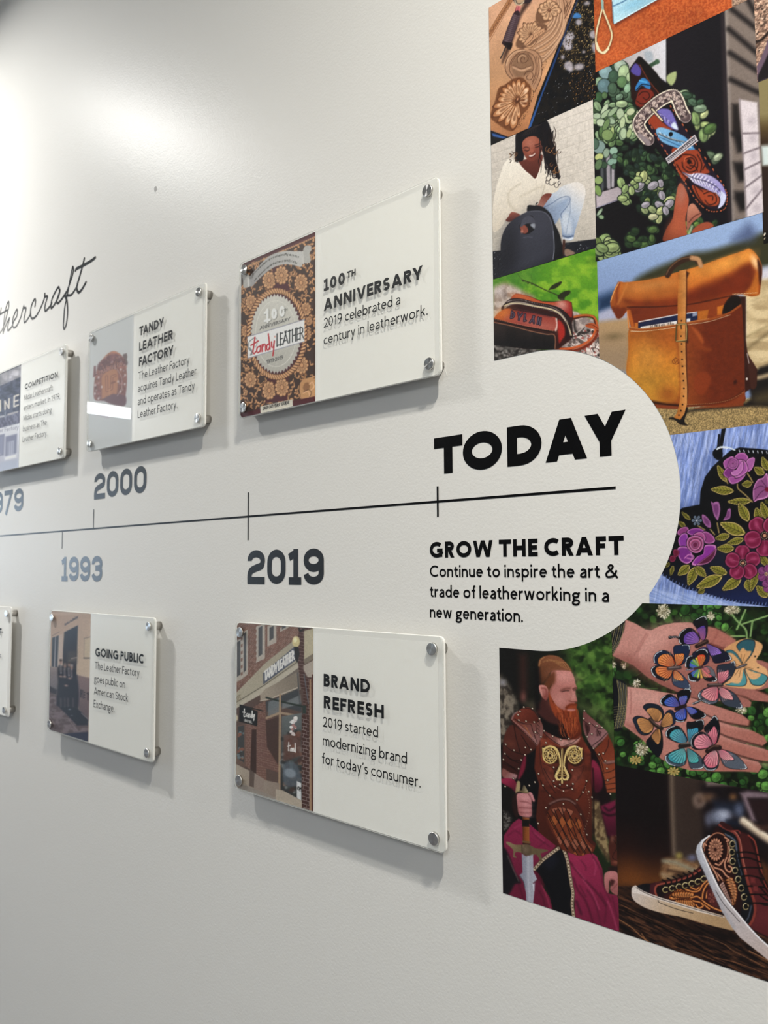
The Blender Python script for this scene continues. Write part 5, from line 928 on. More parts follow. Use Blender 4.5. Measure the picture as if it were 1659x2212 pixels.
    # lower hand
    a.P([(215, 920), (400, 940), (560, 970), (740, 1000), (900, 1040), (1000, 1080), (1200, 1140), (1400, 1210), (1475, 1270), (1460, 1320), (1300, 1310), (1180, 1280), (1300, 1320), (1500, 1370), (1620, 1430), (1650, 1490), (1600, 1530), (1400, 1490), (1200, 1430), (1400, 1500), (1700, 1580), (1700, 1690), (1500, 1670), (1300, 1620), (1400, 1650), (1560, 1690), (1598, 1740), (1560, 1800), (1400, 1790), (1100, 1790), (860, 1780), (700, 1730), (560, 1660), (480, 1560), (330, 1430), (180, 1320), (200, 1150)], gradf('c88c82', 'b06e62', (500, 1000), (1200, 1700)), 3)
    a.P([(220, 930), (420, 960), (560, 1010), (520, 1100), (380, 1100), (240, 1060)], 'd29c92', 30, 1, .7); a.P([(190, 1300), (340, 1420), (500, 1560), (600, 1660), (460, 1520), (330, 1330)], '96564c', 26, 0, .8)
    for p in [[(1010, 1200), (1180, 1275), (1460, 1330)], [(1160, 1400), (1300, 1450), (1620, 1535)], [(1170, 1560), (1350, 1620), (1600, 1690), (1700, 1700)]]: a.L(p, 13, '3a1c18', 5); a.L([(x, y + 26) for x, y in p], 20, 'd8a096', 16, a=.6)
    a.L([(1475, 1270), (1470, 1310)], 14, '6a3a32', 6)
    a.L([(250, 950), (255, 1060), (250, 1200)], 5, '9a5c54', 6, a=.7); a.grain(.06, 3, 11)
    # cuffs
    for reg, x0 in (([(45, 360), (195, 245), (185, 330), (130, 480), (60, 600), (45, 560)], 0), ([(65, 850), (110, 840), (190, 870), (215, 960), (205, 1150), (185, 1290), (140, 1370), (80, 1350), (70, 1100)], 1)):
        a.P(reg, '14151c', 3, 1 if x0 else 0)
    for k in range(6): a.L([(185 - k * 24, 270 + k * 12), (150 - k * 24, 420 + k * 16), (60 + 0 * k, 590 - k * 24)], 5, 'b8a870' if k % 2 == 0 else '8a8470', 2)
    for k in range(7): a.L([(110 + k * 16, 850 + k * 9), (130 + k * 13, 1000), (125 + k * 13, 1150), (85 + k * 14, 1350 - k * 3)], 4.5, 'c8b878' if k % 2 == 0 else '8a8878', 2)
    for k in range(7): a.L([(72, 1130 + k * 26), (208 - k * 3, 1110 + k * 26)], 4, 'a89a68', 2, 0, .7)
    # big peach piece
    a.P([(1200, 560), (1300, 470), (1400, 430), (1480, 428), (1598, 480), (1590, 560), (1540, 660), (1640, 730), (1659, 800), (1640, 880), (1560, 940), (1400, 935), (1200, 900), (1220, 800), (1340, 700)], gradf('d09a66', 'e0ac78', (1250, 600), (1500, 800)), 3, 1)
    T_ = '2f6a78'
    def pw(P_, c='3e7c88'): a.P(P_, '1c2a34', 2.5, 1); q = np.mean(P_, 0); a.P([tuple(q + (np.array(p) - q) * .92) for p in P_], c, 2.5, 1)
    pw([(1335, 500), (1400, 440), (1480, 430), (1530, 460), (1510, 560), (1440, 660), (1400, 680), (1380, 580)], '2f5f6c'); a.P([(1360, 590), (1400, 520), (1440, 550), (1490, 560), (1440, 650), (1400, 690)], 'd8a26c', 3, 1)
    pw([(1220, 560), (1280, 540), (1340, 580), (1400, 680), (1320, 640), (1260, 610)], '3a7480'); a.P([(1240, 590), (1300, 580), (1390, 690), (1320, 700)], 'd8a26c', 3, 1); pw([(1220, 900), (1280, 880), (1400, 780), (1410, 740), (1445, 850), (1420, 910), (1320, 915)], '4f98a0'); a.P([(1270, 860), (1320, 760), (1390, 720), (1400, 800), (1370, 880), (1300, 880)], 'e0ac78', 3, 1); pw([(1420, 730), (1560, 770), (1640, 800), (1659, 840), (1600, 905), (1500, 900), (1460, 830)], '4a9298'); a.P([(1430, 730), (1520, 770), (1590, 790), (1540, 840), (1470, 830)], 'e0ac78', 3, 1)
    for t in (-1.9, -1.6, -1.3, -.9, 2.6, 2.2, 1.8, .5, .25, 3.4): a.L([(1390, 705), (1390 + 120 * math.cos(t), 705 + 120 * math.sin(t))], 4, '7a5230', 2, 0)
    a.L([(1335, 728), (1435, 692)], 24, '3a3438', 2); a.L([(1340, 724), (1425, 694)], 8, '8a8488', 2); a.E(1528, 608, 9, 9, '1c1c20', 0, 2); a.E(1558, 724, 8, 6, '2a2420', 0, 2)
    # butterflies
    pu = gradf('3f2f7c', '7a4fb0', (850, 300), (960, 460))
    wing(a, [(885, 260), (940, 215), (1010, 188), (1040, 250), (1040, 360), (1010, 440), (960, 420), (930, 330)], '17171c', gradf('5a3fa0', 'b05a9c', (980, 310), (980, 440)), 990, 450, .62, 'e08ab8'); wing(a, [(760, 360), (830, 318), (900, 330), (960, 420), (930, 470), (840, 490), (760, 480), (740, 430)], '17171c', gradf('5a3a98', '8a5ac0', (790, 380), (930, 470)), 965, 462, .78, 'd09ae0'); a.L([(760, 430), (720, 408), (650, 412)], 22, '14141a', 2); a.E(655, 412, 18, 16, '14141a', 0, 2)
    for k in range(8): a.E(650 + k * 13, 408 + (k % 2) * 2, 4, 4, 'd8dce4', 0, 1.2)
    wing(a, [(1040, 480), (1120, 510), (1230, 560), (1285, 620), (1270, 650), (1120, 680), (1080, 620), (1040, 560)], '1c1e34', gradf('5a3a98', '9a70d0', (1060, 500), (1160, 600)), 1020, 475, .62, 'c0a0f0'); wing(a, [(880, 590), (940, 540), (1030, 520), (1050, 560), (1060, 640), (1010, 700), (940, 680)], '20223c', '3a2f78', 1000, 500, .5, 'b070a0', 4, False)
    a.L([(930, 505), (1030, 455)], 44, '2a1c1a', 3); a.L([(940, 490), (1025, 450)], 12, '6a4a40', 3)
    OR = gradf('d8602a', 'f0a050', (640, 700), (620, 590))
    wing(a, [(690, 510), (760, 490), (855, 490), (850, 590), (800, 680), (730, 700), (700, 630)], '1d2c4c', gradf('e8823a', 'd0481c', (770, 600), (720, 690)), 712, 712, .60, 'ffe0a0'); wing(a, [(485, 610), (530, 560), (600, 545), (680, 590), (710, 690), (640, 720), (540, 700), (490, 670)], '1b2846', gradf('e88a44', 'c8441c', (560, 620), (690, 710)), 700, 712, .80, 'ffd8a0', 7); wing(a, [(460, 730), (520, 700), (640, 720), (680, 760), (650, 840), (590, 860), (500, 820), (465, 780)], '1a1f2c', gradf('e07a3a', 'c8481c', (540, 800), (680, 730)), 695, 735, .82, 'ffd8a0', 7)
    wing(a, [(680, 760), (740, 760), (830, 850), (868, 930), (830, 945), (720, 920), (675, 870)], '3a4864', gradf('d8582a', 'f09048', (700, 760), (760, 850)), 700, 745, .58, 'ffe0a0'); a.L([(640, 732), (755, 722)], 38, '4a3a3a', 3); a.L([(645, 724), (745, 716)], 12, '8a7a78', 3)
    for pts, c in [([(920, 560), (1000, 530), (1040, 560), (1030, 620), (990, 700), (960, 690)], 'e05028'), ([(810, 690), (830, 620), (890, 600), (950, 680), (950, 710), (880, 740), (820, 720)], '3a5ac0'), ([(840, 790), (900, 760), (960, 745), (960, 850), (900, 865), (850, 850)], '4060b8'), ([(985, 745), (1050, 760), (1130, 830), (1120, 865), (1010, 850)], 'e06a70')]: wing(a, pts, '1a1c24', c, 960, 722, .72, 'd8f080', 5)
    for t, c in [(3.4, '4060d0'), (3.7, '4aa040'), (4.0, 'a8d040'), (4.35, 'f0d840'), (4.65, 'e84830'), (2.9, '6a60d0'), (2.5, '4060c0'), (2.1, '58b040'), (1.75, 'd8e040'), (1.4, 'f0c040'), (.7, 'e87080'), (.4, 'e87080')]: a.L([(960 + 22 * math.cos(t), 722 + 22 * math.sin(t)), (960 + 100 * math.cos(t), 722 + 100 * math.sin(t))], (6, 20), c, 3, 0, .9)
    wing(a, [(1000, 720), (1060, 710), (1110, 760), (1120, 820), (1060, 790)], '6a6a74', 'c86a70', 985, 730, .6, 'f0b0b0', 4, False); a.L([(905, 735), (985, 718)], 26, '4a3438', 3); a.L([(825, 745), (880, 735)], 14, '14141a', 2); a.L([(820, 748), (870, 738)], 4, 'e0e4ea', 2)
    PK = gradf('d8687c', 'eaa0a0', (1180, 780), (1180, 860))
    wing(a, [(1135, 720), (1180, 690), (1260, 680), (1320, 655), (1325, 740), (1280, 830), (1200, 890), (1150, 880)], '2d3444', gradf('e08090', 'c84a64', (1210, 780), (1170, 880)), 1150, 890, .62, 'f8c8c8', 7); wing(a, [(940, 1000), (1000, 940), (1110, 910), (1150, 930), (1160, 1000), (1140, 1080), (1060, 1100), (960, 1050)], '5a6270', gradf('e08a90', 'c85a70', (1000, 1000), (1130, 920)), 1140, 915, .84, 'f8d0d0', 7); a.L([(985, 1045), (940, 1075), (895, 1092)], 22, '2a3038', 3)
    for k in range(8): a.E(890 + k * 12, 1092 - k * 5, 4, 4, 'd8dce4', 0, 1.2)
    wing(a, [(1180, 930), (1260, 950), (1340, 1010), (1400, 1120), (1380, 1145), (1240, 1120), (1180, 1070), (1150, 990)], '3c4454', gradf('d8687c', 'e89aa0', (1170, 930), (1260, 1020)), 1155, 915, .62, 'f8d0d0', 7); a.L([(1050, 905), (1185, 900)], 36, '3c2c2c', 3); a.L([(1055, 896), (1180, 893)], 12, '7a6a66', 3)
    BL = '3a5cc0'
    wing(a, [(725, 990), (780, 950), (862, 940), (865, 1010), (820, 1100), (770, 1115), (740, 1060)], '12131a', gradf('4a68c8', '5a4ab0', (790, 1020), (770, 1100)), 775, 1120, .62, 'b0a0e8'); wing(a, [(550, 1060), (600, 1010), (660, 995), (720, 1030), (760, 1110), (700, 1130), (610, 1120), (565, 1100)], '12131a', gradf('3a66c8', '2a3aa0', (610, 1080), (740, 1120)), 755, 1122, .80, 'c8a0e0'); wing(a, [(690, 1200), (740, 1160), (800, 1130), (830, 1180), (820, 1260), (760, 1285), (700, 1260)], '12131a', gradf('4068d0', '2a3a9c', (730, 1240), (800, 1140)), 795, 1130, .88, 'c8b0f0'); wing(a, [(830, 1130), (900, 1130), (980, 1170), (1025, 1220), (960, 1250), (890, 1250), (840, 1190)], '12131a', gradf('4a60d0', '3a4ab8', (840, 1130), (920, 1200)), 810, 1122, .60, 'b0b8f8'); a.L([(715, 1148), (810, 1115)], 36, '2a1c1e', 3)
    TN = gradf('c88a50', 'd8a068', (400, 1300), (520, 1200))
    wing(a, [(375, 1130), (420, 1090), (520, 1100), (580, 1150), (590, 1220), (540, 1280), (480, 1260), (420, 1180)], '1c2636', 'd09458', 520, 1290, .78, '6a4020', 5, False); wing(a, [(270, 1250), (320, 1218), (400, 1240), (480, 1290), (470, 1380), (400, 1420), (330, 1390), (290, 1310)], '222c3e', 'd09458', 510, 1310, .84, '6a4020', 6, False); wing(a, [(560, 1300), (620, 1170), (690, 1170), (710, 1290), (640, 1330), (580, 1335)], '1d2a48', 'd09458', 550, 1325, .84, '6a4020', 4, False)
    wing(a, [(450, 1430), (520, 1350), (570, 1380), (582, 1540), (540, 1640), (500, 1620), (410, 1500)], '14161e', 'd09458', 530, 1340, .58, '6a4020', 5, False); a.L([(450, 1255), (500, 1310), (570, 1350)], 36, '2a201e', 3); a.L([(455, 1255), (500, 1300), (550, 1330)], 10, '6a5850', 3)
    TE = '2f90a4'
    wing(a, [(825, 1290), (880, 1280), (960, 1255), (1000, 1265), (995, 1350), (930, 1400), (880, 1480), (840, 1440)], '15181e', gradf('3a9ac0', '2a6a90', (870, 1380), (850, 1470)), 840, 1500, .66, '7ad0d8'); wing(a, [(610, 1380), (660, 1330), (730, 1320), (790, 1370), (835, 1470), (760, 1500), (670, 1470), (615, 1430)], '15181e', gradf('4aa8b8', '2a6f9a', (690, 1400), (820, 1490)), 830, 1505, .82, 'a0e0e0', 7); wing(a, [(600, 1640), (660, 1590), (780, 1550), (820, 1600), (820, 1700), (760, 1740), (680, 1730), (620, 1700)], '4a5868', gradf('3a98a8', '50b0b8', (680, 1680), (800, 1560)), 815, 1540, .86, 'a8e8e0', 7)
    wing(a, [(830, 1560), (900, 1580), (980, 1650), (1000, 1740), (960, 1765), (870, 1760), (840, 1680)], '46505e', gradf('2a7a90', '50b8b8', (850, 1570), (900, 1690)), 825, 1540, .72, 'a8e8e0', 7); a.L([(760, 1530), (850, 1515)], 46, '2c2420', 3); a.L([(770, 1505), (850, 1500)], 16, '6a6460', 3)
    wing(a, [(1000, 1350), (1060, 1280), (1110, 1210), (1150, 1260), (1170, 1360), (1150, 1470), (1110, 1510), (1060, 1440)], '14161e', gradf('e07488', 'c8506c', (1110, 1370), (1100, 1500)), 1095, 1530, .66, 'f8c0c8', 6); wing(a, [(860, 1490), (900, 1410), (980, 1380), (1060, 1430), (1090, 1520), (1000, 1560), (900, 1560)], '1a1d28', gradf('e08a98', 'c85c78', (930, 1480), (1080, 1530)), 1085, 1532, .86, 'f8d0d4', 7); wing(a, [(980, 1680), (1040, 1600), (1130, 1570), (1160, 1660), (1150, 1740), (1100, 1780), (1020, 1770)], '2c3442', gradf('d86c80', 'e898a0', (1040, 1700), (1120, 1580)), 1115, 1565, .88, 'f8d0d4', 7)
    wing(a, [(1170, 1570), (1260, 1580), (1350, 1630), (1430, 1720), (1440, 1765), (1300, 1765), (1210, 1730), (1170, 1650)], '5a6270', gradf('d8607c', 'e898a0', (1180, 1570), (1270, 1660)), 1130, 1550, .58, 'f8d0d4', 7); a.L([(1040, 1580), (1090, 1545), (1160, 1545)], 52, '2a1c1a', 3); a.L([(1050, 1560), (1100, 1530), (1150, 1530)], 12, '6a4a40', 3)
    a.grain(.06, 1.6, 3)
def art_knight(a):
    a.T(Z9); a.P([(-200, -400), (2000, -400), (2000, 4000), (-200, 4000)], gradf('14120f', '1e2a14', (300, 500), (1300, 500)))
    a.P([(900, -100), (1700, -100), (1700, 1300), (1300, 1000), (1000, 500)], noisef('14220c', '47692a', 80, 70, 4), 60, 0); a.spots([(950, 100), (1500, 0), (1500, 900), (1100, 600)], 160, (12, 40), ['3d6424', '5a8234', '2a4a1a', '6d9440', '1c3010'], 6, 1.4, None, 7, .7)
    a.P([(360, 200), (440, 200), (450, 600), (430, 760), (370, 740)], '4a2620', 26, 0, .8); a.E(405, 720, 26, 46, '8a5650', 0, 16, .9); a.P([(100, 480), (240, 600), (320, 760), (320, 960), (240, 1040), (200, 1200), (100, 1260)], noisef('3a322c', '857a6c', 50, 60, 5), 18, 1)
    a.E(150, 540, 40, 40, '8a8a94', 30, 16, .8); a.P([(430, 800), (560, 770), (600, 860), (560, 940)], '5a5040', 26, 1, .8); a.P([(1100, 830), (1400, 900), (1530, 1300), (1400, 1000)], '7a8a50', 40, 1, .6)
    def stud(x, y, r=9): a.E(x, y + 2, r + 4, r + 4, '1a0c0a', 0, 3); a.E(x, y, r, r, 'cdb8a0', 0, 2); a.E(x - 2, y - 3, r * .5, r * .4, 'fff4e4', 0, 2)
    def ln(p, w=7, c='1c0c0a', al=.9): a.L(p, w, c, 2, 1, al)
    BR = lambda c0='6b2c20', c1='3a1812', p0=(0, 900), p1=(0, 1800): gradf(c0, c1, p0, p1)
    # torso shadow and tunic
    a.P([(600, 880), (760, 900), (1000, 1000), (1120, 1180), (1050, 1320), (700, 1200), (580, 1000)], '120b0c', 8, 1)
    a.P([(380, 1500), (560, 1350), (640, 1900), (640, 2700), (300, 2700), (320, 2000)], '0e0b0e', 8)
    a.P([(1200, 1250), (1350, 1480), (1420, 1700), (1480, 1900), (1500, 2500), (1240, 2400)], '1b0d10', 8); a.P([(1250, 1500), (1340, 1570), (1385, 1740), (1380, 1850), (1300, 1900), (1240, 1760)], gradf('8c2444', '4a1024', (1340, 1600), (1260, 1850)), 6, 1); a.P([(400, 1480), (440, 1430), (430, 1600), (360, 1730), (340, 1700)], '7a1c34', 6, 1)
    # head
    a.P([(560, 880), (620, 760), (640, 700), (700, 740), (800, 880), (900, 960), (860, 1060), (700, 1020)], '4a2420', 8, 1)
    a.P([(590, 300), (620, 240), (720, 200), (830, 215), (900, 260), (980, 350), (1005, 410), (950, 400), (760, 400), (700, 480), (640, 560), (640, 640), (600, 600), (590, 440)], gradf('8a5436', '5a3018', (760, 220), (640, 560)), 4, 1)
    a.P([(540, 300), (600, 360), (620, 560), (600, 700), (600, 860), (560, 900), (540, 600)], '100c0c', 14)
    for k in range(16): a.L([(620 + k * 14, 300 - 30 * math.sin(k / 5)), (720 + k * 14, 250 + k * 3), (850 + k * 9, 330 + k * 4)], 6, ('b07a4c', '5a2e18', 'c08a58')[k % 3], 3, 1, .7)
    a.L([(600, 330), (620, 260), (660, 230)], 14, 'b8804e', 4, a=.8)
    a.P([(760, 400), (860, 390), (960, 395), (1000, 410), (1030, 470), (1050, 550), (1068, 610), (1050, 640), (1052, 690), (1072, 770), (1040, 790), (1050, 860), (1060, 900), (960, 980), (860, 900), (760, 820), (720, 720), (720, 640), (760, 560), (740, 480)], gradf('c8837c', '9a5a50', (880, 420), (820, 860)), 3, 1)
    a.E(900, 470, 110, 50, 'd4958c', 10, 30, .8); a.E(860, 760, 90, 90, 'cc8c84', 0, 40, .8); a.E(1015, 700, 34, 60, 'd2958c', -10, 14, .8)
    a.P([(640, 600), (700, 470), (790, 400), (800, 520), (760, 580), (730, 640), (720, 720), (690, 660)], '6b3a20', 12, 1)
    a.P([(598, 590), (620, 568), (680, 580), (715, 640), (710, 730), (680, 760), (640, 720), (610, 660)], gradf('c8847c', '8a4a44', (620, 600), (690, 740)), 3, 1); a.L([(630, 610), (680, 620), (690, 690), (660, 720)], 14, '8a453c', 6); a.E(625, 660, 10, 40, 'd89a92', -15, 6, .8)
    a.L([(870, 640), (920, 618), (980, 612)], 18, '7a463c', 8); a.L([(885, 652), (930, 640), (970, 640)], 9, '3a201c', 4); a.L([(1020, 620), (1045, 608), (1068, 608)], 14, '5a2e26', 5); a.L([(1030, 636), (1055, 628)], 9, '2a1614', 4); a.L([(985, 640), (1000, 700), (975, 760)], 9, 'a4655c', 8, a=.8); a.L([(975, 765), (1010, 778), (1060, 775)], 10, '7a3c34', 4)
    # beard
    a.P([(720, 660), (740, 700), (790, 800), (860, 860), (920, 880), (940, 830), (1000, 800), (1060, 805), (1065, 860), (1085, 950), (1110, 1060), (1125, 1160), (1100, 1220), (1040, 1245), (970, 1230), (930, 1150), (890, 1040), (800, 960), (730, 800)], gradf('9a4220', '5a200f', (900, 850), (980, 1240), '8a3a1c'), 4, 1)
    rg = random.Random(8)
    for k in range(90):
        x, y = rg.uniform(820, 1080), rg.uniform(860, 1120); a.L([(x, y), (x + rg.uniform(-14, 20), y + 50), (x + rg.uniform(-20, 36) + (960 - x) * .1, y + 110)], 5, rg.choice(['b85a2c', '7a2e14', 'c8683a', '4a180c', 'a84c24']), 2.5, 1, .7)
    for k in range(24): x, y = 740 + k * 6, 720 + k * 9; a.L([(x, y), (x + 12, y + 34)], 6, rg.choice(['a8502a', '6a2812', 'b86038']), 3)
    a.L([(935, 850), (980, 815), (1060, 812)], 22, '7a3018', 5); a.P([(945, 868), (1000, 860), (1050, 866), (1030, 890), (960, 892)], 'c07a70', 4, 1); a.L([(945, 866), (1050, 866)], 5, '4a1812', 2)
    # collar + breast plate
    a.P([(560, 1100), (650, 1130), (760, 1190), (880, 1240), (1040, 1240), (1120, 1180), (1160, 1260), (1240, 1400), (1245, 1760), (1250, 1900), (1260, 2700), (640, 2700), (560, 2200), (600, 1800), (540, 1600), (560, 1350)], BR('6e2e1e', '451c12', (0, 1200), (0, 2600)), 4); a.E(1090, 1900, 120, 240, '7c3420', 0, 60, .6)
    a.P([(640, 1130), (760, 1190), (900, 1245), (1060, 1240), (1110, 1210), (1060, 1290), (900, 1330), (840, 1310), (720, 1230)], gradf('6e3a34', 'b08078', (700, 1180), (890, 1270), '8a5850'), 5, 1); ln([(600, 1100), (720, 1220), (850, 1310)]); ln([(890, 1330), (1000, 1290), (1120, 1200)])
    a.P([(610, 1230), (680, 1240), (840, 1330), (1100, 1330), (1150, 1480), (1140, 1640), (1060, 1780), (1000, 1860), (760, 1860), (690, 1780), (640, 1620), (610, 1450)], gradf('7a3826', '5a2418', (700, 1300), (900, 1800)), 4, 1); ln([(610, 1250), (612, 1450), (640, 1620), (700, 1760), (800, 1900)]); ln([(1150, 1380), (1150, 1600), (1060, 1760), (1040, 1740)]); ln([(650, 1540), (760, 1590), (790, 1640)], 5); ln([(1020, 1600), (1100, 1590), (1140, 1570)], 5)
    a.E(1060, 1700, 60, 100, '8a4a3c', 20, 30, .7); a.E(720, 1700, 60, 90, '8a4a3c', -20, 30, .7); a.grain(.25, 10, 6, [(600, 1200), (1250, 1200), (1250, 1900), (600, 1900)])
    # golden knotwork
    a.P([(630, 1340), (680, 1320), (780, 1320), (860, 1345), (900, 1345), (980, 1325), (1080, 1340), (1110, 1370), (1140, 1450), (1130, 1540), (1040, 1580), (960, 1530), (960, 1620), (1005, 1690), (970, 1750), (910, 1760), (900, 1775), (880, 1760), (820, 1740), (780, 1680), (800, 1610), (850, 1540), (760, 1540), (680, 1520), (640, 1440)], '3a1c10', 4, 1)
    GO = 'd9bd74'
    for cx in (735, 1040):
        sg = 1 if cx < 800 else -1
        for r, w in [(92, 16), (66, 9), (40, 12)]: a.L([(cx + r * math.cos(t * .52) * .95, 1435 + r * 1.1 * math.sin(t * .52)) for t in range(13)], w, GO, 1.6)
        for k in range(11): t = k * .57; a.L([(cx + 20 * math.cos(t), 1440 + 20 * math.sin(t)), (cx + 48 * math.cos(t + .7), 1440 + 54 * math.sin(t + .7)), (cx + 84 * math.cos(t + .3), 1440 + 94 * math.sin(t + .3))], 8, ('e8d090', 'c8a860')[k % 2], 1.6)
        a.L([(cx - sg * 80, 1360), (cx, 1325), (cx + sg * 80, 1360), (cx + sg * 120, 1470), (884 - sg * 26, 1600), (884 - sg * 70, 1690), (884 - sg * 40, 1740), (884 - sg * 4, 1720)], 20, 'e0c680', 2); a.L([(cx + sg * 60, 1380), (cx + sg * 96, 1480), (884 - sg * 14, 1640), (884 - sg * 40, 1690)], 7, '5a3418', 1.6); a.L([(cx - sg * 92, 1350), (cx - sg * 84, 1420), (cx - sg * 70, 1500)], 12, GO, 2)
        a.L([(884 - sg * 20, 1560), (884 - sg * 60, 1640), (884 - sg * 84, 1700), (884 - sg * 60, 1745)], 12, 'e8d090', 2)
        for k in range(3): a.L([(884 - sg * 50, 1640 + k * 26), (884 - sg * 14, 1620 + k * 34)], 7, 'c8a860', 1.6)
    a.L([(884, 1360), (884, 1780)], 20, 'e4cc88', 2, 0); a.L([(884, 1370), (884, 1740)], 5, '5a3418', 1.5, 0); a.E(878, 1358, 12, 10, '7a5430', 0, 2)
    # shoulders
    a.P([(255, 1010), (280, 940), (340, 890), (420, 845), (500, 860), (560, 910), (610, 990), (650, 1090), (640, 1200), (610, 1260), (570, 1320), (480, 1240), (360, 1120)], gradf('6a2e22', '8a5c58', (400, 900), (600, 1200)), 3, 1)
    a.P([(290, 960), (340, 900), (420, 850), (500, 866), (560, 930), (600, 1000), (540, 1040), (440, 1030), (340, 1000)], gradf('7c3626', '5a2418', (380, 880), (560, 1020)), 3, 1); ln([(300, 990), (360, 1030), (440, 1050), (500, 1060), (520, 1130), (560, 1240), (575, 1300)]); ln([(420, 850), (520, 880), (600, 980)], 8); ln([(260, 1010), (360, 1110), (480, 1220), (570, 1310)], 8); ln([(600, 1010), (560, 1060), (580, 1180)], 6); a.L([(280, 1010), (400, 1110), (540, 1240), (572, 1300)], 9, 'b48c88', 4, a=.8)
    for k in range(8): a.L([(400 + k * 14, 1070 + k * 20), (430 + k * 11, 1075 + k * 20), (450 + k * 9, 1110 + k * 16)], 6, 'b06a40', 2, a=.8); a.L([(580 + (k % 2) * 24, 1010 + k * 24), (600, 1030 + k * 24)], 5, '1e0e0c', 2)
    a.L([(265, 990), (290, 930), (330, 905)], 12, 'a8989a', 5, a=.8)
    a.P([(1150, 880), (1190, 920), (1280, 1000), (1380, 1090), (1450, 1160), (1430, 1220), (1340, 1290), (1275, 1350), (1200, 1250), (1150, 1130), (1140, 990)], gradf('7a4644', '94686a', (1180, 980), (1360, 1200)), 3, 1); ln([(1150, 1010), (1210, 1060), (1220, 1130), (1190, 1200)]); ln([(1250, 1050), (1310, 1100), (1370, 1110)]); ln([(1260, 1320), (1360, 1240), (1440, 1160)]); ln([(1285, 1300), (1380, 1230)], 4); a.P([(1165, 1040), (1210, 1080), (1215, 1140), (1190, 1180)], '3a1c1c', 5, 1)
    for k in range(5): a.L([(1300 + k * 16, 1150 + k * 8), (1320 + k * 12, 1120 + k * 8), (1310 + k * 12, 1200)], 5, '2a1414', 1.8)
    # arms
    a.P([(170, 1200), (260, 1060), (400, 1160), (560, 1320), (500, 1400), (430, 1440), (380, 1500), (350, 1620), (320, 1700), (160, 1640), (150, 1400)], gradf('5a2a20', '3a1814', (300, 1200), (250, 1650)), 4, 1)
    for p in [[(150, 1290), (260, 1380), (430, 1440)], [(160, 1400), (260, 1490), (390, 1510)], [(180, 1420), (250, 1490), (370, 1540)], [(160, 1540), (260, 1590), (340, 1640)], [(290, 1080), (320, 1240), (370, 1420)], [(380, 1190), (450, 1300), (500, 1380)], [(170, 1520), (300, 1600)]]: ln(p, 9)
    a.P([(150, 1600), (240, 1650), (325, 1680), (310, 1730), (270, 1750), (150, 1710)], gradf('8a544e', 'a4787a', (200, 1650), (280, 1700)), 4, 1); a.E(250, 1300, 60, 40, '7a4030', 30, 20, .6)
    a.P([(1280, 1370), (1360, 1290), (1450, 1180), (1500, 1280), (1540, 1400), (1560, 1900), (1440, 1900), (1400, 1700), (1340, 1500)], gradf('7a3420', '94482a', (1400, 1300), (1450, 1700)), 4); 
    for p in [[(1340, 1400), (1420, 1540), (1540, 1530)], [(1390, 1660), (1480, 1640), (1550, 1600)], [(1400, 1760), (1480, 1730), (1550, 1700)], [(1460, 1240), (1450, 1330), (1400, 1430)], [(1400, 1800), (1560, 1780)], [(1410, 1870), (1560, 1840)], [(1280, 1380), (1360, 1500), (1400, 1640)]]: ln(p, 8)
    a.P([(1400, 1520), (1540, 1500), (1540, 1530), (1420, 1545)], '8a6a68', 5, 1, .8)
    for x, y in [(412, 845), (365, 895), (340, 938), (518, 862), (350, 1005), (440, 1018), (540, 1028), (605, 988), (555, 1155), (625, 1210), (768, 1203), (868, 1242), (968, 1234), (663, 1138), (686, 1283), (188, 1304), (290, 1377), (432, 1344), (500, 1370), (427, 1433), (178, 1420), (160, 1492), (380, 1497), (347, 1605), (282, 1724), (1160, 888), (1152, 985), (1225, 1045), (1317, 1073), (1378, 1096), (1252, 1174), (1197, 1210), (1272, 1352), (1340, 1427), (1393, 1414), (1420, 1510), (1440, 1602), (1448, 1745), (1073, 1335), (1132, 1473), (1012, 1620), (780, 1588), (594, 1668), (548, 1772), (780, 1757), (1020, 1793), (1190, 1757), (858, 1800), (948, 1812), (650, 1812), (480, 1812)]: stud(x, y)
    # ---- lower half
    a.T(Z10); a.P([(80, 130), (240, 140), (290, 260), (280, 330), (200, 260), (90, 190)], gradf('9a2448', '5a1228', (150, 140), (260, 300)), 4, 1); a.P([(90, 200), (200, 250), (280, 330), (230, 620), (150, 640), (90, 560)], '14100f', 8); a.P([(100, 540), (170, 560), (210, 640), (180, 740), (110, 800)], noisef('2a2624', '6a6460', 20, 16, 5), 8)
    a.P([(1250, 420), (1330, 430), (1340, 480), (1390, 680), (1420, 820), (1450, 960), (1460, 1180), (1400, 1120), (1280, 900), (1250, 720)], noisef('5a4630', '96805a', 40, 50, 7), 10, 1); a.P([(1350, 480), (1540, 400), (1560, 900), (1440, 860), (1390, 660)], gradf('7a1c40', '4a0f26', (1450, 500), (1450, 800)), 8); a.L([(1370, 560), (1460, 600), (1550, 580)], 22, '1f0a12', 8); a.L([(1400, 500), (1460, 540), (1550, 480)], 22, '26101a', 8)
    # tunic skirt
    a.P([(110, 860), (220, 700), (300, 640), (430, 700), (520, 780), (640, 880), (780, 990), (700, 1080), (560, 1200), (500, 1300), (560, 1350), (600, 1500), (700, 1650), (760, 1900), (300, 1750), (100, 1650), (110, 1100)], gradf('8a2248', '701a38', (300, 800), (300, 1500)), 3)
    a.P([(100, 1040), (180, 1120), (250, 1320), (330, 1460), (250, 1480), (180, 1600), (100, 1600)], '17141a', 8, 1); a.L([(160, 1120), (220, 1260), (300, 1440)], 16, '6a5a56', 5, a=.7); a.P([(500, 1310), (560, 1340), (640, 1500), (560, 1450)], '5a1028', 12, 1)
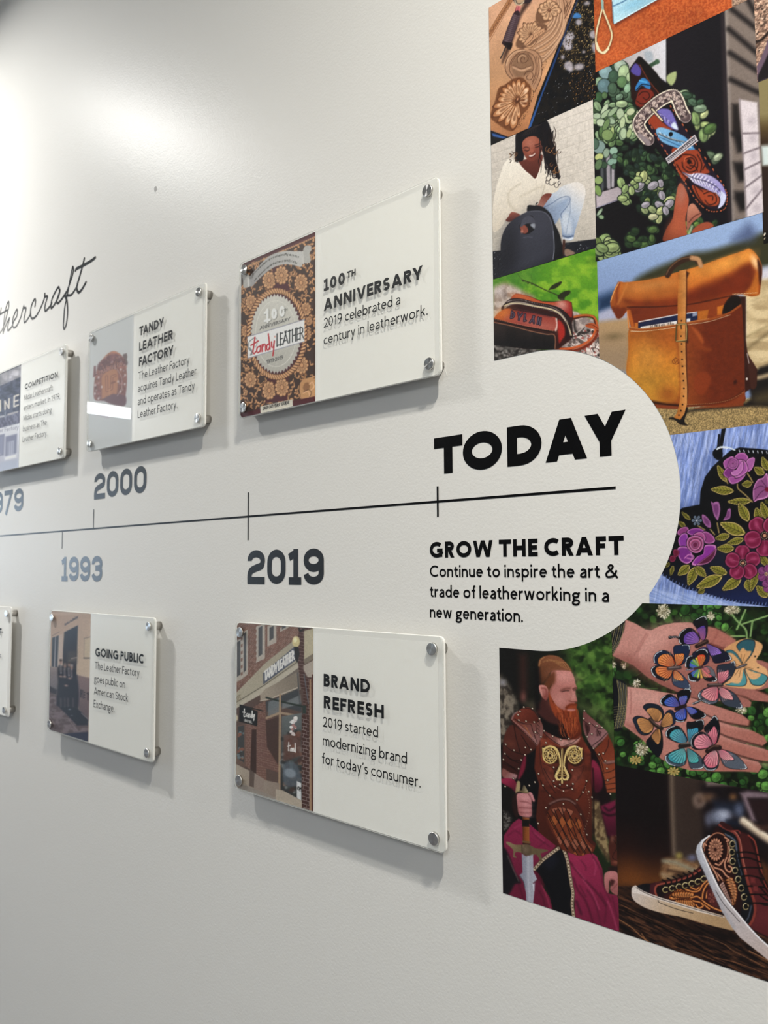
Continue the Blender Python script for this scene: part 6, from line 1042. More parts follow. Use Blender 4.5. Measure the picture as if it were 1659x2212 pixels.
    a.P([(520, 1290), (640, 1180), (820, 1030), (880, 1050), (920, 1200), (970, 1450), (1000, 1600), (985, 1900), (760, 1850), (700, 1640), (600, 1400)], '0e0e14', 4); a.P([(600, 1180), (760, 1080), (800, 1200), (700, 1300)], '1c1e2c', 20, 1, .7)
    a.P([(930, 1070), (1050, 1110), (1240, 1080), (1300, 1120), (1370, 1280), (1390, 1500), (1450, 1600), (1560, 1620), (1590, 1700), (1600, 2100), (1020, 1900), (1010, 1600), (960, 1300)], gradf('9a2850', '7a1c3e', (1100, 1150), (1400, 1900)), 3)
    for p, w, c in [([(960, 1200), (1100, 1380), (1260, 1540), (1420, 1750)], 20, '4a0f26'), ([(1000, 1400), (1060, 1560), (1160, 1700), (1250, 1960)], 22, '50102a'), ([(1250, 1130), (1350, 1300), (1380, 1480), (1480, 1700)], 14, '5a1530'), ([(1100, 1180), (1160, 1260), (1160, 1300)], 8, '5a1530'), ([(1180, 1560), (1280, 1720), (1350, 2000)], 16, '5a1530'), ([(1350, 1600), (1420, 1760), (1400, 1980)], 16, '5a1530'), ([(1040, 1700), (1100, 1860)], 30, '45102a'), ([(1500, 1650), (1560, 1900)], 12, '5a1530'), ([(1260, 1170), (1290, 1250), (1270, 1360)], 8, 'b84a70'), ([(1120, 1420), (1250, 1600), (1330, 1800)], 12, 'b04468'), ([(1440, 1700), (1500, 1850), (1560, 2060)], 14, 'b04468'), ([(1010, 1250), (1150, 1420)], 10, 'b04468'),
                    ([(160, 860), (250, 800), (330, 840)], 8, '5a1530'), ([(470, 800), (560, 900), (700, 1000)], 8, '5a1530'), ([(560, 1000), (640, 940)], 6, '5a1530'), ([(300, 1480), (340, 1600), (380, 1720)], 14, '501028'), ([(560, 1560), (620, 1680), (640, 1800)], 14, '501028'), ([(600, 1500), (660, 1640), (700, 1780)], 12, 'b03a5c'), ([(250, 760), (330, 720)], 10, 'a83a60'), ([(500, 820), (620, 920)], 12, 'a83a60'), ([(1080, 1500), (1160, 1640)], 14, '5a1530')]: a.L(p, w, c, 7, 1, .75)
    for pts in ([(500, 1290), (600, 1180), (700, 1100), (810, 1020)], [(880, 1045), (925, 1180), (950, 1330), (975, 1480), (995, 1600), (985, 1740), (1005, 1890)]):
        a.L(pts, 46, '2a1c18', 3); a.L(pts, 38, 'a8947c', 2); pp = smooth(pts, 7)
        for k, p in enumerate(pp): a.E(p[0], p[1], 13, 6, '4a3626' if k % 2 else 'd8c8ac', 45 + 90 * (k % 2), 1.8)
    # belly guard
    a.P([(640, 560), (700, 480), (800, 400), (900, 385), (1000, 420), (1080, 520), (1140, 660), (1170, 830), (1220, 930), (1280, 960), (1260, 1060), (1200, 1080), (1120, 1110), (1040, 1110), (940, 1060), (860, 1040), (780, 900), (680, 720)], gradf('5a281a', '6a2c1c', (700, 500), (1100, 1050)), 3, 1)
    R_ = [(670, 570), (740, 515), (860, 500), (980, 540), (1070, 640), (1110, 740), (1130, 860), (1180, 960), (1240, 1050), (1140, 1105), (1050, 1108), (940, 1050), (850, 1000), (780, 860), (700, 700)]
    a.P(R_, '7c3a20', 3, 1); I = a._inside(smooth(R_, 4, True)); u, v = a.u[I], a.v[I]
    p1 = (u * .50 + (v - 500) * -.29 + 2000) / 48; p2 = (u * .52 + (v - 500) * .34) / 60; cell = (np.floor(p1) * 7 + np.floor(p2) * 13).astype(int) % 5
    pal = np.array([hexc(c) for c in ('7c3a20', '9a5a44', 'a0562c', '8a4428', '6a2e1a')]); e = np.minimum(np.minimum(p1 % 1, 1 - p1 % 1) * 1.6, np.minimum(p2 % 1, 1 - p2 % 1) * 3.4); k_ = ss(.03, .16, e)[:, None]; a.c[I] = pal[cell] * k_ + hexc('1e0c08') * (1 - k_)
    for k in range(5): a.L([(670 + k * 90, 560 - min(k, 2) * 34 + max(0, k - 2) * 70), (800 + k * 84, 800 + k * 34), (930 + k * 76, 1040 + k * 14)], 9, '140806', 2.5)
    a.L([(640, 560), (720, 440), (860, 388), (980, 410), (1080, 520), (1150, 700), (1190, 880), (1270, 970)], 42, '4a2018', 4); a.L([(700, 450), (820, 400), (930, 400), (1020, 450)], 12, 'a08480', 8, a=.8); ln([(650, 600), (700, 480), (860, 412), (980, 440), (1060, 540), (1130, 700), (1170, 880), (1230, 960)], 5)
    ln([(580, 150), (620, 240), (700, 340), (760, 390)], 12, '2a120e'); ln([(1180, 150), (1120, 300), (1050, 410)], 12, '2a120e'); ln([(740, 200), (870, 260), (990, 230)], 10, '2a120e'); ln([(760, 230), (870, 290), (980, 265)], 6, '8a5448'); ln([(620, 0), (700, 140), (760, 220)], 6)
    a.L([(1250, 0), (1262, 300), (1262, 700), (1268, 900)], 14, '1a0c0a', 5)
    for x, y in [(556, 67), (510, 176), (612, 217), (698, 345), (750, 162), (828, 206), (765, 230), (922, 218), (995, 197), (875, 290), (987, 264), (1170, 160), (1124, 302), (1199, 296), (1047, 402), (1240, 368), (873, 454), (650, 503), (1095, 587), (1175, 846), (551, 704), (988, 20), (1440, 150), (1474, 327), (1505, 1215), (1545, 865), (232, 127), (128, 230)]: stud(x, y)
    for k in range(22): a.E(1150 + 60 * math.sin(k / 5), 230 + k * 34, 3.5, 3.5, 'c8b49c', 0, 1.5)
    # sword and fist
    a.P([(280, 170), (320, 180), (310, 300), (260, 320)], 'a8946c', 4, 1); a.P([(340, 270), (370, 210), (405, 260), (425, 310), (340, 300)], gradf('4a4030', '9a8c6c', (340, 250), (400, 260)), 3, 1); a.L([(320, 290), (430, 318)], 18, '7a6844', 3)
    a.P([(348, 620), (436, 630), (438, 960), (355, 960)], gradf('5a2e14', '9a5a2c', (350, 800), (430, 800), '8a4a20'), 2); a.P([(346, 655), (436, 655), (436, 745), (346, 740)], '16120f', 3); a.L([(355, 935), (445, 945)], 18, '6a5a3a', 3); a.L([(358, 962), (440, 970)], 18, '2a2018', 3)
    a.P([(150, 935), (200, 950), (260, 975), (340, 975), (440, 980), (520, 1020), (640, 1035), (680, 1050), (620, 1075), (585, 1090), (600, 1160), (580, 1200), (560, 1150), (520, 1100), (460, 1120), (340, 1080), (270, 1070), (250, 1100), (275, 1140), (230, 1130), (232, 1050), (190, 1000), (145, 960)], gradf('8a7858', '6a5a40', (200, 960), (400, 1080)), 2.5, 1); a.E(405, 1050, 56, 72, '5a4a38', 0, 5); a.E(395, 1035, 34, 40, '84705a', 0, 16, .8); a.L([(342, 980), (345, 1090)], 7, '2a2018', 2)
    a.P([(340, 1090), (400, 1125), (485, 1100), (490, 1320), (540, 1420), (510, 1460), (500, 1600), (485, 1730), (400, 1710), (395, 1600), (365, 1450), (310, 1370), (350, 1330)], gradf('8a8c9c', 'a8a9b6', (350, 1300), (490, 1300)), 2.5); a.L([(420, 1130), (425, 1400), (440, 1700)], 20, 'bcbdc8', 8, a=.8); a.L([(320, 1375), (365, 1450), (380, 1520)], 9, '4a4c58', 3); a.L([(490, 1470), (535, 1425)], 12, '5a2030', 3); a.L([(485, 1480), (495, 1560)], 9, 'd8d8e0', 3)
    a.P([(215, 400), (260, 320), (310, 320), (290, 620), (230, 560)], '2c1614', 5, 1)
    a.P([(275, 340), (330, 315), (420, 320), (440, 300), (475, 320), (495, 370), (508, 410), (490, 428), (470, 400), (468, 480), (470, 560), (465, 600), (430, 622), (340, 610), (300, 580), (285, 480)], gradf('c8868a', 'a05c5c', (400, 330), (330, 600)), 3, 1)
    for p in [[(320, 420), (400, 430), (465, 460)], [(310, 500), (390, 505), (465, 510)], [(320, 560), (400, 570), (465, 565)], [(430, 330), (465, 390), (470, 430)]]: a.L(p, 8, '7a3c40', 5)
    for x, y in [(400, 380), (400, 465), (405, 540), (410, 598)]: a.E(x, y, 50, 20, 'd49a9c', 5, 12, .7)
    # right hand
    a.P([(1470, 870), (1550, 850), (1570, 1200), (1560, 1260), (1480, 1240), (1450, 1000)], gradf('4a2018', '5a2a20', (1500, 900), (1500, 1200)), 4); ln([(1500, 900), (1560, 1000), (1500, 1130), (1560, 1180)], 8); a.E(1500, 900, 22, 40, '8a5a4c', 0, 8, .7); a.E(1540, 1200, 30, 20, '9a5a44', 0, 8, .7)
    a.P([(1440, 1260), (1570, 1250), (1570, 1340), (1450, 1310)], '2a1816', 4); a.P([(1410, 1340), (1480, 1310), (1570, 1350), (1575, 1600), (1540, 1615), (1490, 1580), (1470, 1540), (1480, 1480), (1460, 1440), (1455, 1580), (1430, 1580), (1400, 1500), (1395, 1400)], gradf('c07c7c', '9a5858', (1430, 1350), (1530, 1600)), 3, 1); a.P([(1480, 1420), (1530, 1440), (1500, 1500), (1470, 1480)], '4a2020', 7, 1); a.L([(1490, 1560), (1560, 1480)], 8, '7a3c3c', 5)
    a.grain(.08, 1.6, 3)
def art_shoes(a):
    a.T(Z11); a.P([(-100, -300), (1900, -300), (1900, 2400), (-100, 2400)], gradf('140b0e', '1e1210', (300, 200), (1200, 600)))
    a.P([(0, 500), (560, 500), (560, 1300), (0, 1300)], gradf('150a0c', '6a3a12', (250, 560), (230, 1240), '2e140e'), 60, 0, .95); a.E(260, 1160, 220, 130, '8a4e1c', 0, 100, .7); a.E(400, 700, 120, 300, '140a0c', 0, 70, .7)
    a.P([(560, 100), (900, 100), (900, 1000), (600, 1000)], '43352e', 24, 0, .9); a.L([(590, 120), (598, 500), (615, 920)], 30, '7a6858', 16, 0); a.P([(700, 200), (920, 200), (900, 900), (680, 900)], '3a2c26', 30, 0, .8); a.P([(880, 250), (1530, 250), (1600, 700), (1530, 900), (920, 900)], '1a1216', 30, 0, .9)
    a.P([(920, 215), (1280, 215), (1280, 250), (940, 260)], '8a7a74', 14, 0, .9); a.E(862, 402, 60, 68, '8a7468', 0, 16, .95); a.E(862, 402, 30, 36, '5a463e', 0, 14); a.E(950, 370, 60, 40, '7a5a42', 0, 20, .8); a.E(1190, 370, 30, 30, '9a6a3c', 0, 18, .8)
    a.P([(1000, 400), (1300, 420), (1290, 560), (1000, 500)], '232a3c', 24, 0, .9); a.E(1060, 560, 110, 70, '8088a0', 0, 22, .9); a.E(1100, 540, 50, 40, 'aab0c4', 0, 20, .9); a.E(950, 600, 30, 50, '6a6e84', 0, 18, .8); a.E(1250, 500, 40, 60, '6a7490', 0, 20, .8); a.P([(1130, 590), (1240, 590), (1260, 660), (1120, 640)], '1a2030', 16, 0)
    a.P([(1260, 330), (1330, 310), (1540, 330), (1540, 380), (1340, 380), (1420, 600), (1370, 600)], '86727c', 14, 0, .95); a.P([(1340, 390), (1540, 390), (1540, 640), (1430, 600)], '2c1a1c', 14)
    a.L([(1290, 600), (1400, 680), (1540, 780)], 74, 'c9b49c', 14, 0); a.L([(1290, 590), (1400, 665), (1540, 760)], 26, 'ece0cc', 10, 0); a.P([(1400, 640), (1540, 640), (1540, 700), (1460, 690)], '4a3028', 16)
    a.P([(520, 990), (600, 960), (800, 990), (860, 1020), (840, 1100), (640, 1120), (500, 1160)], noisef('8a6444', 'b08c64', 60, 40, 3), 16, 1, .95); a.L([(510, 990), (640, 1010), (800, 1080)], 34, '8c8a78', 14, a=.9); a.L([(500, 1120), (600, 1160), (680, 1180)], 34, 'a89070', 14, a=.8); a.L([(560, 1080), (700, 1110)], 24, '4a3020', 12); a.E(665, 940, 30, 30, '9a8a4a', 0, 14); a.E(790, 960, 40, 30, '6a6a84', 0, 14); a.P([(1470, 1000), (1540, 1060), (1540, 1300), (1480, 1200)], '7a4420', 24, 0, .8)
    # floor
    FL = [(60, 1240), (300, 1230), (1530, 1500), (1700, 1600), (1700, 2400), (60, 2400)]
    a.P(FL, noisef('1e1210', '4d3020', 90, 14, 6, 24, 3), 4); a.grain(.5, 2.4, 8, FL, 12, 1, 27); a.P([(60, 1240), (400, 1240), (420, 1420), (60, 1300)], '2c1a12', 30, 0, .7)
    for p, c, w in [([(80, 1560), (200, 1640), (300, 1730), (400, 1800)], 'a8744a', 9), ([(80, 1600), (200, 1700), (260, 1760)], '0c0606', 20), ([(100, 1420), (400, 1560), (700, 1680), (1000, 1750)], '8a5a3c', 6), ([(140, 1480), (500, 1640), (900, 1860), (1300, 2040)], '0c0606', 14), ([(300, 1700), (340, 1760), (420, 1850)], 'b07a4c', 8), ([(900, 1720), (1100, 1800), (1200, 1870), (1500, 2020)], 'a06c48', 6), ([(820, 1620), (1200, 1820), (1530, 2000)], '0e0808', 16), ([(1000, 1930), (1250, 1990), (1530, 2100)], '9a6440', 7), ([(1300, 1760), (1380, 1760), (1530, 1850)], '120a0a', 30), ([(420, 1560), (700, 1700)], '7a4c34', 9), ([(600, 1820), (840, 1890), (1000, 1960)], '8a5a3a', 6), ([(1350, 1870), (1530, 1960)], 'a8744c', 9), ([(500, 1700), (800, 1860), (1100, 2000)], '6a4430', 6)]: a.L(p, w, c, 3, 1, .8)
    a.P([(200, 1420), (700, 1600), (1250, 1700), (1200, 1780), (700, 1680), (250, 1480)], '120a0a', 24, 0, .7)
    # left shoe
    a.P([(200, 1290), (230, 1240), (420, 1205), (500, 1185), (640, 1160), (800, 1100), (870, 1040), (930, 1100), (1100, 1400), (1160, 1520), (900, 1480), (500, 1380), (300, 1330)], '1d0e12', 3)
    a.P([(250, 1240), (380, 1215), (380, 1330), (300, 1310)], '161318', 4, 1); a.P([(385, 1215), (450, 1200), (420, 1340), (375, 1330)], '4a1c24', 4); a.L([(445, 1330), (430, 1280), (450, 1230), (540, 1205), (640, 1185), (780, 1135), (870, 1080)], 20, '9a4a3c', 3); a.L([(440, 1205), (600, 1180), (760, 1130), (860, 1060)], 12, '5a2420', 3)
    a.P([(520, 1350), (560, 1300), (640, 1280), (760, 1260), (860, 1220), (940, 1180), (1000, 1300), (1080, 1480), (900, 1470), (700, 1420)], '3a1a1c', 5, 1)
    def eyelet(x, y, r=26): a.L([(x + r * .8, y - r * .9), (x - r * .2, y - r), (x - r, y), (x - r * .3, y + r), (x + r * .7, y + r * .8)], 11, '9c8a58', 2); a.L([(x + r * .7, y - r * .9), (x - r * .2, y - r), (x - r, y - 3)], 4, 'e4d8a8', 1.6)
    for x, y in [(530, 1272), (594, 1258), (660, 1242), (722, 1230), (785, 1212), (845, 1192), (902, 1165)]: eyelet(x, y)
    for k in range(7): x = 520 + k * 52; y = 1190 - k * 16; a.L([(x - 20, y - 14), (x + 16, y + 10), (x + 14, y + 44)], 14, '0c0809', 2.5)
    OG = ('3a1608', 'b8662c', 'e8a868')
    def scroll(p, w=14): a.L(p, w + 8, OG[0], 2); a.L(p, w, OG[1], 2); a.L([(q[0] - 1, q[1] - 2) for q in p], w * .35, OG[2], 1.6, a=.85)
    for k in range(9):
        t = k / 8; bx, by = 560 + 230 * t, 1345 - 30 * math.sin(3 * t) + 40 * t; petal(a, 700, 1360, bx + (0), by - 60 * math.sin(math.pi * t) - 10, 60, *OG)
    for k in range(8): t = k / 7; petal(a, 650 + 110 * t, 1370, 600 + 200 * t, 1290 - 14 * math.sin(3 * t) + 10, 44, *OG); petal(a, 640 + 130 * t, 1365, 640 + 170 * t, 1410 + 30 * t, 46, *OG)
    a.L([(560, 1330), (680, 1350), (800, 1350)], 9, '3a1608', 2)
    for p in [[(780, 1350), (850, 1340), (920, 1400), (1000, 1450), (1080, 1480)], [(800, 1380), (880, 1400), (960, 1460)], [(730, 1270), (800, 1290), (860, 1280), (890, 1230), (940, 1180)], [(890, 1360), (900, 1290), (930, 1230), (960, 1200)], [(780, 1250), (830, 1270), (860, 1250)], [(930, 1350), (940, 1290), (970, 1280)], [(830, 1420), (860, 1450), (900, 1430), (880, 1400)], [(800, 1440), (780, 1410)]]: scroll(p, 16)
    a.P([(940, 1280), (980, 1270), (1020, 1360), (1040, 1440), (980, 1420), (940, 1360)], '5a2424', 3, 1)
    for k in range(6): petal(a, 985, 1350, 985 + 44 * math.cos(k), 1350 + 60 * math.sin(k), 26, '2a0c0c', '7a3430', 'b06a5a')
    # left sole
    a.P([(200, 1300), (205, 1250), (240, 1228), (262, 1250), (330, 1290), (480, 1345), (700, 1410), (900, 1470), (1100, 1525), (1130, 1540), (1200, 1660), (1100, 1650), (900, 1600), (700, 1540), (500, 1500), (340, 1450), (240, 1390), (205, 1340)], gradf('cbbcb4', 'b0906a', (220, 1330), (1000, 1600), 'c4a888'), 2.5, 1)
    a.P([(205, 1300), (212, 1252), (245, 1232), (262, 1252), (330, 1292), (480, 1347), (700, 1412), (1100, 1530), (1108, 1545), (880, 1495), (500, 1380), (300, 1320), (215, 1300)], 'ddd2cc', 3, 0, .9); a.L([(245, 1250), (330, 1300), (480, 1360), (700, 1425), (900, 1482), (1090, 1535)], 5, '2a201e', 1.6); a.L([(460, 1375), (480, 1400), (640, 1460), (800, 1500)], 5, '2a2220', 1.6)
    # right shoe
    a.P([(1040, 640), (1080, 610), (1160, 640), (1220, 700), (1260, 700), (1340, 720), (1400, 800), (1440, 960), (1480, 1160), (1530, 1250), (1900, 1500), (1900, 2000), (1560, 1760), (1340, 1640), (1200, 1480), (1080, 1380), (960, 1100), (880, 900), (880, 840), (960, 760)], '2a1012', 3)
    a.P([(1250, 700), (1340, 740), (1400, 900), (1440, 1100), (1530, 1300), (1900, 1500), (1900, 1900), (1340, 1640), (1420, 1500), (1330, 1200), (1290, 1000), (1270, 820)], gradf('4a1c1c', '5e2226', (1350, 800), (1480, 1400)), 5); a.E(1500, 1540, 90, 80, '6e2a30', 0, 40, .7)
    a.P([(1040, 650), (1120, 660), (1200, 720), (1240, 800), (1262, 940), (1300, 1100), (1340, 1260), (1380, 1400), (1390, 1500), (1340, 1600), (1300, 1590), (1260, 1500), (1280, 1400), (1240, 1200), (1180, 1000), (1150, 840), (1100, 720)], '14161c', 4, 1); a.L([(1110, 730), (1170, 760), (1210, 800), (1225, 880)], 12, '8a98b0', 5, a=.8); a.L([(1225, 880), (1245, 1000), (1280, 1140)], 5, '6a7894', 2.5, a=.8); a.L([(1370, 1430), (1340, 1540), (1300, 1590)], 10, '6a7488', 5, a=.8)
    a.L([(1060, 640), (1130, 680), (1210, 720), (1255, 800), (1275, 940), (1310, 1100), (1350, 1250), (1395, 1380), (1405, 1480), (1380, 1570), (1340, 1630)], 26, '8a3a30', 3); a.L([(1062, 634), (1130, 670), (1215, 712), (1262, 800), (1282, 940), (1318, 1100)], 6, 'c88a78', 2.5, a=.8); a.L([(1340, 740), (1400, 800), (1430, 920), (1460, 1060), (1500, 1200), (1540, 1300)], 14, '9a4034', 3); a.P([(1060, 620), (1090, 610), (1160, 650), (1200, 690), (1140, 690), (1080, 650)], '3a1616', 4, 1); a.L([(1180, 700), (1240, 695), (1260, 720)], 12, '8a3a34', 3)
    a.P([(890, 880), (960, 770), (1040, 700), (1100, 720), (1150, 800), (1150, 900), (1160, 1000), (1190, 1080), (1180, 1150), (1230, 1260), (1230, 1440), (1180, 1420), (1080, 1360), (1000, 1100), (920, 960)], '2e120e', 3, 1)
    SC = ('2a0e0a', 'b07458', 'e0aa8c')
    a.L([(905, 900), (930, 800), (1000, 730), (1060, 720), (1120, 760), (1140, 850), (1130, 950), (1060, 1010)], 20, SC[0], 3); a.L([(905, 900), (930, 800), (1000, 730), (1060, 720), (1120, 760), (1140, 850), (1130, 950), (1060, 1010)], 12, SC[1], 2)
    a.E(1020, 885, 90, 130, '1e0c0a', 8, 3)
    for k in range(18): t = k * .349; petal(a, 1020, 880, 1020 + 78 * math.cos(t), 880 + 120 * math.sin(t), 26, *SC)
    for k in range(9): t = k * .7 + .2; petal(a, 1020, 880, 1020 + 44 * math.cos(t), 880 + 66 * math.sin(t), 22, *SC)
    a.E(1018, 880, 14, 18, '3a1610', 0, 3)
    OG = SC
    for p in [[(905, 920), (940, 980), (1000, 1050), (1080, 1080), (1120, 1130), (1180, 1170)], [(1130, 960), (1110, 1010), (1120, 1070), (1160, 1100), (1180, 1060), (1150, 1040)], [(1150, 850), (1160, 940), (1140, 1000)], [(1020, 1020), (1060, 1030), (1100, 980)], [(1000, 1080), (1060, 1140), (1100, 1190)], [(1110, 760), (1150, 790), (1130, 800)], [(960, 1010), (1020, 1110), (1050, 1180)], [(900, 860), (910, 820), (930, 840)]]: scroll(p, 17)
    for k in range(9): t = k / 8; petal(a, 1110 + 70 * t, 1180 + 200 * t, 1195 + 40 * math.sin(3 * t), 1170 + 250 * t, 46, '3a1608', 'b0683a', 'e0a878'); petal(a, 1100 + 70 * t, 1190 + 190 * t, 1070 + 90 * t, 1250 + 150 * t, 46, '2a1414', 'a87c70', 'd8b4a8')
    a.L([(1090, 1170), (1140, 1260), (1180, 1340), (1215, 1440)], 8, '3a1608', 2)
    for x, y in [(1184, 825), (1180, 905), (1186, 995), (1210, 1083), (1240, 1170), (1270, 1255), (1298, 1342), (1315, 1435)]: a.E(x, y, 27, 30, '0c0a0a', 0, 3); a.L([(x + 26 * math.cos(t * .7 + .6), y + 30 * math.sin(t * .7 + .6)) for t in range(9)], 10, '9c8a62', 2); a.L([(x + 25 * math.cos(t * .5 + 3.2), y + 29 * math.sin(t * .5 + 3.2)) for t in range(4)], 4, 'e8dcb4', 1.5)
    for y0, y1 in [(910, 935), (965, 1005), (1060, 1060), (1140, 1170), (1240, 1250), (1320, 1320), (1405, 1410)]: a.L([(1230 + (y0 - 900) * .2, y0), (1330 + (y0 - 900) * .15, y0 - 4), (1450 + (y1 - 900) * .15, y1)], 14, '0e090a', 3)
    for x, y in [(1384, 1180), (1412, 1260)]: a.P([(x - 26, y - 30), (x + 20, y - 26), (x + 22, y + 26), (x - 20, y + 22)], '7a3030', 5)
    for k in range(5): a.L([(1450, 1080 + k * 80), (1500, 1180 + k * 60), (1540, 1260 + k * 40)], 14, '140a0c', 3)
    # right sole
    a.P([(962, 742), (900, 790), (882, 850), (900, 920), (950, 1040), (1000, 1140), (1060, 1260), (1140, 1380), (1240, 1500), (1340, 1620), (1440, 1730), (1700, 1960), (1700, 2080), (1530, 1955), (1400, 1850), (1260, 1740), (1180, 1640), (1080, 1480), (980, 1260), (900, 1080), (850, 980), (828, 900), (840, 840), (890, 780)], gradf('b9bcc8', 'bfaeaa', (860, 900), (1500, 1900)), 2.5)
    a.L([(958, 746), (900, 795), (880, 855), (905, 935), (1000, 1150), (1060, 1270), (1140, 1390), (1250, 1520), (1345, 1635), (1460, 1755), (1660, 1930)], 16, 'e9e6ea', 2.5); a.L([(895, 860), (920, 945), (1010, 1145), (1075, 1270), (1150, 1385), (1260, 1515), (1355, 1630), (1470, 1750), (1640, 1900)], 6, '1a1416', 1.8); a.L([(1020, 1280), (1100, 1410), (1180, 1500), (1255, 1585)], 5, '2a2426', 1.6); a.L([(840, 900), (870, 1000), (980, 1230), (1080, 1440), (1200, 1640)], 22, '9a9ca8', 10, a=.6)
    a.grain(.08, 1.8, 3)
def art_stone(a):
    a.T((1560, 0, .10855)); a.P([(500, -200), (1500, -200), (1500, 1700), (500, 1700)], noisef('6e5448', 'c09c86', 34, 22, 3, -25)); a.grain(.35, 3, 4, None, 3, 1, -35); a.spots([(620, 0), (1300, 0), (1300, 1000), (660, 1100)], 240, (8, 20), ['4a382e', 'd8b8a0', '8a6a58', '3a2a24', 'e4c8b0'], 4, 1.9, 150, 2, .8)
    a.L([(660, 840), (780, 800), (850, 740), (920, 650)], 44, '1c1210', 5); a.P([(920, 780), (1300, 300), (1300, 1700), (720, 1640), (700, 1560), (690, 1330), (780, 1150), (880, 900)], '6a5668', 4); a.P([(920, 1080), (1300, 700), (1300, 1460), (900, 1560), (712, 1640), (720, 1500), (820, 1300)], '1c161a', 5)
def art_olive(a):
    a.T((1560, 230, .16723)); a.P([(400, -400), (1500, -400), (1500, 2000), (400, 2000)], gradf('8a7e56', '3a281c', (500, 100), (500, 480), '5a4828'), 4); a.P([(500, 510), (1500, 400), (1500, 740), (520, 775)], 'c4d0d0', 14); a.P([(500, 780), (1500, 740), (1500, 2000), (500, 2000)], gradf('33221a', '241a16', (500, 800), (500, 1700)), 12); a.P([(530, 1680), (600, 1600), (1500, 1500), (1500, 1800), (530, 1800)], '14110f', 10); a.spots([(530, 1640), (1200, 1560), (1200, 1760), (540, 1730)], 60, (4, 9), ['d8c8a8', '8a7a60', 'f0e8d8'], 5, 2.4, 120)

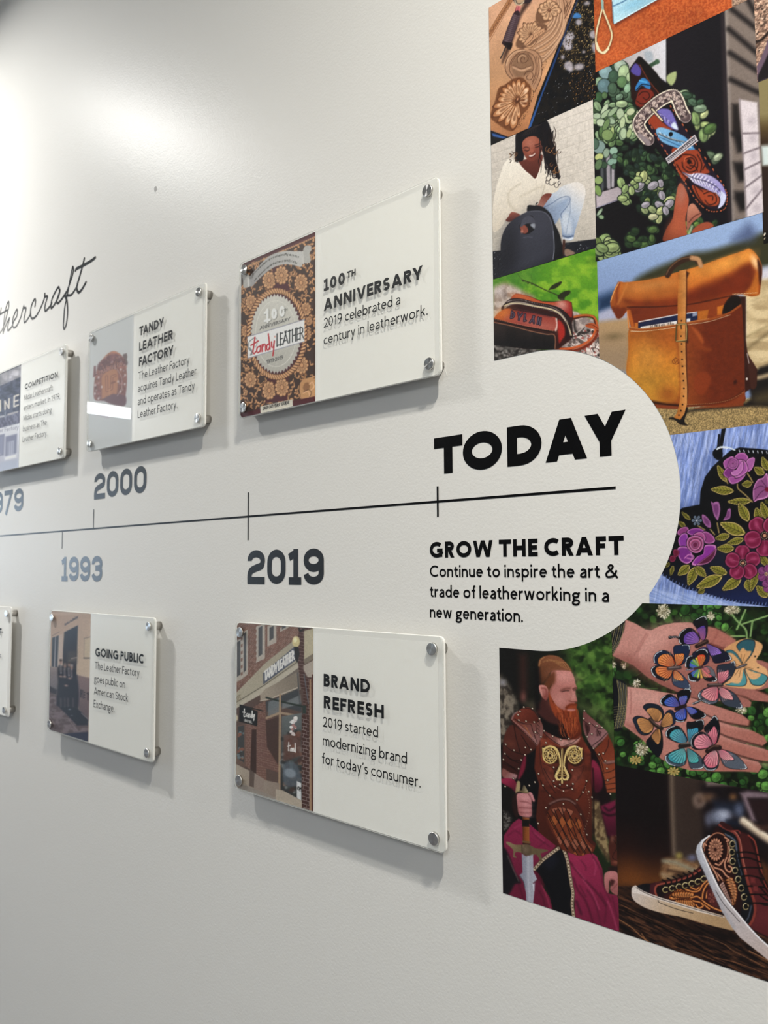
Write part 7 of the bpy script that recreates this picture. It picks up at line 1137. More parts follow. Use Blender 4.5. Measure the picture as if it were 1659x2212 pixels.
# ------------------------------------------------------------------ the pictures printed on the plaques
Q1 = (500, 480, .19436); Q2 = (480, 1300, .31344); Q3 = (180, 640, .15365); Q4 = (0, 760, .12205); Q5 = (95, 1310, .13564)
def ptext(a, txt, x0, y0, x1, y1, cap, w, col, ty=1.0, slant=0.0, wloc=4, italic=0):
    """small printed words along a line, painted with strokes"""
    W, G = layout(txt, w); L = math.hypot(x1 - x0, y1 - y0); ux, uy = (x1 - x0) / W, (y1 - y0) / W
    for c, x, cw, P in G:
        for p in glyph(c, w)[1]:
            if c in CLIP: p = [(q[0], min(max(q[1], CLIP[c][0]), CLIP[c][1])) for q in p]
            a.L([(x0 + (x + q[0]) * ux + italic * q[1] * cap, y0 + (x + q[0]) * uy - q[1] * cap) for q in p], wloc, col, 1.1, 0)
def art_anniv(a):
    a.T(Q1); a.P([(0, 0), (1100, 0), (1100, 2300), (0, 2300)], '3c2a22')
    rg = random.Random(11); ctr = (480, 1240)
    tan = [(90, 740), (925, 400), (925, 1960), (90, 2130)]
    # acanthus leaves: many short curved ridges over a dark ground
    for k in range(620):
        x, y = rg.uniform(90, 930), rg.uniform(160, 2140); t = rg.uniform(0, 6.28); l = rg.uniform(34, 70); b = rg.choice([-1, 1]) * rg.uniform(.4, 1.0)
        p = [(x, y), (x + l * .4 * math.cos(t), y + l * .4 * math.sin(t) * 1.2), (x + l * .8 * math.cos(t + b), y + l * .8 * math.sin(t + b) * 1.2)]
        a.L(p, (30, 12), '4a2c1c', 1.6); a.L(p, (23, 7), rg.choice(['b07c50', 'ba8658', 'a87448']), 1.4); a.L(p, (7, 2), 'cf9f72', 1.2, 1, .6)
    dk = '4a1c24'
    def dais(cx, cy, r):
        a.E(cx, cy, r * .9, r * 1.1, '4c2c20', 0, 4)
        for k in range(11): t = k * .571; petal(a, cx, cy, cx + r * .86 * math.cos(t), cy + r * 1.12 * math.sin(t), r * .46, '5a3420', 'bd8a5c', 'd4a678')
        a.E(cx, cy, r * .27, r * .34, '6a4028', 0, 2); a.E(cx, cy, r * .2, r * .26, 'c08c60', 0, 2)
    # plum ground between the rope and the flowers
    a.P([(470, 500), (560, 480), (600, 620), (660, 760), (440, 760), (430, 640)], dk, 3); a.P([(400, 1740), (640, 1660), (620, 1980), (380, 2010)], dk, 3)
    for f in [(420, 645, 92), (558, 590, 96), (775, 672, 92), (220, 890, 78), (830, 965, 70), (160, 1210, 60), (840, 1250, 60), (782, 1590, 92), (212, 1750, 84), (420, 1870, 94), (562, 1835, 96), (860, 1100, 46)]: dais(*f)
    a.P([(770, 1780), (850, 1730), (920, 1740), (925, 1960), (800, 1980), (760, 1880)], 'b98656', 3, 1); a.E(835, 1830, 36, 50, '8a5c38', 20, 3); a.L([(880, 1870), (920, 1830), (900, 1780), (870, 1800)], 14, 'd0a074', 2); a.L([(800, 1900), (850, 1880), (870, 1940), (830, 1970)], 14, 'd0a074', 2); a.L([(800, 1890), (860, 1860), (890, 1900), (860, 1960)], 5, '4a2c1c', 1.5)
    a.P([(0, 520), (100, 468), (930, 105), (930, 168), (120, 490), (0, 560)], '4c1a20', 2); a.P([(0, 2120), (90, 2130), (320, 2075), (680, 1985), (930, 1935), (930, 2050), (90, 2260), (0, 2280)], '4c1a20', 2)
    for k in range(34): t = k / 33; a.E(170 + 755 * t, 498 - 330 * t, 12, 9, 'b9865a', 20, 2)
    # medallion
    a.E(506, 1243, 336, 506, '4a2228', 0, 2.5)
    n = 74
    for k in range(n):
        t = 6.283 * k / n; rx, ry = 312, 480; x, y = 506 + rx * math.cos(t), 1243 + ry * math.sin(t)
        a.L([(x - 20 * math.sin(t + .9), y + 26 * math.cos(t + .9)), (x + 20 * math.sin(t + .9), y - 26 * math.cos(t + .9))], 30, '5a3420', 1.6, 0)
        a.L([(x - 17 * math.sin(t + .9), y + 22 * math.cos(t + .9)), (x + 17 * math.sin(t + .9), y - 22 * math.cos(t + .9))], 21, 'bd8a5c', 1.6, 0); a.L([(x - 14 * math.sin(t + .9), y + 15 * math.cos(t + .9)), (x + 8 * math.sin(t + .9), y - 15 * math.cos(t + .9))], 6, 'd9ad80', 1.4, 0, .8)
    pts = []
    for k in range(96): t = 6.283 * k / 96; q = 1 if k % 2 else .93; pts.append((496 + 286 * q * math.cos(t), 1240 + 446 * q * math.sin(t)))
    a.P(pts, gradf('bdbab2', 'a8a59c', (496, 900), (496, 1650)), 1.5)
    a.L([(496 + 226 * math.cos(k * .262), 1240 + 366 * math.sin(k * .262)) for k in range(25)], 5, 'cfccc4', 1.6)
    ptext(a, '100', 376, 1122, 606, 1052, 134, .3, '8c8a84', wloc=34); ptext(a, '100', 370, 1116, 600, 1046, 134, .3, 'dedbd4', wloc=26); ptext(a, 'TH', 584, 998, 624, 984, 30, .2, '55554f', wloc=5)
    ptext(a, 'ANNIVERSARY', 318, 1198, 652, 1090, 36, .2, '3c3c3c', wloc=6); ptext(a, '1919-2019', 392, 1575, 574, 1520, 42, .16, '3c3c3c', wloc=6)
    a.P([(180, 1275), (812, 1082), (812, 1325), (184, 1512)], 'd6d3d2', 1.6); a.L([(180, 1275), (812, 1082)], 9, '8a8a98', 1.5, 0); a.L([(184, 1512), (812, 1325)], 9, '8a8a98', 1.5, 0)
    a.L([(250, 1290), (200, 1330), (190, 1400), (225, 1440), (230, 1475)], 9, '6a6e72', 1.6); a.L([(240, 1285), (275, 1290), (290, 1330), (270, 1390)], 7, '8a8e92', 1.6); a.L([(205, 1400), (230, 1440), (215, 1475)], 16, '74787c', 1.6)
    RD = 'b3222c'
    for p in [[(218, 1370), (300, 1320)], [(262, 1280), (250, 1380), (240, 1440), (252, 1462), (272, 1440)], [(322, 1380), (292, 1390), (282, 1430), (296, 1450), (322, 1425), (324, 1370), (328, 1440)], [(344, 1360), (346, 1438)], [(346, 1390), (364, 1356), (380, 1370), (382, 1430)], [(424, 1352), (398, 1366), (394, 1408), (410, 1420), (424, 1396)], [(412, 1242), (424, 1350), (430, 1414)], [(446, 1330), (450, 1388), (470, 1380), (478, 1320)], [(476, 1324), (470, 1420), (462, 1484)]]: a.L(p, 15, RD, 1.3)
    a.E(484, 1272, 8, 10, 'c0604c', 0, 1.5); a.E(484, 1272, 4, 5, 'd6d3d2', 0, 1.5)
    ptext(a, 'LEATHER', 505, 1382, 800, 1298, 142, .14, '1e2426', wloc=12)
    # ribbon with the motto
    a.P([(120, 590), (150, 560), (215, 610), (225, 700), (140, 730), (130, 650)], '9d9b97', 2, 1); a.P([(800, 300), (830, 262), (880, 265), (888, 310), (870, 350), (880, 440), (810, 455), (800, 380)], 'a4a29e', 2, 1); a.L([(185, 600), (192, 710)], 16, 'bdbab6', 2); a.L([(792, 330), (800, 460)], 16, 'bdbab6', 2)
    a.P([(210, 600), (280, 520), (380, 410), (480, 350), (600, 322), (700, 325), (790, 330), (795, 400), (780, 495), (700, 478), (600, 468), (500, 490), (400, 550), (300, 640), (230, 715), (212, 690)], gradf('8f8c8c', 'b3b1ae', (220, 620), (760, 360)), 1.8, 1)
    for txt, pts in (('To teach and inspire the art of leathercrafting one person', [(232, 600), (330, 500), (430, 420), (540, 380), (640, 372), (752, 400)]), ('one culture one neighborhood one community at a time', [(258, 655), (350, 562), (440, 488), (540, 448), (640, 440), (732, 466)])):
        pp = np.array(smooth(pts, 14)); W, G = layout(txt, .12, track=.10, space=.34); N = len(pp) - 1
        for c, x, cw, P in G:
            i = min(N - 1, int((x + cw / 2) / W * N)); t = pp[min(i + 3, N)] - pp[max(i - 3, 0)]; t = t / np.linalg.norm(t); o = pp[i]
            for q in glyph(c, .12)[1]: a.L([(o[0] + t[0] * (z[0] - cw / 2) * 13 + z[1] * 5, o[1] + t[1] * (z[0] - cw / 2) * 13 - max(-.3, z[1]) * 27) for z in q], 3.2, '3a3a34', .9, 0, .9)
    a.P([(322, 2050), (680, 1968), (684, 2050), (326, 2128)], 'c4beb0', 1.6); ptext(a, "2019 BUYERS' GUIDE", 352, 2088, 644, 2018, 34, .2, '2a2826', wloc=6.5)
    a.grain(.06, 1.4, 3)
def art_store(a):
    a.T(Q2); a.P([(50, 100), (700, 100), (700, 1500), (50, 1500)], '6e5f52')
    def bricks(P_, y0, y1, n, sl, c='7c4a38', m='a08474', x0=80, x1=640, off=0, st=30):
        a.P(P_, c, 1.4); I = a._inside(P_)
        if not len(I): return
        u, v = a.u[I], a.v[I]; q = (v - sl * (u - x0) - off) / ((y1 - y0) / n); f = q % 1; s2 = (u + (np.floor(q) % 2) * st / 2) / st % 1
        k = np.maximum(ss(.24, .1, f), .8 * ss(.12, .05, s2))[:, None] * .65; a.c[I] = a.c[I] * (1 - k) + hexc(m) * k
    bricks([(80, 130), (640, 165), (560, 210), (300, 420), (90, 640)], 0, 700, 56, -.75, '7f5140', '9a7a68', st=26); a.grain(.14, 6, 4, [(80, 130), (640, 165), (90, 640)])
    for x, w, t, b in [(118, 30, 250, 560), (160, 22, 190, 530), (268, 34, 150, 420), (345, 36, 150, 310), (430, 34, 160, 210)]:
        a.P([(x - w, t + 20), (x + w * .8, t), (x + w * .8, b - 30), (x - w, b)], 'a99c8c', 2)
        for k in range(7): yy = t + (b - t) * k / 7; a.P([(x - w - 8, yy + 6), (x - w + 4, yy), (x - w + 4, yy + 22), (x - w - 8, yy + 28)], '7f5140', 1.5); 
        a.P([(x - w * .5, t + 30), (x + w * .3, t + 15), (x + w * .3, b - 60), (x - w * .5, b - 40)], '4a4a4e', 2)
    a.P([(85, 640), (300, 420), (560, 215), (640, 165), (640, 330), (560, 400), (300, 590), (90, 715)], gradf('a89c80', '9a8c70', (100, 660), (600, 250)), 2)
    a.P([(282, 490), (510, 300), (512, 400), (284, 570)], '4e5365', 1.6); ptext(a, 'TANDY LEATHER', 292, 545, 495, 396, 66, .16, 'c9c6c2', wloc=9)
    a.P([(85, 720), (560, 400), (560, 430), (270, 640), (90, 740)], 'b0a48c', 2); a.L([(88, 700), (290, 575), (560, 385)], 5, '5a5044', 1.6, 0)
    bricks([(545, 150), (640, 180), (640, 1440), (550, 1420), (545, 900), (560, 720), (520, 400), (524, 230)], 0, 1300, 58, .2, '4f2c26', '8c7268', st=34)
    a.P([(565, 200), (640, 180), (640, 350), (565, 400)], 'aea07c', 2); a.P([(560, 400), (640, 350), (640, 390), (570, 430)], '7a6c58', 2); a.P([(560, 440), (632, 400), (632, 520), (590, 520), (562, 470)], 'a2917f', 3)
    a.L([(530, 150), (535, 200), (560, 190)], 12, '2a2624', 2); a.E(510, 275, 27, 38, 'c9b56c', 0, 2.5); a.E(504, 262, 12, 18, 'e6d69c', 0, 4); a.P([(495, 310), (525, 310), (535, 360), (520, 420), (505, 400)], '1f1f20', 2)
    a.P([(90, 740), (265, 640), (300, 680), (560, 600), (560, 1440), (90, 1300)], '5c4238', 2)
    bricks([(160, 760), (260, 700), (300, 680), (305, 1240), (160, 1130)], 0, 500, 30, .1, '77493a', '94705e', st=24); bricks([(250, 800), (400, 800), (400, 1180), (255, 1130)], 0, 400, 24, .25, '74463a', '8f6a58', st=30)
    a.P([(205, 880), (238, 880), (235, 1280), (190, 1270)], '40261f', 2); a.P([(300, 820), (395, 790), (395, 1140), (310, 1000)], '4a3028', 3)
    a.P([(262, 640), (300, 600), (515, 485), (525, 520), (520, 590), (300, 680), (265, 680)], gradf('9c8a74', '827260', (300, 620), (480, 560)), 2, 0); a.L([(265, 682), (330, 668), (400, 640), (520, 592)], 8, 'b4a28c', 2)
    a.P([(300, 690), (410, 650), (520, 600), (548, 700), (548, 760), (400, 720), (310, 760)], '3c4044', 3); a.P([(320, 690), (400, 660), (400, 760), (315, 790)], '6c7478', 4, 0, .8); a.P([(415, 700), (540, 640), (545, 700), (412, 740)], '787e80', 4, 0, .7)
    a.L([(305, 660), (420, 690), (560, 722)], 12, '27332c', 2, 0); a.P([(555, 715), (580, 715), (578, 770), (555, 770)], '2a3a34', 2); a.L([(520, 490), (535, 700)], 7, '4a4c50', 1.6, 0); a.L([(565, 500), (595, 700)], 7, '5a5c62', 1.6, 0)
    a.L([(400, 640), (395, 1290)], 14, 'a37f58', 1.6, 0); a.L([(308, 800), (400, 765), (548, 790)], 16, 'a08060', 2, 0)
    a.P([(412, 790), (550, 765), (548, 1380), (405, 1290)], gradf('5c6464', '2e3030', (480, 800), (480, 1200)), 2)
    a.spots([(415, 900), (548, 880), (548, 1360), (410, 1280)], 90, (6, 20), ['4a2a24', '7a8080', '3a4440', '8a5a40', '22282a'], 5, 1.2, None, 3, .7); a.P([(425, 920), (548, 890), (546, 1060), (420, 1100)], '7a3a28', 8, 0, .6); a.P([(425, 1120), (500, 1110), (540, 1180), (535, 1260), (430, 1260)], '4a5866', 6, 1, .8); a.E(470, 1180, 40, 30, '7c8a98', 20, 6, .8)
    a.spots([(470, 800), (510, 800), (505, 920), (475, 910)], 24, (6, 14), ['c8b8b4', 'a86a64', 'd8d0cc'], 8); a.P([(515, 1235), (546, 1250), (546, 1370), (515, 1350)], 'c4c6c8', 2); ptext(a, 'OPE', 520, 1298, 552, 1312, 30, .2, '2a2a2a', wloc=5)
    for x, y, c, h_, w_ in ((452, 1035, 'd4ccc8', 62, 7),): 
        for p in [[(x, y - 40), (x + 18, y - 44)], [(x + 8, y - 66), (x + 6, y - 10)], [(x + 24, y - 26), (x + 18, y - 10), (x + 28, y - 8), (x + 30, y - 24)], [(x + 34, y - 26), (x + 35, y - 4)], [(x + 36, y - 16), (x + 42, y - 26), (x + 44, y - 4)], [(x + 52, y - 60), (x + 53, y)], [(x + 52, y - 20), (x + 47, y - 10), (x + 52, y)]]: a.L(p, w_, c, 1.3)
    a.P([(120, 705), (245, 755), (243, 858), (116, 825)], '1a1c1e', 1.6); a.L([(125, 712), (282, 752)], 8, '1c1e20', 1.6, 0)
    X, Y = 150, 800
    for p in [[(X - 8, Y - 40), (X + 12, Y - 38)], [(X + 4, Y - 62), (X + 1, Y - 12), (X + 8, Y - 10)], [(X + 24, Y - 30), (X + 15, Y - 22), (X + 16, Y - 10), (X + 25, Y - 18), (X + 27, Y - 6)], [(X + 34, Y - 28), (X + 34, Y - 4)], [(X + 34, Y - 18), (X + 42, Y - 26), (X + 44, Y - 2)], [(X + 58, Y - 48), (X + 58, Y)], [(X + 56, Y - 22), (X + 50, Y - 10), (X + 57, Y)], [(X + 64, Y - 24), (X + 66, Y - 6), (X + 73, Y - 22)], [(X + 74, Y - 24), (X + 68, Y + 18)]]: a.L(p, 7, 'c9c6c0', 1.2)
    ptext(a, 'LEATHER', 152, 822, 205, 838, 15, .2, 'b0aca4', wloc=3); ptext(a, 'SSES', 90, 700, 128, 674, 40, .2, '8a7a5c', wloc=6)
    a.P([(85, 860), (160, 840), (160, 1140), (85, 1110)], '6a4a3a', 2); a.P([(108, 860), (152, 850), (152, 1110), (108, 1080)], '3a3c3c', 2); a.spots([(110, 900), (150, 900), (150, 1100), (110, 1070)], 20, (5, 12), ['7a6a5a', '8a4a34', '5a6a70'], 3); a.L([(92, 760), (96, 1100)], 7, 'a0825c', 1.6, 0); a.E(98, 800, 12, 22, 'c8b48c', 0, 3)
    a.P([(82, 1110), (160, 1150), (225, 1180), (300, 1230), (395, 1250), (395, 1370), (230, 1330), (82, 1290)], gradf('a3917c', '8a7464', (100, 1200), (380, 1300)), 2); a.P([(190, 1150), (225, 1180), (220, 1280), (188, 1270)], '5f4a40', 2); a.P([(225, 1190), (290, 1220), (285, 1340), (220, 1320)], '90786a', 2)
    a.P([(82, 1240), (180, 1270), (380, 1355), (600, 1450), (400, 1400), (82, 1300)], '8a7c70', 3); a.P([(370, 1290), (420, 1300), (550, 1370), (550, 1420), (370, 1370)], 'a89680', 2)
    bricks([(548, 780), (600, 800), (605, 1435), (550, 1410)], 0, 660, 26, .3, '4a2620', 'a49088', st=40); a.L([(608, 540), (610, 1440)], 12, 'a5784e', 1.6, 0); a.P([(618, 500), (640, 500), (640, 1450), (618, 1440)], '5a3028', 2)
    g_ = a.c.mean(1, keepdims=True); a.c = g_ + (a.c - g_) * .72; a.grain(.08, 1.4, 3)
def art_factory(a):
    a.T(Q3); a.P([(0, 0), (900, 0), (900, 2300), (0, 2300)], 'b9bcbc')
    a.P([(150, 980), (180, 980), (180, 1120), (140, 1140)], '6a3a3c', 3); a.P([(560, 815), (612, 800), (622, 850), (615, 890), (628, 930), (625, 965), (595, 975), (560, 900)], '54403f', 3)
    a.P([(155, 1440), (165, 1140), (215, 990), (290, 880), (360, 800), (430, 772), (500, 800), (560, 860), (600, 960), (615, 1120), (610, 1280), (590, 1440), (585, 1530), (480, 1530), (300, 1470)], gradf('8c4a3a', '6a3634', (400, 780), (400, 1500)), 4, 1)
    a.L([(235, 950), (330, 830), (430, 785), (510, 820), (560, 900)], 14, 'a8603c', 4); a.P([(205, 960), (330, 850), (430, 810), (540, 840), (600, 960), (480, 920), (330, 980), (220, 1060)], '5a2f34', 5, 1, .9)
    BD = [(165, 1140), (215, 990), (290, 880), (360, 800), (430, 772), (500, 800), (560, 860), (600, 960), (612, 1120), (606, 1280), (586, 1440), (580, 1530), (480, 1530), (300, 1470), (160, 1440)]; a.grain(.30, 9, 5, BD); a.spots(BD, 210, (6, 13), ['7a4a40', '4a2428', '985a44', 'a08a88'], 6, 1.4, None, 3, .6)
    a.E(375, 1270, 128, 230, '7c4438', -6, 4); a.E(375, 1270, 128, 230, '5c2e2c', -6, 4, .5); a.P([(275, 1105), (475, 1040), (470, 1390), (420, 1370), (280, 1440), (262, 1300)], 'a4603c', 4, 1)
    a.L([(330, 1130), (335, 1330), (400, 1300), (405, 1130), (450, 1115)], 34, '6a3228', 4, 0); a.L([(330, 1130), (335, 1330), (400, 1300), (405, 1130), (450, 1115)], 16, 'b06c44', 3, 0); a.L([(400, 1220), (445, 1205)], 22, '6a3228', 4, 0); a.L([(370, 1310), (370, 1390)], 18, 'b06c44', 4, 0)
    a.P([(290, 1440), (420, 1380), (590, 1400), (590, 1530), (460, 1530), (320, 1480)], '55323a', 5, 1)
    ptext(a, 'LEATHER', 160, 1120, 600, 950, 80, .26, '4a282c', wloc=11); ptext(a, 'TRADING CO', 215, 1100, 560, 960, 44, .2, '9a6454', wloc=7)
    for x, y in [(530, 1030), (218, 1140), (590, 1110), (262, 1275), (585, 1235), (525, 1340), (165, 1370), (170, 1250), (215, 1440), (490, 1200)]: a.E(x, y, 11, 14, 'c9bcbc', 0, 4)
    a.L([(480, 1030), (540, 1150), (540, 1290), (480, 1400)], 7, 'a8847c', 3); a.P([(145, 1650), (250, 1625), (300, 1670), (370, 1690), (340, 1710), (240, 1680)], 'a89aa4', 6, 1); a.c = a.c * .72 + hexc('b4b4b6') * .28  # haze over the glossy cover blended into the ink as pale grey
def art_rail(a):
    a.T(Q4); a.P([(-3000, -200), (500, -200), (500, 2400), (-3000, 2400)], '42465a')
    a.P([(-3000, 1000), (390, 205), (390, 232), (-3000, 1100)], '2b3238', 2); a.P([(-3000, 1100), (0, 400), (390, 232), (378, 440), (0, 610), (-3000, 1300)], noisef('86848c', 'a3a0a6', 60, 50, 4), 2); a.L([(148, 330), (145, 570)], 8, '55565f', 2, 0)
    a.P([(-3000, 1300), (0, 610), (378, 440), (356, 1160), (350, 1260), (0, 1350), (-3000, 2000)], noisef('33374a', '4f5468', 50, 30, 6), 3); a.grain(.2, 12, 5)
    a.P([(0, 1150), (360, 1040), (352, 1260), (0, 1345)], noisef('4f5064', '75748a', 20, 30, 8), 3); a.P([(130, 1100), (325, 1045), (322, 1075), (135, 1130)], 'a29c9c', 2); a.P([(-200, 1180), (80, 1120), (80, 1150), (-200, 1220)], 'a4a2a8', 2); a.L([(95, 1075), (98, 1160)], 16, '8a8e98', 3, 0)
    for p in [[(92, 1020), (88, 870), (160, 1000), (165, 830)], [(330, 762), (255, 790), (250, 970), (325, 940)], [(252, 880), (318, 860)], [(8, 860), (10, 1050)], [(-160, 1080), (-150, 900), (-70, 1050), (-60, 870)]]: a.L(p, 26, 'c8bfb4', 2, 0)
    a.P([(-3000, 2000), (0, 1350), (352, 1262), (330, 2060), (0, 2120), (-3000, 2700)], gradf('c9cad0', 'a8a9b8', (0, 1400), (0, 2000)), 3); ptext(a, 'Leather Factory', -190, 1465, 330, 1365, 70, .13, '8a8a9c', wloc=9)
    for x in (100, -120): a.P([(x, 1500), (x + 205, 1450), (x + 190, 1830), (x - 6, 1870)], '7c7f96', 4); a.P([(x + 40, 1600), (x + 150, 1570), (x + 140, 1820), (x + 40, 1850)], 'a9acbc', 4); [a.L([(x + 60 + k * 32, 1600), (x + 55 + k * 32, 1840)], 9, '74788e', 2, 0) for k in range(3)]
    a.P([(-300, 1540), (50, 1500), (45, 1800), (-300, 1860)], '8488a0', 4); a.P([(80, 1860), (300, 1800), (290, 1870), (90, 1920)], 'd4d4da', 6); a.P([(-3000, 2300), (0, 1960), (330, 1900), (330, 2060), (0, 2130), (-3000, 2700)], 'a4aabc', 8)
def art_public(a):
    a.T(Q5); a.P([(0, 0), (900, 0), (900, 2300), (0, 2300)], gradf('a98f80', 'b8a28c', (200, 100), (650, 900)))
    ptext(a, 'American Stock Exchange', 330, 310, 545, 180, 42, .2, '5a5860', wloc=6, italic=0); a.L([(135, 465), (245, 405)], 10, '7a6a68', 2.5, 0); a.P([(133, 500), (240, 460), (218, 975), (122, 960)], '3a4452', 3); a.L([(187, 480), (170, 965)], 11, 'b0a8a8', 2, 0); a.P([(240, 460), (300, 440), (300, 900), (215, 1000)], 'b5a6a0', 5, 0, .6)
    a.P([(325, 410), (543, 300), (520, 1060), (500, 1450), (420, 1400), (300, 1000), (305, 700)], gradf('323b4a', '2a2a34', (430, 400), (420, 900)), 3); a.P([(380, 720), (525, 700), (520, 900), (370, 880)], '4a4648', 12, 0, .8); a.L([(440, 830), (520, 815)], 10, 'b09a8c', 4); a.L([(400, 860), (500, 850)], 8, '6a5c58', 5)
    a.L([(640, 510), (742, 485)], 12, '7a6e68', 2.5, 0); a.L([(645, 510), (640, 815)], 8, '8a7c70', 2.5, 0); a.L([(636, 822), (738, 822)], 16, '3a3a44', 2.5, 0); a.P([(655, 520), (742, 500), (738, 805), (648, 805)], 'b6a48c', 4)
    a.P([(520, 1090), (735, 1140), (715, 1830), (560, 1640), (500, 1300)], gradf('7c6664', '5f4f52', (620, 1150), (640, 1700)), 4); a.P([(75, 950), (130, 965), (220, 980), (215, 1350), (60, 1280)], gradf('857878', '6c6468', (150, 980), (150, 1300)), 4); a.P([(70, 950), (100, 955), (95, 1270), (65, 1250)], '3a3c44', 4)
    ptext(a, 'HEXT', 582, 1440, 720, 1500, 120, .3, '2c2a34', wloc=15)
    a.P([(60, 1250), (210, 1330), (205, 1410), (110, 1390), (60, 1340)], '2f2e36', 5); a.P([(55, 1350), (220, 1420), (330, 1560), (600, 1700), (710, 1850), (700, 2200), (400, 2100), (40, 1960)], noisef('584a4c', '74666a', 70, 50, 5), 4); a.L([(60, 1470), (200, 1450)], 8, '7a6c70', 4); a.L([(120, 1780), (380, 1780), (540, 1990)], 6, '84767a', 3, 0); a.L([(60, 1680), (200, 1880), (260, 2000)], 6, '4a3e42', 3, 0)
    a.P([(200, 1560), (290, 1560), (480, 1580), (600, 1680), (705, 1800), (700, 1890), (530, 1895), (400, 1760)], '1e2430', 4); a.P([(300, 2030), (500, 2010), (705, 2000), (700, 2180), (500, 2120)], '252b42', 4); a.L([(600, 1700), (710, 1800)], 8, '8a7c80', 3, 0)
    a.P([(215, 980), (250, 930), (300, 950), (350, 990), (380, 980), (430, 1000), (470, 1040), (530, 1090), (550, 1250), (560, 1400), (550, 1640), (480, 1610), (400, 1580), (200, 1580), (205, 1420), (220, 1200)], '20232f', 6)
    for x, y, r in [(270, 880, 26), (335, 945, 26), (402, 925, 26), (443, 965, 28)]: a.E(x, y, r * .8, r * 1.4, '8c6c62', 0, 4); a.E(x, y - r, r * .8, r * .6, ('2c2628', '6a5a54', '3a3434', '8a8480')[(x // 60) % 4], 0, 4)
    for x, y in [(270, 1000), (330, 1050), (395, 1040), (440, 1060)]: a.L([(x, y - 50), (x + 4, y + 60)], 24, '8a8284', 5); a.L([(x + 3, y - 40), (x + 5, y + 40)], 7, '3a2a34', 3)
    for x, y in [(270, 1115), (330, 1120), (412, 1145), (356, 1260)]: a.E(x, y, 26, 14, '9a7c72', 10, 4)
    for x in (270, 330, 385, 465): a.L([(x, 1470), (x + 2, 1590)], 20, '5c5658', 7, 0, .8)
    a.P([(300, 1480), (300, 1560), (330, 1580), (320, 1440)], '2a2c36', 4); a.E(412, 1638, 16, 7, '8a9098', 0, 3); a.E(445, 1738, 12, 5, '6a7078', 0, 3); a.E(190, 1935, 12, 8, '2c2428', 0, 3)
    a.P([(130, 100), (760, 100), (760, 130), (110, 130)], 'c9b4a4', 10, 0, .6); a.grain(.05, 1.4, 3)

# ------------------------------------------------------------------ mural: adjoining photo prints stuck on the wall
MURAL = ink_material('mural_satin_ink', .38, .35)
def VX(*p): return float(unproj(p)[:, 0].mean())
def HZ(*p): return float(unproj(p)[:, 1].mean())
CX, CZ, CR = -.65140, .09695, .2198     # white round end of the timeline cut out of the mural
def circ_x(z): return CX + math.sqrt(max(0, CR * CR - (z - CZ) ** 2)) if abs(z - CZ) < CR else -9
def circ_z(x): return CR if x < CX else math.sqrt(max(0, CR * CR - (x - CX) ** 2))
xA0, xA1 = VX((1056.5, 18), (1061, 313)), VX((1283, 0), (1287.6, 157)); zA0, zA1 = HZ((1056.5, 18), (1084, 0)), HZ((1060.8, 313.9), (1280.6, 216.3))
xB0, xB1 = VX((1060.8, 313.9), (1066.3, 604)), VX((1280.6, 216), (1289.3, 533.8)); zB1 = HZ((1066.3, 604), (1289.3, 533.8))
xC0, xC1 = VX((1066.3, 604), (1067, 783.9)), VX((1289.3, 534), (1295, 772.5))
zD1 = HZ((1288.8, 154.8), (1579.5, 18.8)); xD1 = VX((1627.6, 0), (1637.5, 178)); xE1 = VX((1637.5, 178), (1651, 457)); zE1 = HZ((1291, 564.5), (1645, 460))
zF1 = HZ((1450.7, 939.9), (1659, 914)); zG1 = HZ((1403.3, 1304.4), (1659, 1309.5)); zH1 = HZ((1329, 1653.3), (1659, 1710.5)); xG0 = VX((1403.3, 1290)); xH0 = VX((1320.5, 1366), (1329, 1650))
xI0, xI1 = VX((1077, 1395), (1088.6, 1930)), VX((1322, 1400), (1338.4, 2011)); zI1 = HZ((1088.6, 1930), (1338.4, 2011.9)); xR = -.235
zK1 = HZ((1637.6, 178), (1659, 169.9)); zK2 = HZ((1648, 528))
def mural(cat_label, rows, paint, by_rows=True, back=.0004, step=1.35):
    o = print_sheet('photo_print', rows, 0.0, paint, MURAL, None, step, 1.12, by_rows, '808080', back)
    tag(o, cat_label, 'photo print'); return o
mural('tall photo print of carved tan leather with scrolls and flowers and a swivel knife', Rows((zA1, zA0), lambda z: (xA0, xA1)), art_carved, back=.0009)
mural('photo print of a smiling woman in a cream jumper holding a round black bag', Rows((zB1, zA1), lambda z: (xB0, xB1)), art_woman, back=.0007)
mural('photo print of a red brown leather wash bag lying on rocks before green grass', Rows((xC0, xC1), lambda x: (CZ + circ_z(x), zB1)), art_washbag, False)
mural('photo print of a pale blue clutch with a wrist loop on orange leather', Rows((zD1, zD1 + .22), lambda z: (xC0 + (xB1 - xC0), xD1)), art_clutch, back=.0006)
mural('photo print of a hand holding a tooled belt with silver buckle among green leaves', Rows((zE1, zD1), lambda z: (xB1 - .002, xE1)), art_belt, back=.0005)
mural('large photo print of a tan leather roll top backpack standing on sand', Rows((zF1, zE1), lambda z: (max(xC1, circ_x(z)), xR)), art_backpack, back=.0003)
mural('photo print of a black round bag with purple roses and leaves on blue fur', Rows((zG1, zF1), lambda z: (max(xG0, circ_x(z)), xR)), art_flowerbag)
mural('photo print of two open hands full of painted leather butterflies over clover', Rows((zH1, zG1), lambda z: (max(xH0, circ_x(z)), xR)), art_butterflies)
mural('tall photo print of a red bearded man in brown leather armour gripping a sword', Rows((xI0, xI1), lambda x: (zI1, CZ - circ_z(x))), art_knight, False)
mural('photo print of tooled leather high top sneakers with white soles on dark boards', Rows((zI1, zH1), lambda z: (xI1, xR)), art_shoes)
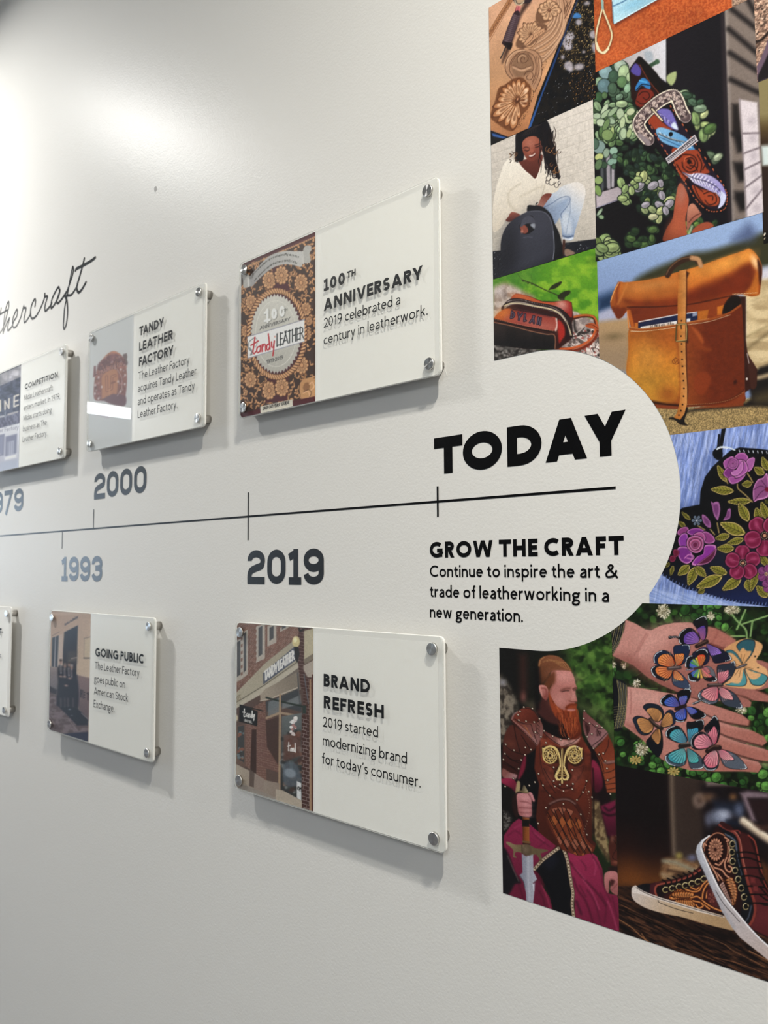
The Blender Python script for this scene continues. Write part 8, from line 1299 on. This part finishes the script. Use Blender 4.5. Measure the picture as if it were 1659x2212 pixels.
mural('narrow visible strip of a photo print showing rough brown stone and a purple strap', Rows((zK1, zK1 + .25), lambda z: (xD1, xR)), art_stone, back=.0006, step=1.6)
mural('narrow visible strip of a photo print in olive, white and dark brown', Rows((zK2, zK1), lambda z: (VX((1638, 178), (1648, 528)), xR)), art_olive, back=.0004, step=1.6)

# ------------------------------------------------------------------ vinyl lettering stuck on the wall
VIN = bump(mat('black_vinyl', (.0035, .0035, .004), .32, 0, .12), 260, .35, .0006)
VING = bump(mat('charcoal_vinyl', (.016, .018, .021), .28, 0, .35), 260, .35, .0006)
ZT5 = (900, 740, .36166); ZT6 = (0, 980, .45811)
def wall_word(name, label, cat, text, z, base, top, xend, w, m, part='letter', slab=False, track=.13, space=.30, group=None):
    L = text_line(text, z, base, top, xend, w, 0.0, slab, track, space)
    xs = [p[0] for c, P in L for q in P for p in q]; zs = [p[1] for c, P in L for q in P for p in q]
    org = ((min(xs) + max(xs)) / 2, min(zs)); e = empty(name, (org[0], S - .0004, org[1]), label, cat, group)
    for c, P in L: polymesh(part, P, m, e, org)
    return e
def para(name, label, cat, lines, m, w, d=0.0):
    allp = [text_line(t, z, b, tp, xe, w, d, False, .10, .27) for t, z, b, tp, xe in lines]
    pts = [p for L in allp for c, P in L for q in P for p in q]; org = ((min(p[0] for p in pts) + max(p[0] for p in pts)) / 2, min(p[1] for p in pts))
    e = empty(name, (org[0], S - .0004, org[1]), label, cat)
    for L in allp: polymesh('text_line', [q for c, P in L for q in P], m, e, org)
    return e
wall_word('wall_heading', 'very large black heavy word TODAY in the white round end of the timeline', 'lettering', 'TODAY', ZT5, (107, 790), (107, 572), (1262, 393), .295, VIN, track=.04)
wall_word('wall_heading', 'bold black capitals GROW THE CRAFT below the timeline stripe', 'lettering', 'GROW THE CRAFT', ZT5, (78, 1286), (78, 1192), (1237, 1158), .25, VIN, track=.10, space=.24)
hc = at(ZT5, [(80, 1398)])[0][1]; ht = at(ZT5, [(80, 1330)])[0][1] - hc
para('wall_paragraph', 'three black lines of text beginning Continue to inspire, under the capitals', 'lettering',
     [('Continue to inspire the art &', ZT5, (80, 1399), ht, (1202, 1400)), ('trade of leatherworking in a', ZT5, (80, 1519), ht, (1150, 1500)), ('new generation.', ZT5, (80, 1641), ht, (636, 1660))], VIN, .150)
wall_word('year_lettering', 'large dark grey year 2019 below the timeline stripe', 'lettering', '2019', ZT6, (1168, 612), (1168, 456), (1527, 600), .215, VING, 'numeral', True, .115)
wall_word('year_lettering', 'grey year 2000 above the timeline stripe, catching the light', 'lettering', '2000', ZT6, (444, 215), (444, 97), (691, 190), .215, VING, 'numeral', True, .115)
wall_word('year_lettering', 'grey year 1993 below the timeline stripe, left of 2019', 'lettering', '1993', ZT6, (289, 600), (289, 487), (480, 590), .215, VING, 'numeral', True, .115)
wall_word('year_lettering', 'grey year 1979 cut by the left edge of the photo, above the stripe', 'lettering', '1979', ZT6, (-60, 290), (-60, 190), (110, 262), .215, VING, 'numeral', True, .115)
# timeline stripe with its tick marks
zl = .1052; x_end = float(at(ZT5, [(1190, 868)])[0][0]); xl = -3.4; hh = .0019
te = empty('timeline_stripe', ((xl + x_end) / 2 * S, S - .0004, HC + zl * S), 'thin dark horizontal timeline stripe running along the wall', 'stripe')
def rect(x0, x1, z0, z1): return [(x0 * S, z0 * S + HC), (x1 * S, z0 * S + HC), (x1 * S, z1 * S + HC), (x0 * S, z1 * S + HC)]
org = ((xl + x_end) / 2 * S, HC + zl * S)
polymesh('stripe', [rect(xl, x_end, zl - hh, zl + hh)], VIN, te, org)
for (x, (za, zb)) in [(at(ZT5, [(127, 949)])[0][0], (at(ZT5, [(127, 1040)])[0][1], at(ZT5, [(127, 858)])[0][1])), (at(ZT6, [(1171, 296)])[0][0], (at(ZT6, [(1170, 408)])[0][1], at(ZT6, [(1173, 182)])[0][1])),
                      (at(ZT6, [(442, 300)])[0][0], (zl, at(ZT6, [(442, 262)])[0][1])), (at(ZT6, [(294, 400)])[0][0], (at(ZT6, [(295, 447)])[0][1], zl))]:
    o = polymesh('tick_mark', [rect(x - hh, x + hh, za, zb)], VIN, te, org); o.location.y = -.0001
# handwritten word, upper left
ZS = (0, 540, .13864)
STK = [([(-10, 1010), (40, 980), (90, 950), (130, 925)], 20), ([(20, 905), (8, 970), (-20, 1080)], 20), ([(-30, 1320), (30, 1250), (80, 1120), (110, 1000), (135, 900), (140, 830), (130, 805), (100, 880), (75, 1000), (60, 1140), (48, 1300)], 20), ([(48, 1300), (80, 1200), (130, 1090), (150, 1060), (130, 1150), (118, 1230), (130, 1255), (180, 1200), (215, 1120)], 22),
       ([(215, 1110), (262, 1030), (272, 950), (262, 930), (235, 980), (200, 1080), (200, 1180), (220, 1210), (262, 1180), (320, 1060), (350, 950), (372, 870)], 22), ([(372, 870), (378, 905), (405, 905), (395, 980), (375, 1070), (385, 1130), (430, 1080), (480, 990)], 23), ([(545, 880), (555, 800), (545, 765), (510, 820), (480, 920), (480, 1030), (510, 1070), (570, 1020), (640, 890), (690, 760), (700, 680)], 25),
       ([(700, 680), (705, 725), (740, 725), (715, 820), (700, 900), (712, 950), (770, 890), (810, 830)], 25), ([(930, 640), (915, 580), (870, 640), (810, 770), (795, 870), (805, 905), (850, 850), (910, 730), (935, 640), (900, 740), (885, 800), (905, 830), (960, 770), (1020, 680), (1060, 610)], 27), ([(1010, 720), (1060, 600), (1110, 460), (1145, 330), (1135, 265), (1110, 370), (1075, 560), (1050, 700), (1010, 900), (995, 1080), (990, 1190), (1005, 1228), (1035, 1150), (1055, 980), (1050, 830), (1040, 770), (1020, 740), (1050, 710), (1110, 700), (1170, 620), (1210, 540)], 25),
       ([(1315, 135), (1290, 240), (1240, 420), (1200, 560), (1205, 630), (1230, 660), (1280, 610), (1340, 505)], 30), ([(1178, 320), (1200, 290), (1300, 240), (1420, 170), (1485, 120)], 30)]
pl = []
for p, w in STK:
    q = at(ZS, smooth(p, 5)); q = [(float(a_) * S, float(b_) * S + HC) for a_, b_ in q]
    pl += ribbon(q, w * .00028)
    for e_ in (q[0], q[-1]): pl.append([(e_[0] + w * .00014 * math.cos(t * .785), e_[1] + w * .00014 * math.sin(t * .785)) for t in range(8)])
ox_, oz_ = np.mean([p for q in pl for p in q], 0)
so = polymesh('script_lettering', pl, VING, None, (ox_, oz_)); so.location = (ox_, S - .0004, oz_); tag(so, 'flowing handwritten word ending in leathercraft, upper left of the wall', 'lettering')
# small marks in the paint
SC = mat('bare_plaster_scratch', (.93, .92, .88), .7)
zs = (860, 700, .08439)
q = at(zs, [(1175, 1030), (1200, 1040), (1215, 1150), (1245, 1260), (1270, 1330), (1240, 1320), (1210, 1200)]); o = polymesh('scratch', [[(a_ * S, b_ * S + HC) for a_, b_ in q]], SC, wall, (0, 0)); o.location.y = S - .0003
DKM = mat('grey_scuff', (.35, .34, .33), .7)
q = unproj([(334, 404), (338, 402), (339, 410), (335, 416), (333, 410)]); o = polymesh('scuff_mark', [[(a_ * S, b_ * S + HC) for a_, b_ in q]], DKM, wall, (0, 0)); o.location.y = S - .0003

# ------------------------------------------------------------------ acrylic plaques on steel standoffs
D_BACK, D_MID, D_FRONT, D_CAP = .0175, .0206, .0245, .0288
def clear_mat(name, rough, ior):
    m = bpy.data.materials.new(name); m.use_nodes = True; nt = m.node_tree; nt.nodes.clear()
    o = nt.nodes.new('ShaderNodeOutputMaterial'); mx = nt.nodes.new('ShaderNodeMixShader'); t = nt.nodes.new('ShaderNodeBsdfTransparent'); t.inputs[0].default_value = (.995, 1, .995, 1)
    g = nt.nodes.new('ShaderNodeBsdfGlossy'); g.inputs['Roughness'].default_value = rough; f = nt.nodes.new('ShaderNodeFresnel'); outer_fresnel(nt, f, ior)
    nt.links.new(f.outputs[0], mx.inputs[0]); nt.links.new(t.outputs[0], mx.inputs[1]); nt.links.new(g.outputs[0], mx.inputs[2]); nt.links.new(mx.outputs[0], o.inputs[0]); return m
def satin_mat():
    m = clear_mat('satin_acrylic', .25, 1.40); nt = m.node_tree; N = nt.nodes; mx = [n for n in N if n.type == 'MIX_SHADER'][0]; t = [n for n in N if n.type == 'BSDF_TRANSPARENT'][0]
    d = N.new('ShaderNodeBsdfDiffuse'); d.inputs[0].default_value = (.95, .945, .91, 1); m2 = N.new('ShaderNodeMixShader'); m2.inputs[0].default_value = .2
    nt.links.new(t.outputs[0], m2.inputs[1]); nt.links.new(d.outputs[0], m2.inputs[2]); nt.links.new(m2.outputs[0], mx.inputs[1]); return m
CLEAR = clear_mat('clear_gloss_acrylic', .012, 1.49); SATIN = satin_mat()
def edge_mat():
    m = clear_mat('polished_acrylic_edge', .15, 1.49); nt = m.node_tree; N = nt.nodes; mx = [n for n in N if n.type == 'MIX_SHADER'][0]; t = [n for n in N if n.type == 'BSDF_TRANSPARENT'][0]
    d = N.new('ShaderNodeBsdfDiffuse'); d.inputs[0].default_value = (.80, .82, .78, 1); m2 = N.new('ShaderNodeMixShader'); m2.inputs[0].default_value = .35
    nt.links.new(t.outputs[0], m2.inputs[1]); nt.links.new(d.outputs[0], m2.inputs[2]); nt.links.new(m2.outputs[0], mx.inputs[1]); return m
EDGE = edge_mat()
def opal(name, col, tr_):
    m = bpy.data.materials.new(name); m.use_nodes = True; nt = m.node_tree; nt.nodes.clear()
    o = nt.nodes.new('ShaderNodeOutputMaterial'); mx = nt.nodes.new('ShaderNodeMixShader'); mx.inputs[0].default_value = tr_; a = nt.nodes.new('ShaderNodeBsdfDiffuse'); b = nt.nodes.new('ShaderNodeBsdfTranslucent')
    a.inputs[0].default_value = (*col, 1); b.inputs[0].default_value = (*col, 1); nt.links.new(a.outputs[0], mx.inputs[1]); nt.links.new(b.outputs[0], mx.inputs[2]); nt.links.new(mx.outputs[0], o.inputs[0]); return m
FROST = opal('frosted_acrylic', (.96, .955, .925), .20); EDGE_GLOW_INSET = mat('edge_glow_inset_cream', (.93, .92, .875), .7)  # inset cream is darker than the frosted rim, which paints the edge glow
TEXTB = mat('black_print_ink', (.010, .011, .012), .5, 0, .2); TEXTG = mat('grey_print_ink', (.04, .042, .046), .5, 0, .2)
INKP = ink_material('plaque_photo_ink', .5, .2)
STEEL = mat('brushed_steel', (.50, .48, .45), .32, 1.0)
CAPM = mat('turned_steel_cap', (.66, .65, .63), .24, 1.0); b_ = CAPM.node_tree.nodes['Principled BSDF']; b_.inputs['Anisotropic'].default_value = .85
tg = CAPM.node_tree.nodes.new('ShaderNodeTangent'); tg.direction_type = 'RADIAL'; tg.axis = 'Y'; CAPM.node_tree.links.new(tg.outputs[0], b_.inputs['Tangent'])
def outline(x0, x1, z0, z1, r, corners=(1, 1, 1, 1), n=6):
    P = []
    for (cx, cz, a0, k) in ((x1 - r, z1 - r, 0, 0), (x0 + r, z1 - r, 90, 1), (x0 + r, z0 + r, 180, 2), (x1 - r, z0 + r, 270, 3)):
        if corners[k]: P += [(cx + r * math.cos(math.radians(a0 + 90 * i / n)), cz + r * math.sin(math.radians(a0 + 90 * i / n))) for i in range(n + 1)]
        else: P.append((x1 if k in (0, 3) else x0, z1 if k < 2 else z0))
    return P
def inset(P, k):
    c = np.mean(P, 0); X = max(p[0] for p in P) - c[0]; Z = max(p[1] for p in P) - c[1]
    return [(c[0] + (p[0] - c[0]) * (1 - k / X), c[1] + (p[1] - c[1]) * (1 - k / Z)) for p in P]
def slab(name, P, y0, y1, mface, medge, parent, ch=.0006, back=True, skip=None):
    """sheet standing parallel to the wall, back at y0, front at y1 (y1 < y0), chamfered front rim"""
    Q = inset(P, ch); n = len(P); v = [(p[0], y0, p[1]) for p in P] + [(p[0], y1 + ch, p[1]) for p in P] + [(p[0], y1, p[1]) for p in Q]; f = []; mi = []
    for i in range(n):
        j = (i + 1) % n
        if skip is not None and abs(P[i][0] - skip) < 1e-6 and abs(P[j][0] - skip) < 1e-6: continue
        f += [(i, j, n + j, n + i), (n + i, n + j, 2 * n + j, 2 * n + i)]; mi += [1, 1]
    f.append(tuple(range(2 * n, 3 * n))); mi.append(0)
    if back: f.append(tuple(reversed(range(n)))); mi.append(1)
    o = mesh(name, v, f, mface, parent); o.data.materials.append(medge); o.data.polygons.foreach_set('material_index', mi); return o
def lathe_y(name, prof, m, parent, loc, n=40, smooth_=True):
    v, f = [], []
    for r, y in prof:
        for i in range(n): v.append((r * math.cos(6.28318 * i / n), y, r * math.sin(6.28318 * i / n)))
    for k in range(len(prof) - 1):
        for i in range(n): j = (i + 1) % n; f.append((k * n + i, k * n + j, (k + 1) * n + j, (k + 1) * n + i))
    v += [(0, prof[0][1], 0), (0, prof[-1][1], 0)]; a, b = len(v) - 2, len(v) - 1; e = (len(prof) - 1) * n
    for i in range(n): j = (i + 1) % n; f.append((a, j, i)); f.append((b, e + i, e + j))
    o = mesh(name, v, f, m, parent); o.location = loc
    return o
RS = .0096
def plaque(label, X0, X1, Z0, Z1, xsplit, art, lines, ink=TEXTB, wl=.115, wh=.25, split_d=D_MID):
    k = 1 - D_FRONT; x0, x1, z0, z1 = X0 * k * S, X1 * k * S, Z0 * k * S, Z1 * k * S
    cx, cz = (x0 + x1) / 2, (z0 + z1) / 2; e = empty('wall_plaque', (cx, S, HC + z0), label, 'plaque', 'history plaques along the timeline')
    hx, H = (x1 - x0) / 2, z1 - z0; Y = lambda d: -d * S
    xs = xsplit * S - cx; r = .009
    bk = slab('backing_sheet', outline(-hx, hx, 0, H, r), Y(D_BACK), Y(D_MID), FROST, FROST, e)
    slab('edge_glow_inset', outline(xs + .0004, hx - .0125, .001, H - .010, .002), Y(D_MID) - .00005, Y(D_MID) - .00025, EDGE_GLOW_INSET, EDGE_GLOW_INSET, e, .00005, False)  # darker inset sheet; the paler margin stands in for light entering at the edges
    if art:
        px0 = (x0 + .002) / S; px1 = xsplit; pz0, pz1 = (z0 + .0015) / S, (z1 - .002) / S
        def rows(z):
            t = min(z - pz0, pz1 - z) * S; cut = (r - math.sqrt(max(0, r * r - (r - t) ** 2))) if t < r else 0
            return (px0 + cut / S, px1)
        o = print_sheet('photo_insert', Rows((pz0, pz1), rows), D_MID, art, INKP, e, 1.3, 1.45, True, '808080', .0004)
        slab('gloss_cover', outline(-hx, xs, 0, H, r, (0, 1, 1, 0)), Y(D_MID) - .0006, Y(D_FRONT), CLEAR, EDGE, e, .0006, False, xs)
        slab('satin_cover', outline(xs, hx, 0, H, r, (1, 0, 0, 1)), Y(D_MID) - .0006, Y(D_FRONT), SATIN, EDGE, e, .0006, False, xs)
    for t, z, b, tp, xe, bold in lines:
        L = text_line(t, z, b, tp, xe, wh if bold else wl, D_FRONT, False, .07 if bold else .105, .27)
        o = polymesh('heading_line' if bold else 'caption_line', [q for c, P in L for q in P], ink if not bold else TEXTB, e, (cx, HC + z0)); o.location.y = Y(D_FRONT) - .0001
    ins = .020 * S
    for sx in (-1, 1):
        for zz in (ins, H - ins):
            s = lathe_y('standoff', [(RS, 0), (RS, -(D_BACK * S) + .0004), (RS - .0004, -(D_BACK * S))], STEEL, e, (sx * (hx - ins), 0, zz))
            h0 = Y(D_FRONT) - .00005; t_ = (D_CAP - D_FRONT) * S
            c = lathe_y('cap', [(RS, 0), (RS, -t_ + .0006), (RS - .0007, -t_)], CAPM, s, (0, h0, 0))
    for ch in e.children:
        if ch.name.startswith('standoff'):
            for p in list(ch.data.polygons)[:]: p.use_smooth = len(p.vertices) == 4
            for g in ch.children:
                for p in g.data.polygons: p.use_smooth = False if len(p.vertices) == 3 else True
    return e
zA = (480, 360, .31344); zB = (480, 1300, .31344); zT = (0, 540, .3014); zG = (0, 1280, .3014)
def set_depth(k):
    global D_BACK, D_MID, D_FRONT, D_CAP
    D_BACK, D_MID, D_FRONT, D_CAP = .0175 + k, .0206 + k, .0245 + k, .0288 + k
def hgt(z, b, t): return float(at(z, [t], D_FRONT)[0][1] - at(z, [b], D_FRONT)[0][1])
def XS(p): d = D_MID; return float(unproj([p], d)[0][0])
zq = (690, 560, .2626); h1 = hgt(zq, (40, 262), (40, 166)); c1 = hgt(zq, (40, 568), (40, 489))
plaque('acrylic plaque headed 100TH ANNIVERSARY beside the mural, with floral seal picture', -1.3825, -.829, .3145, .651, XS((681.2, 700)), art_anniv,
       [('100', zq, (34, 264), h1, (214, 200), 1), ('TH', zq, (226, 158), h1 * .55, (299, 120), 1), ('ANNIVERSARY', zA, (697, 998), h1, (1385, 700), 1), ('2019 celebrated a', zA, (700, 1112), c1, (1228, 950), 0), ('century in leatherwork.', zA, (699, 1229), c1, (1417, 1010), 0)], wl=.12)
h2 = hgt(zB, (697, 582), (697, 495)); c2 = hgt(zB, (693, 860), (693, 790))
plaque('acrylic plaque headed BRAND REFRESH below year 2019, with brick shopfront picture', -1.3895, -.8292, -.453, -.1127, XS((677, 1550)), art_store,
       [('BRAND', zB, (697, 582), h2, (1021, 600), 1), ('REFRESH', zB, (697, 732), h2, (1118, 760), 1), ('2019 started', zB, (693, 860), c2, (1075, 900), 0), ('modernizing brand', zB, (693, 988), c2, (1274, 1080), 0), ("for today's consumer.", zB, (688, 1113), c2, (1368, 1270), 0)], wl=.12)
set_depth(.0035)
h3 = hgt(zT, (1000, 617), (1000, 553)); c3 = hgt(zT, (993, 931), (993, 876))
plaque('acrylic plaque above year 2000, with a round brown badge on white picture', -2.0725, -1.513, .315, .645, XS((287, 830)), art_factory,
       [('TANDY', zT, (998, 617), h3, (1176, 500), 1), ('LEATHER', zT, (996, 727), h3, (1240, 600), 1), ('FACTORY', zT, (995, 835), h3, (1245, 700), 1), ('The Leather Factory', zT, (992, 931), c3, (1358, 800), 0), ('acquires Tandy Leather', zT, (988, 1021), c3, (1408, 880), 0), ('and operates as Tandy', zT, (987, 1114), c3, (1395, 980), 0), ('Leather Factory.', zT, (987, 1206), c3, (1272, 1110), 0)], TEXTG, .115, .225)
h4 = hgt(zG, (682, 457), (682, 394)); c4 = hgt(zG, (680, 547), (680, 494))
plaque('acrylic plaque headed GOING PUBLIC below year 1993, with men in a doorway', -2.279, -1.7115, -.4545, -.1177, XS((194, 1480)), art_public,
       [('GOING PUBLIC', zG, (682, 457), h4, (1032, 470), 1), ('The Leather Factory', zG, (679, 547), c4, (1000, 570), 0), ('goes public on', zG, (675, 641), c4, (897, 650), 0), ('American Stock', zG, (673, 729), c4, (918, 760), 0), ('Exchange.', zG, (671, 821), c4, (820, 840), 0)], TEXTG, .115, .23)
h5 = hgt(Q4, (440, 668), (440, 575)); c5 = hgt(Q4, (428, 862), (428, 768))
plaque('acrylic plaque headed COMPETITION cut by the left edge, with grey shopfront picture', -2.769, -2.213, .3135, .642, XS((43.5, 900)), art_rail,
       [('COMPETITION', Q4, (437, 668), h5, (1024, 450), 1), ('Midas Leathercraft', Q4, (428, 862), c5, (932, 650), 0), ('enters market. In 1979,', Q4, (420, 1042), c5, (1062, 800), 0), ('Midas starts doing', Q4, (416, 1226), c5, (914, 1060), 0), ('business as The', Q4, (408, 1412), c5, (828, 1250), 0), ('Leather Factory.', Q4, (400, 1600), c5, (836, 1480), 0)], TEXTG, .11, .22)
plaque('acrylic plaque at the lower left edge of the photo, only its right rim showing', -3.117, -2.561, -.4545, -.1177, -2.94, None, [('T', zG, (-14, 305), h4, (11, 303), 1), ('s', zG, (-4, 470), c4 * 1.0, (9, 468), 0)], TEXTG, .115, .23)
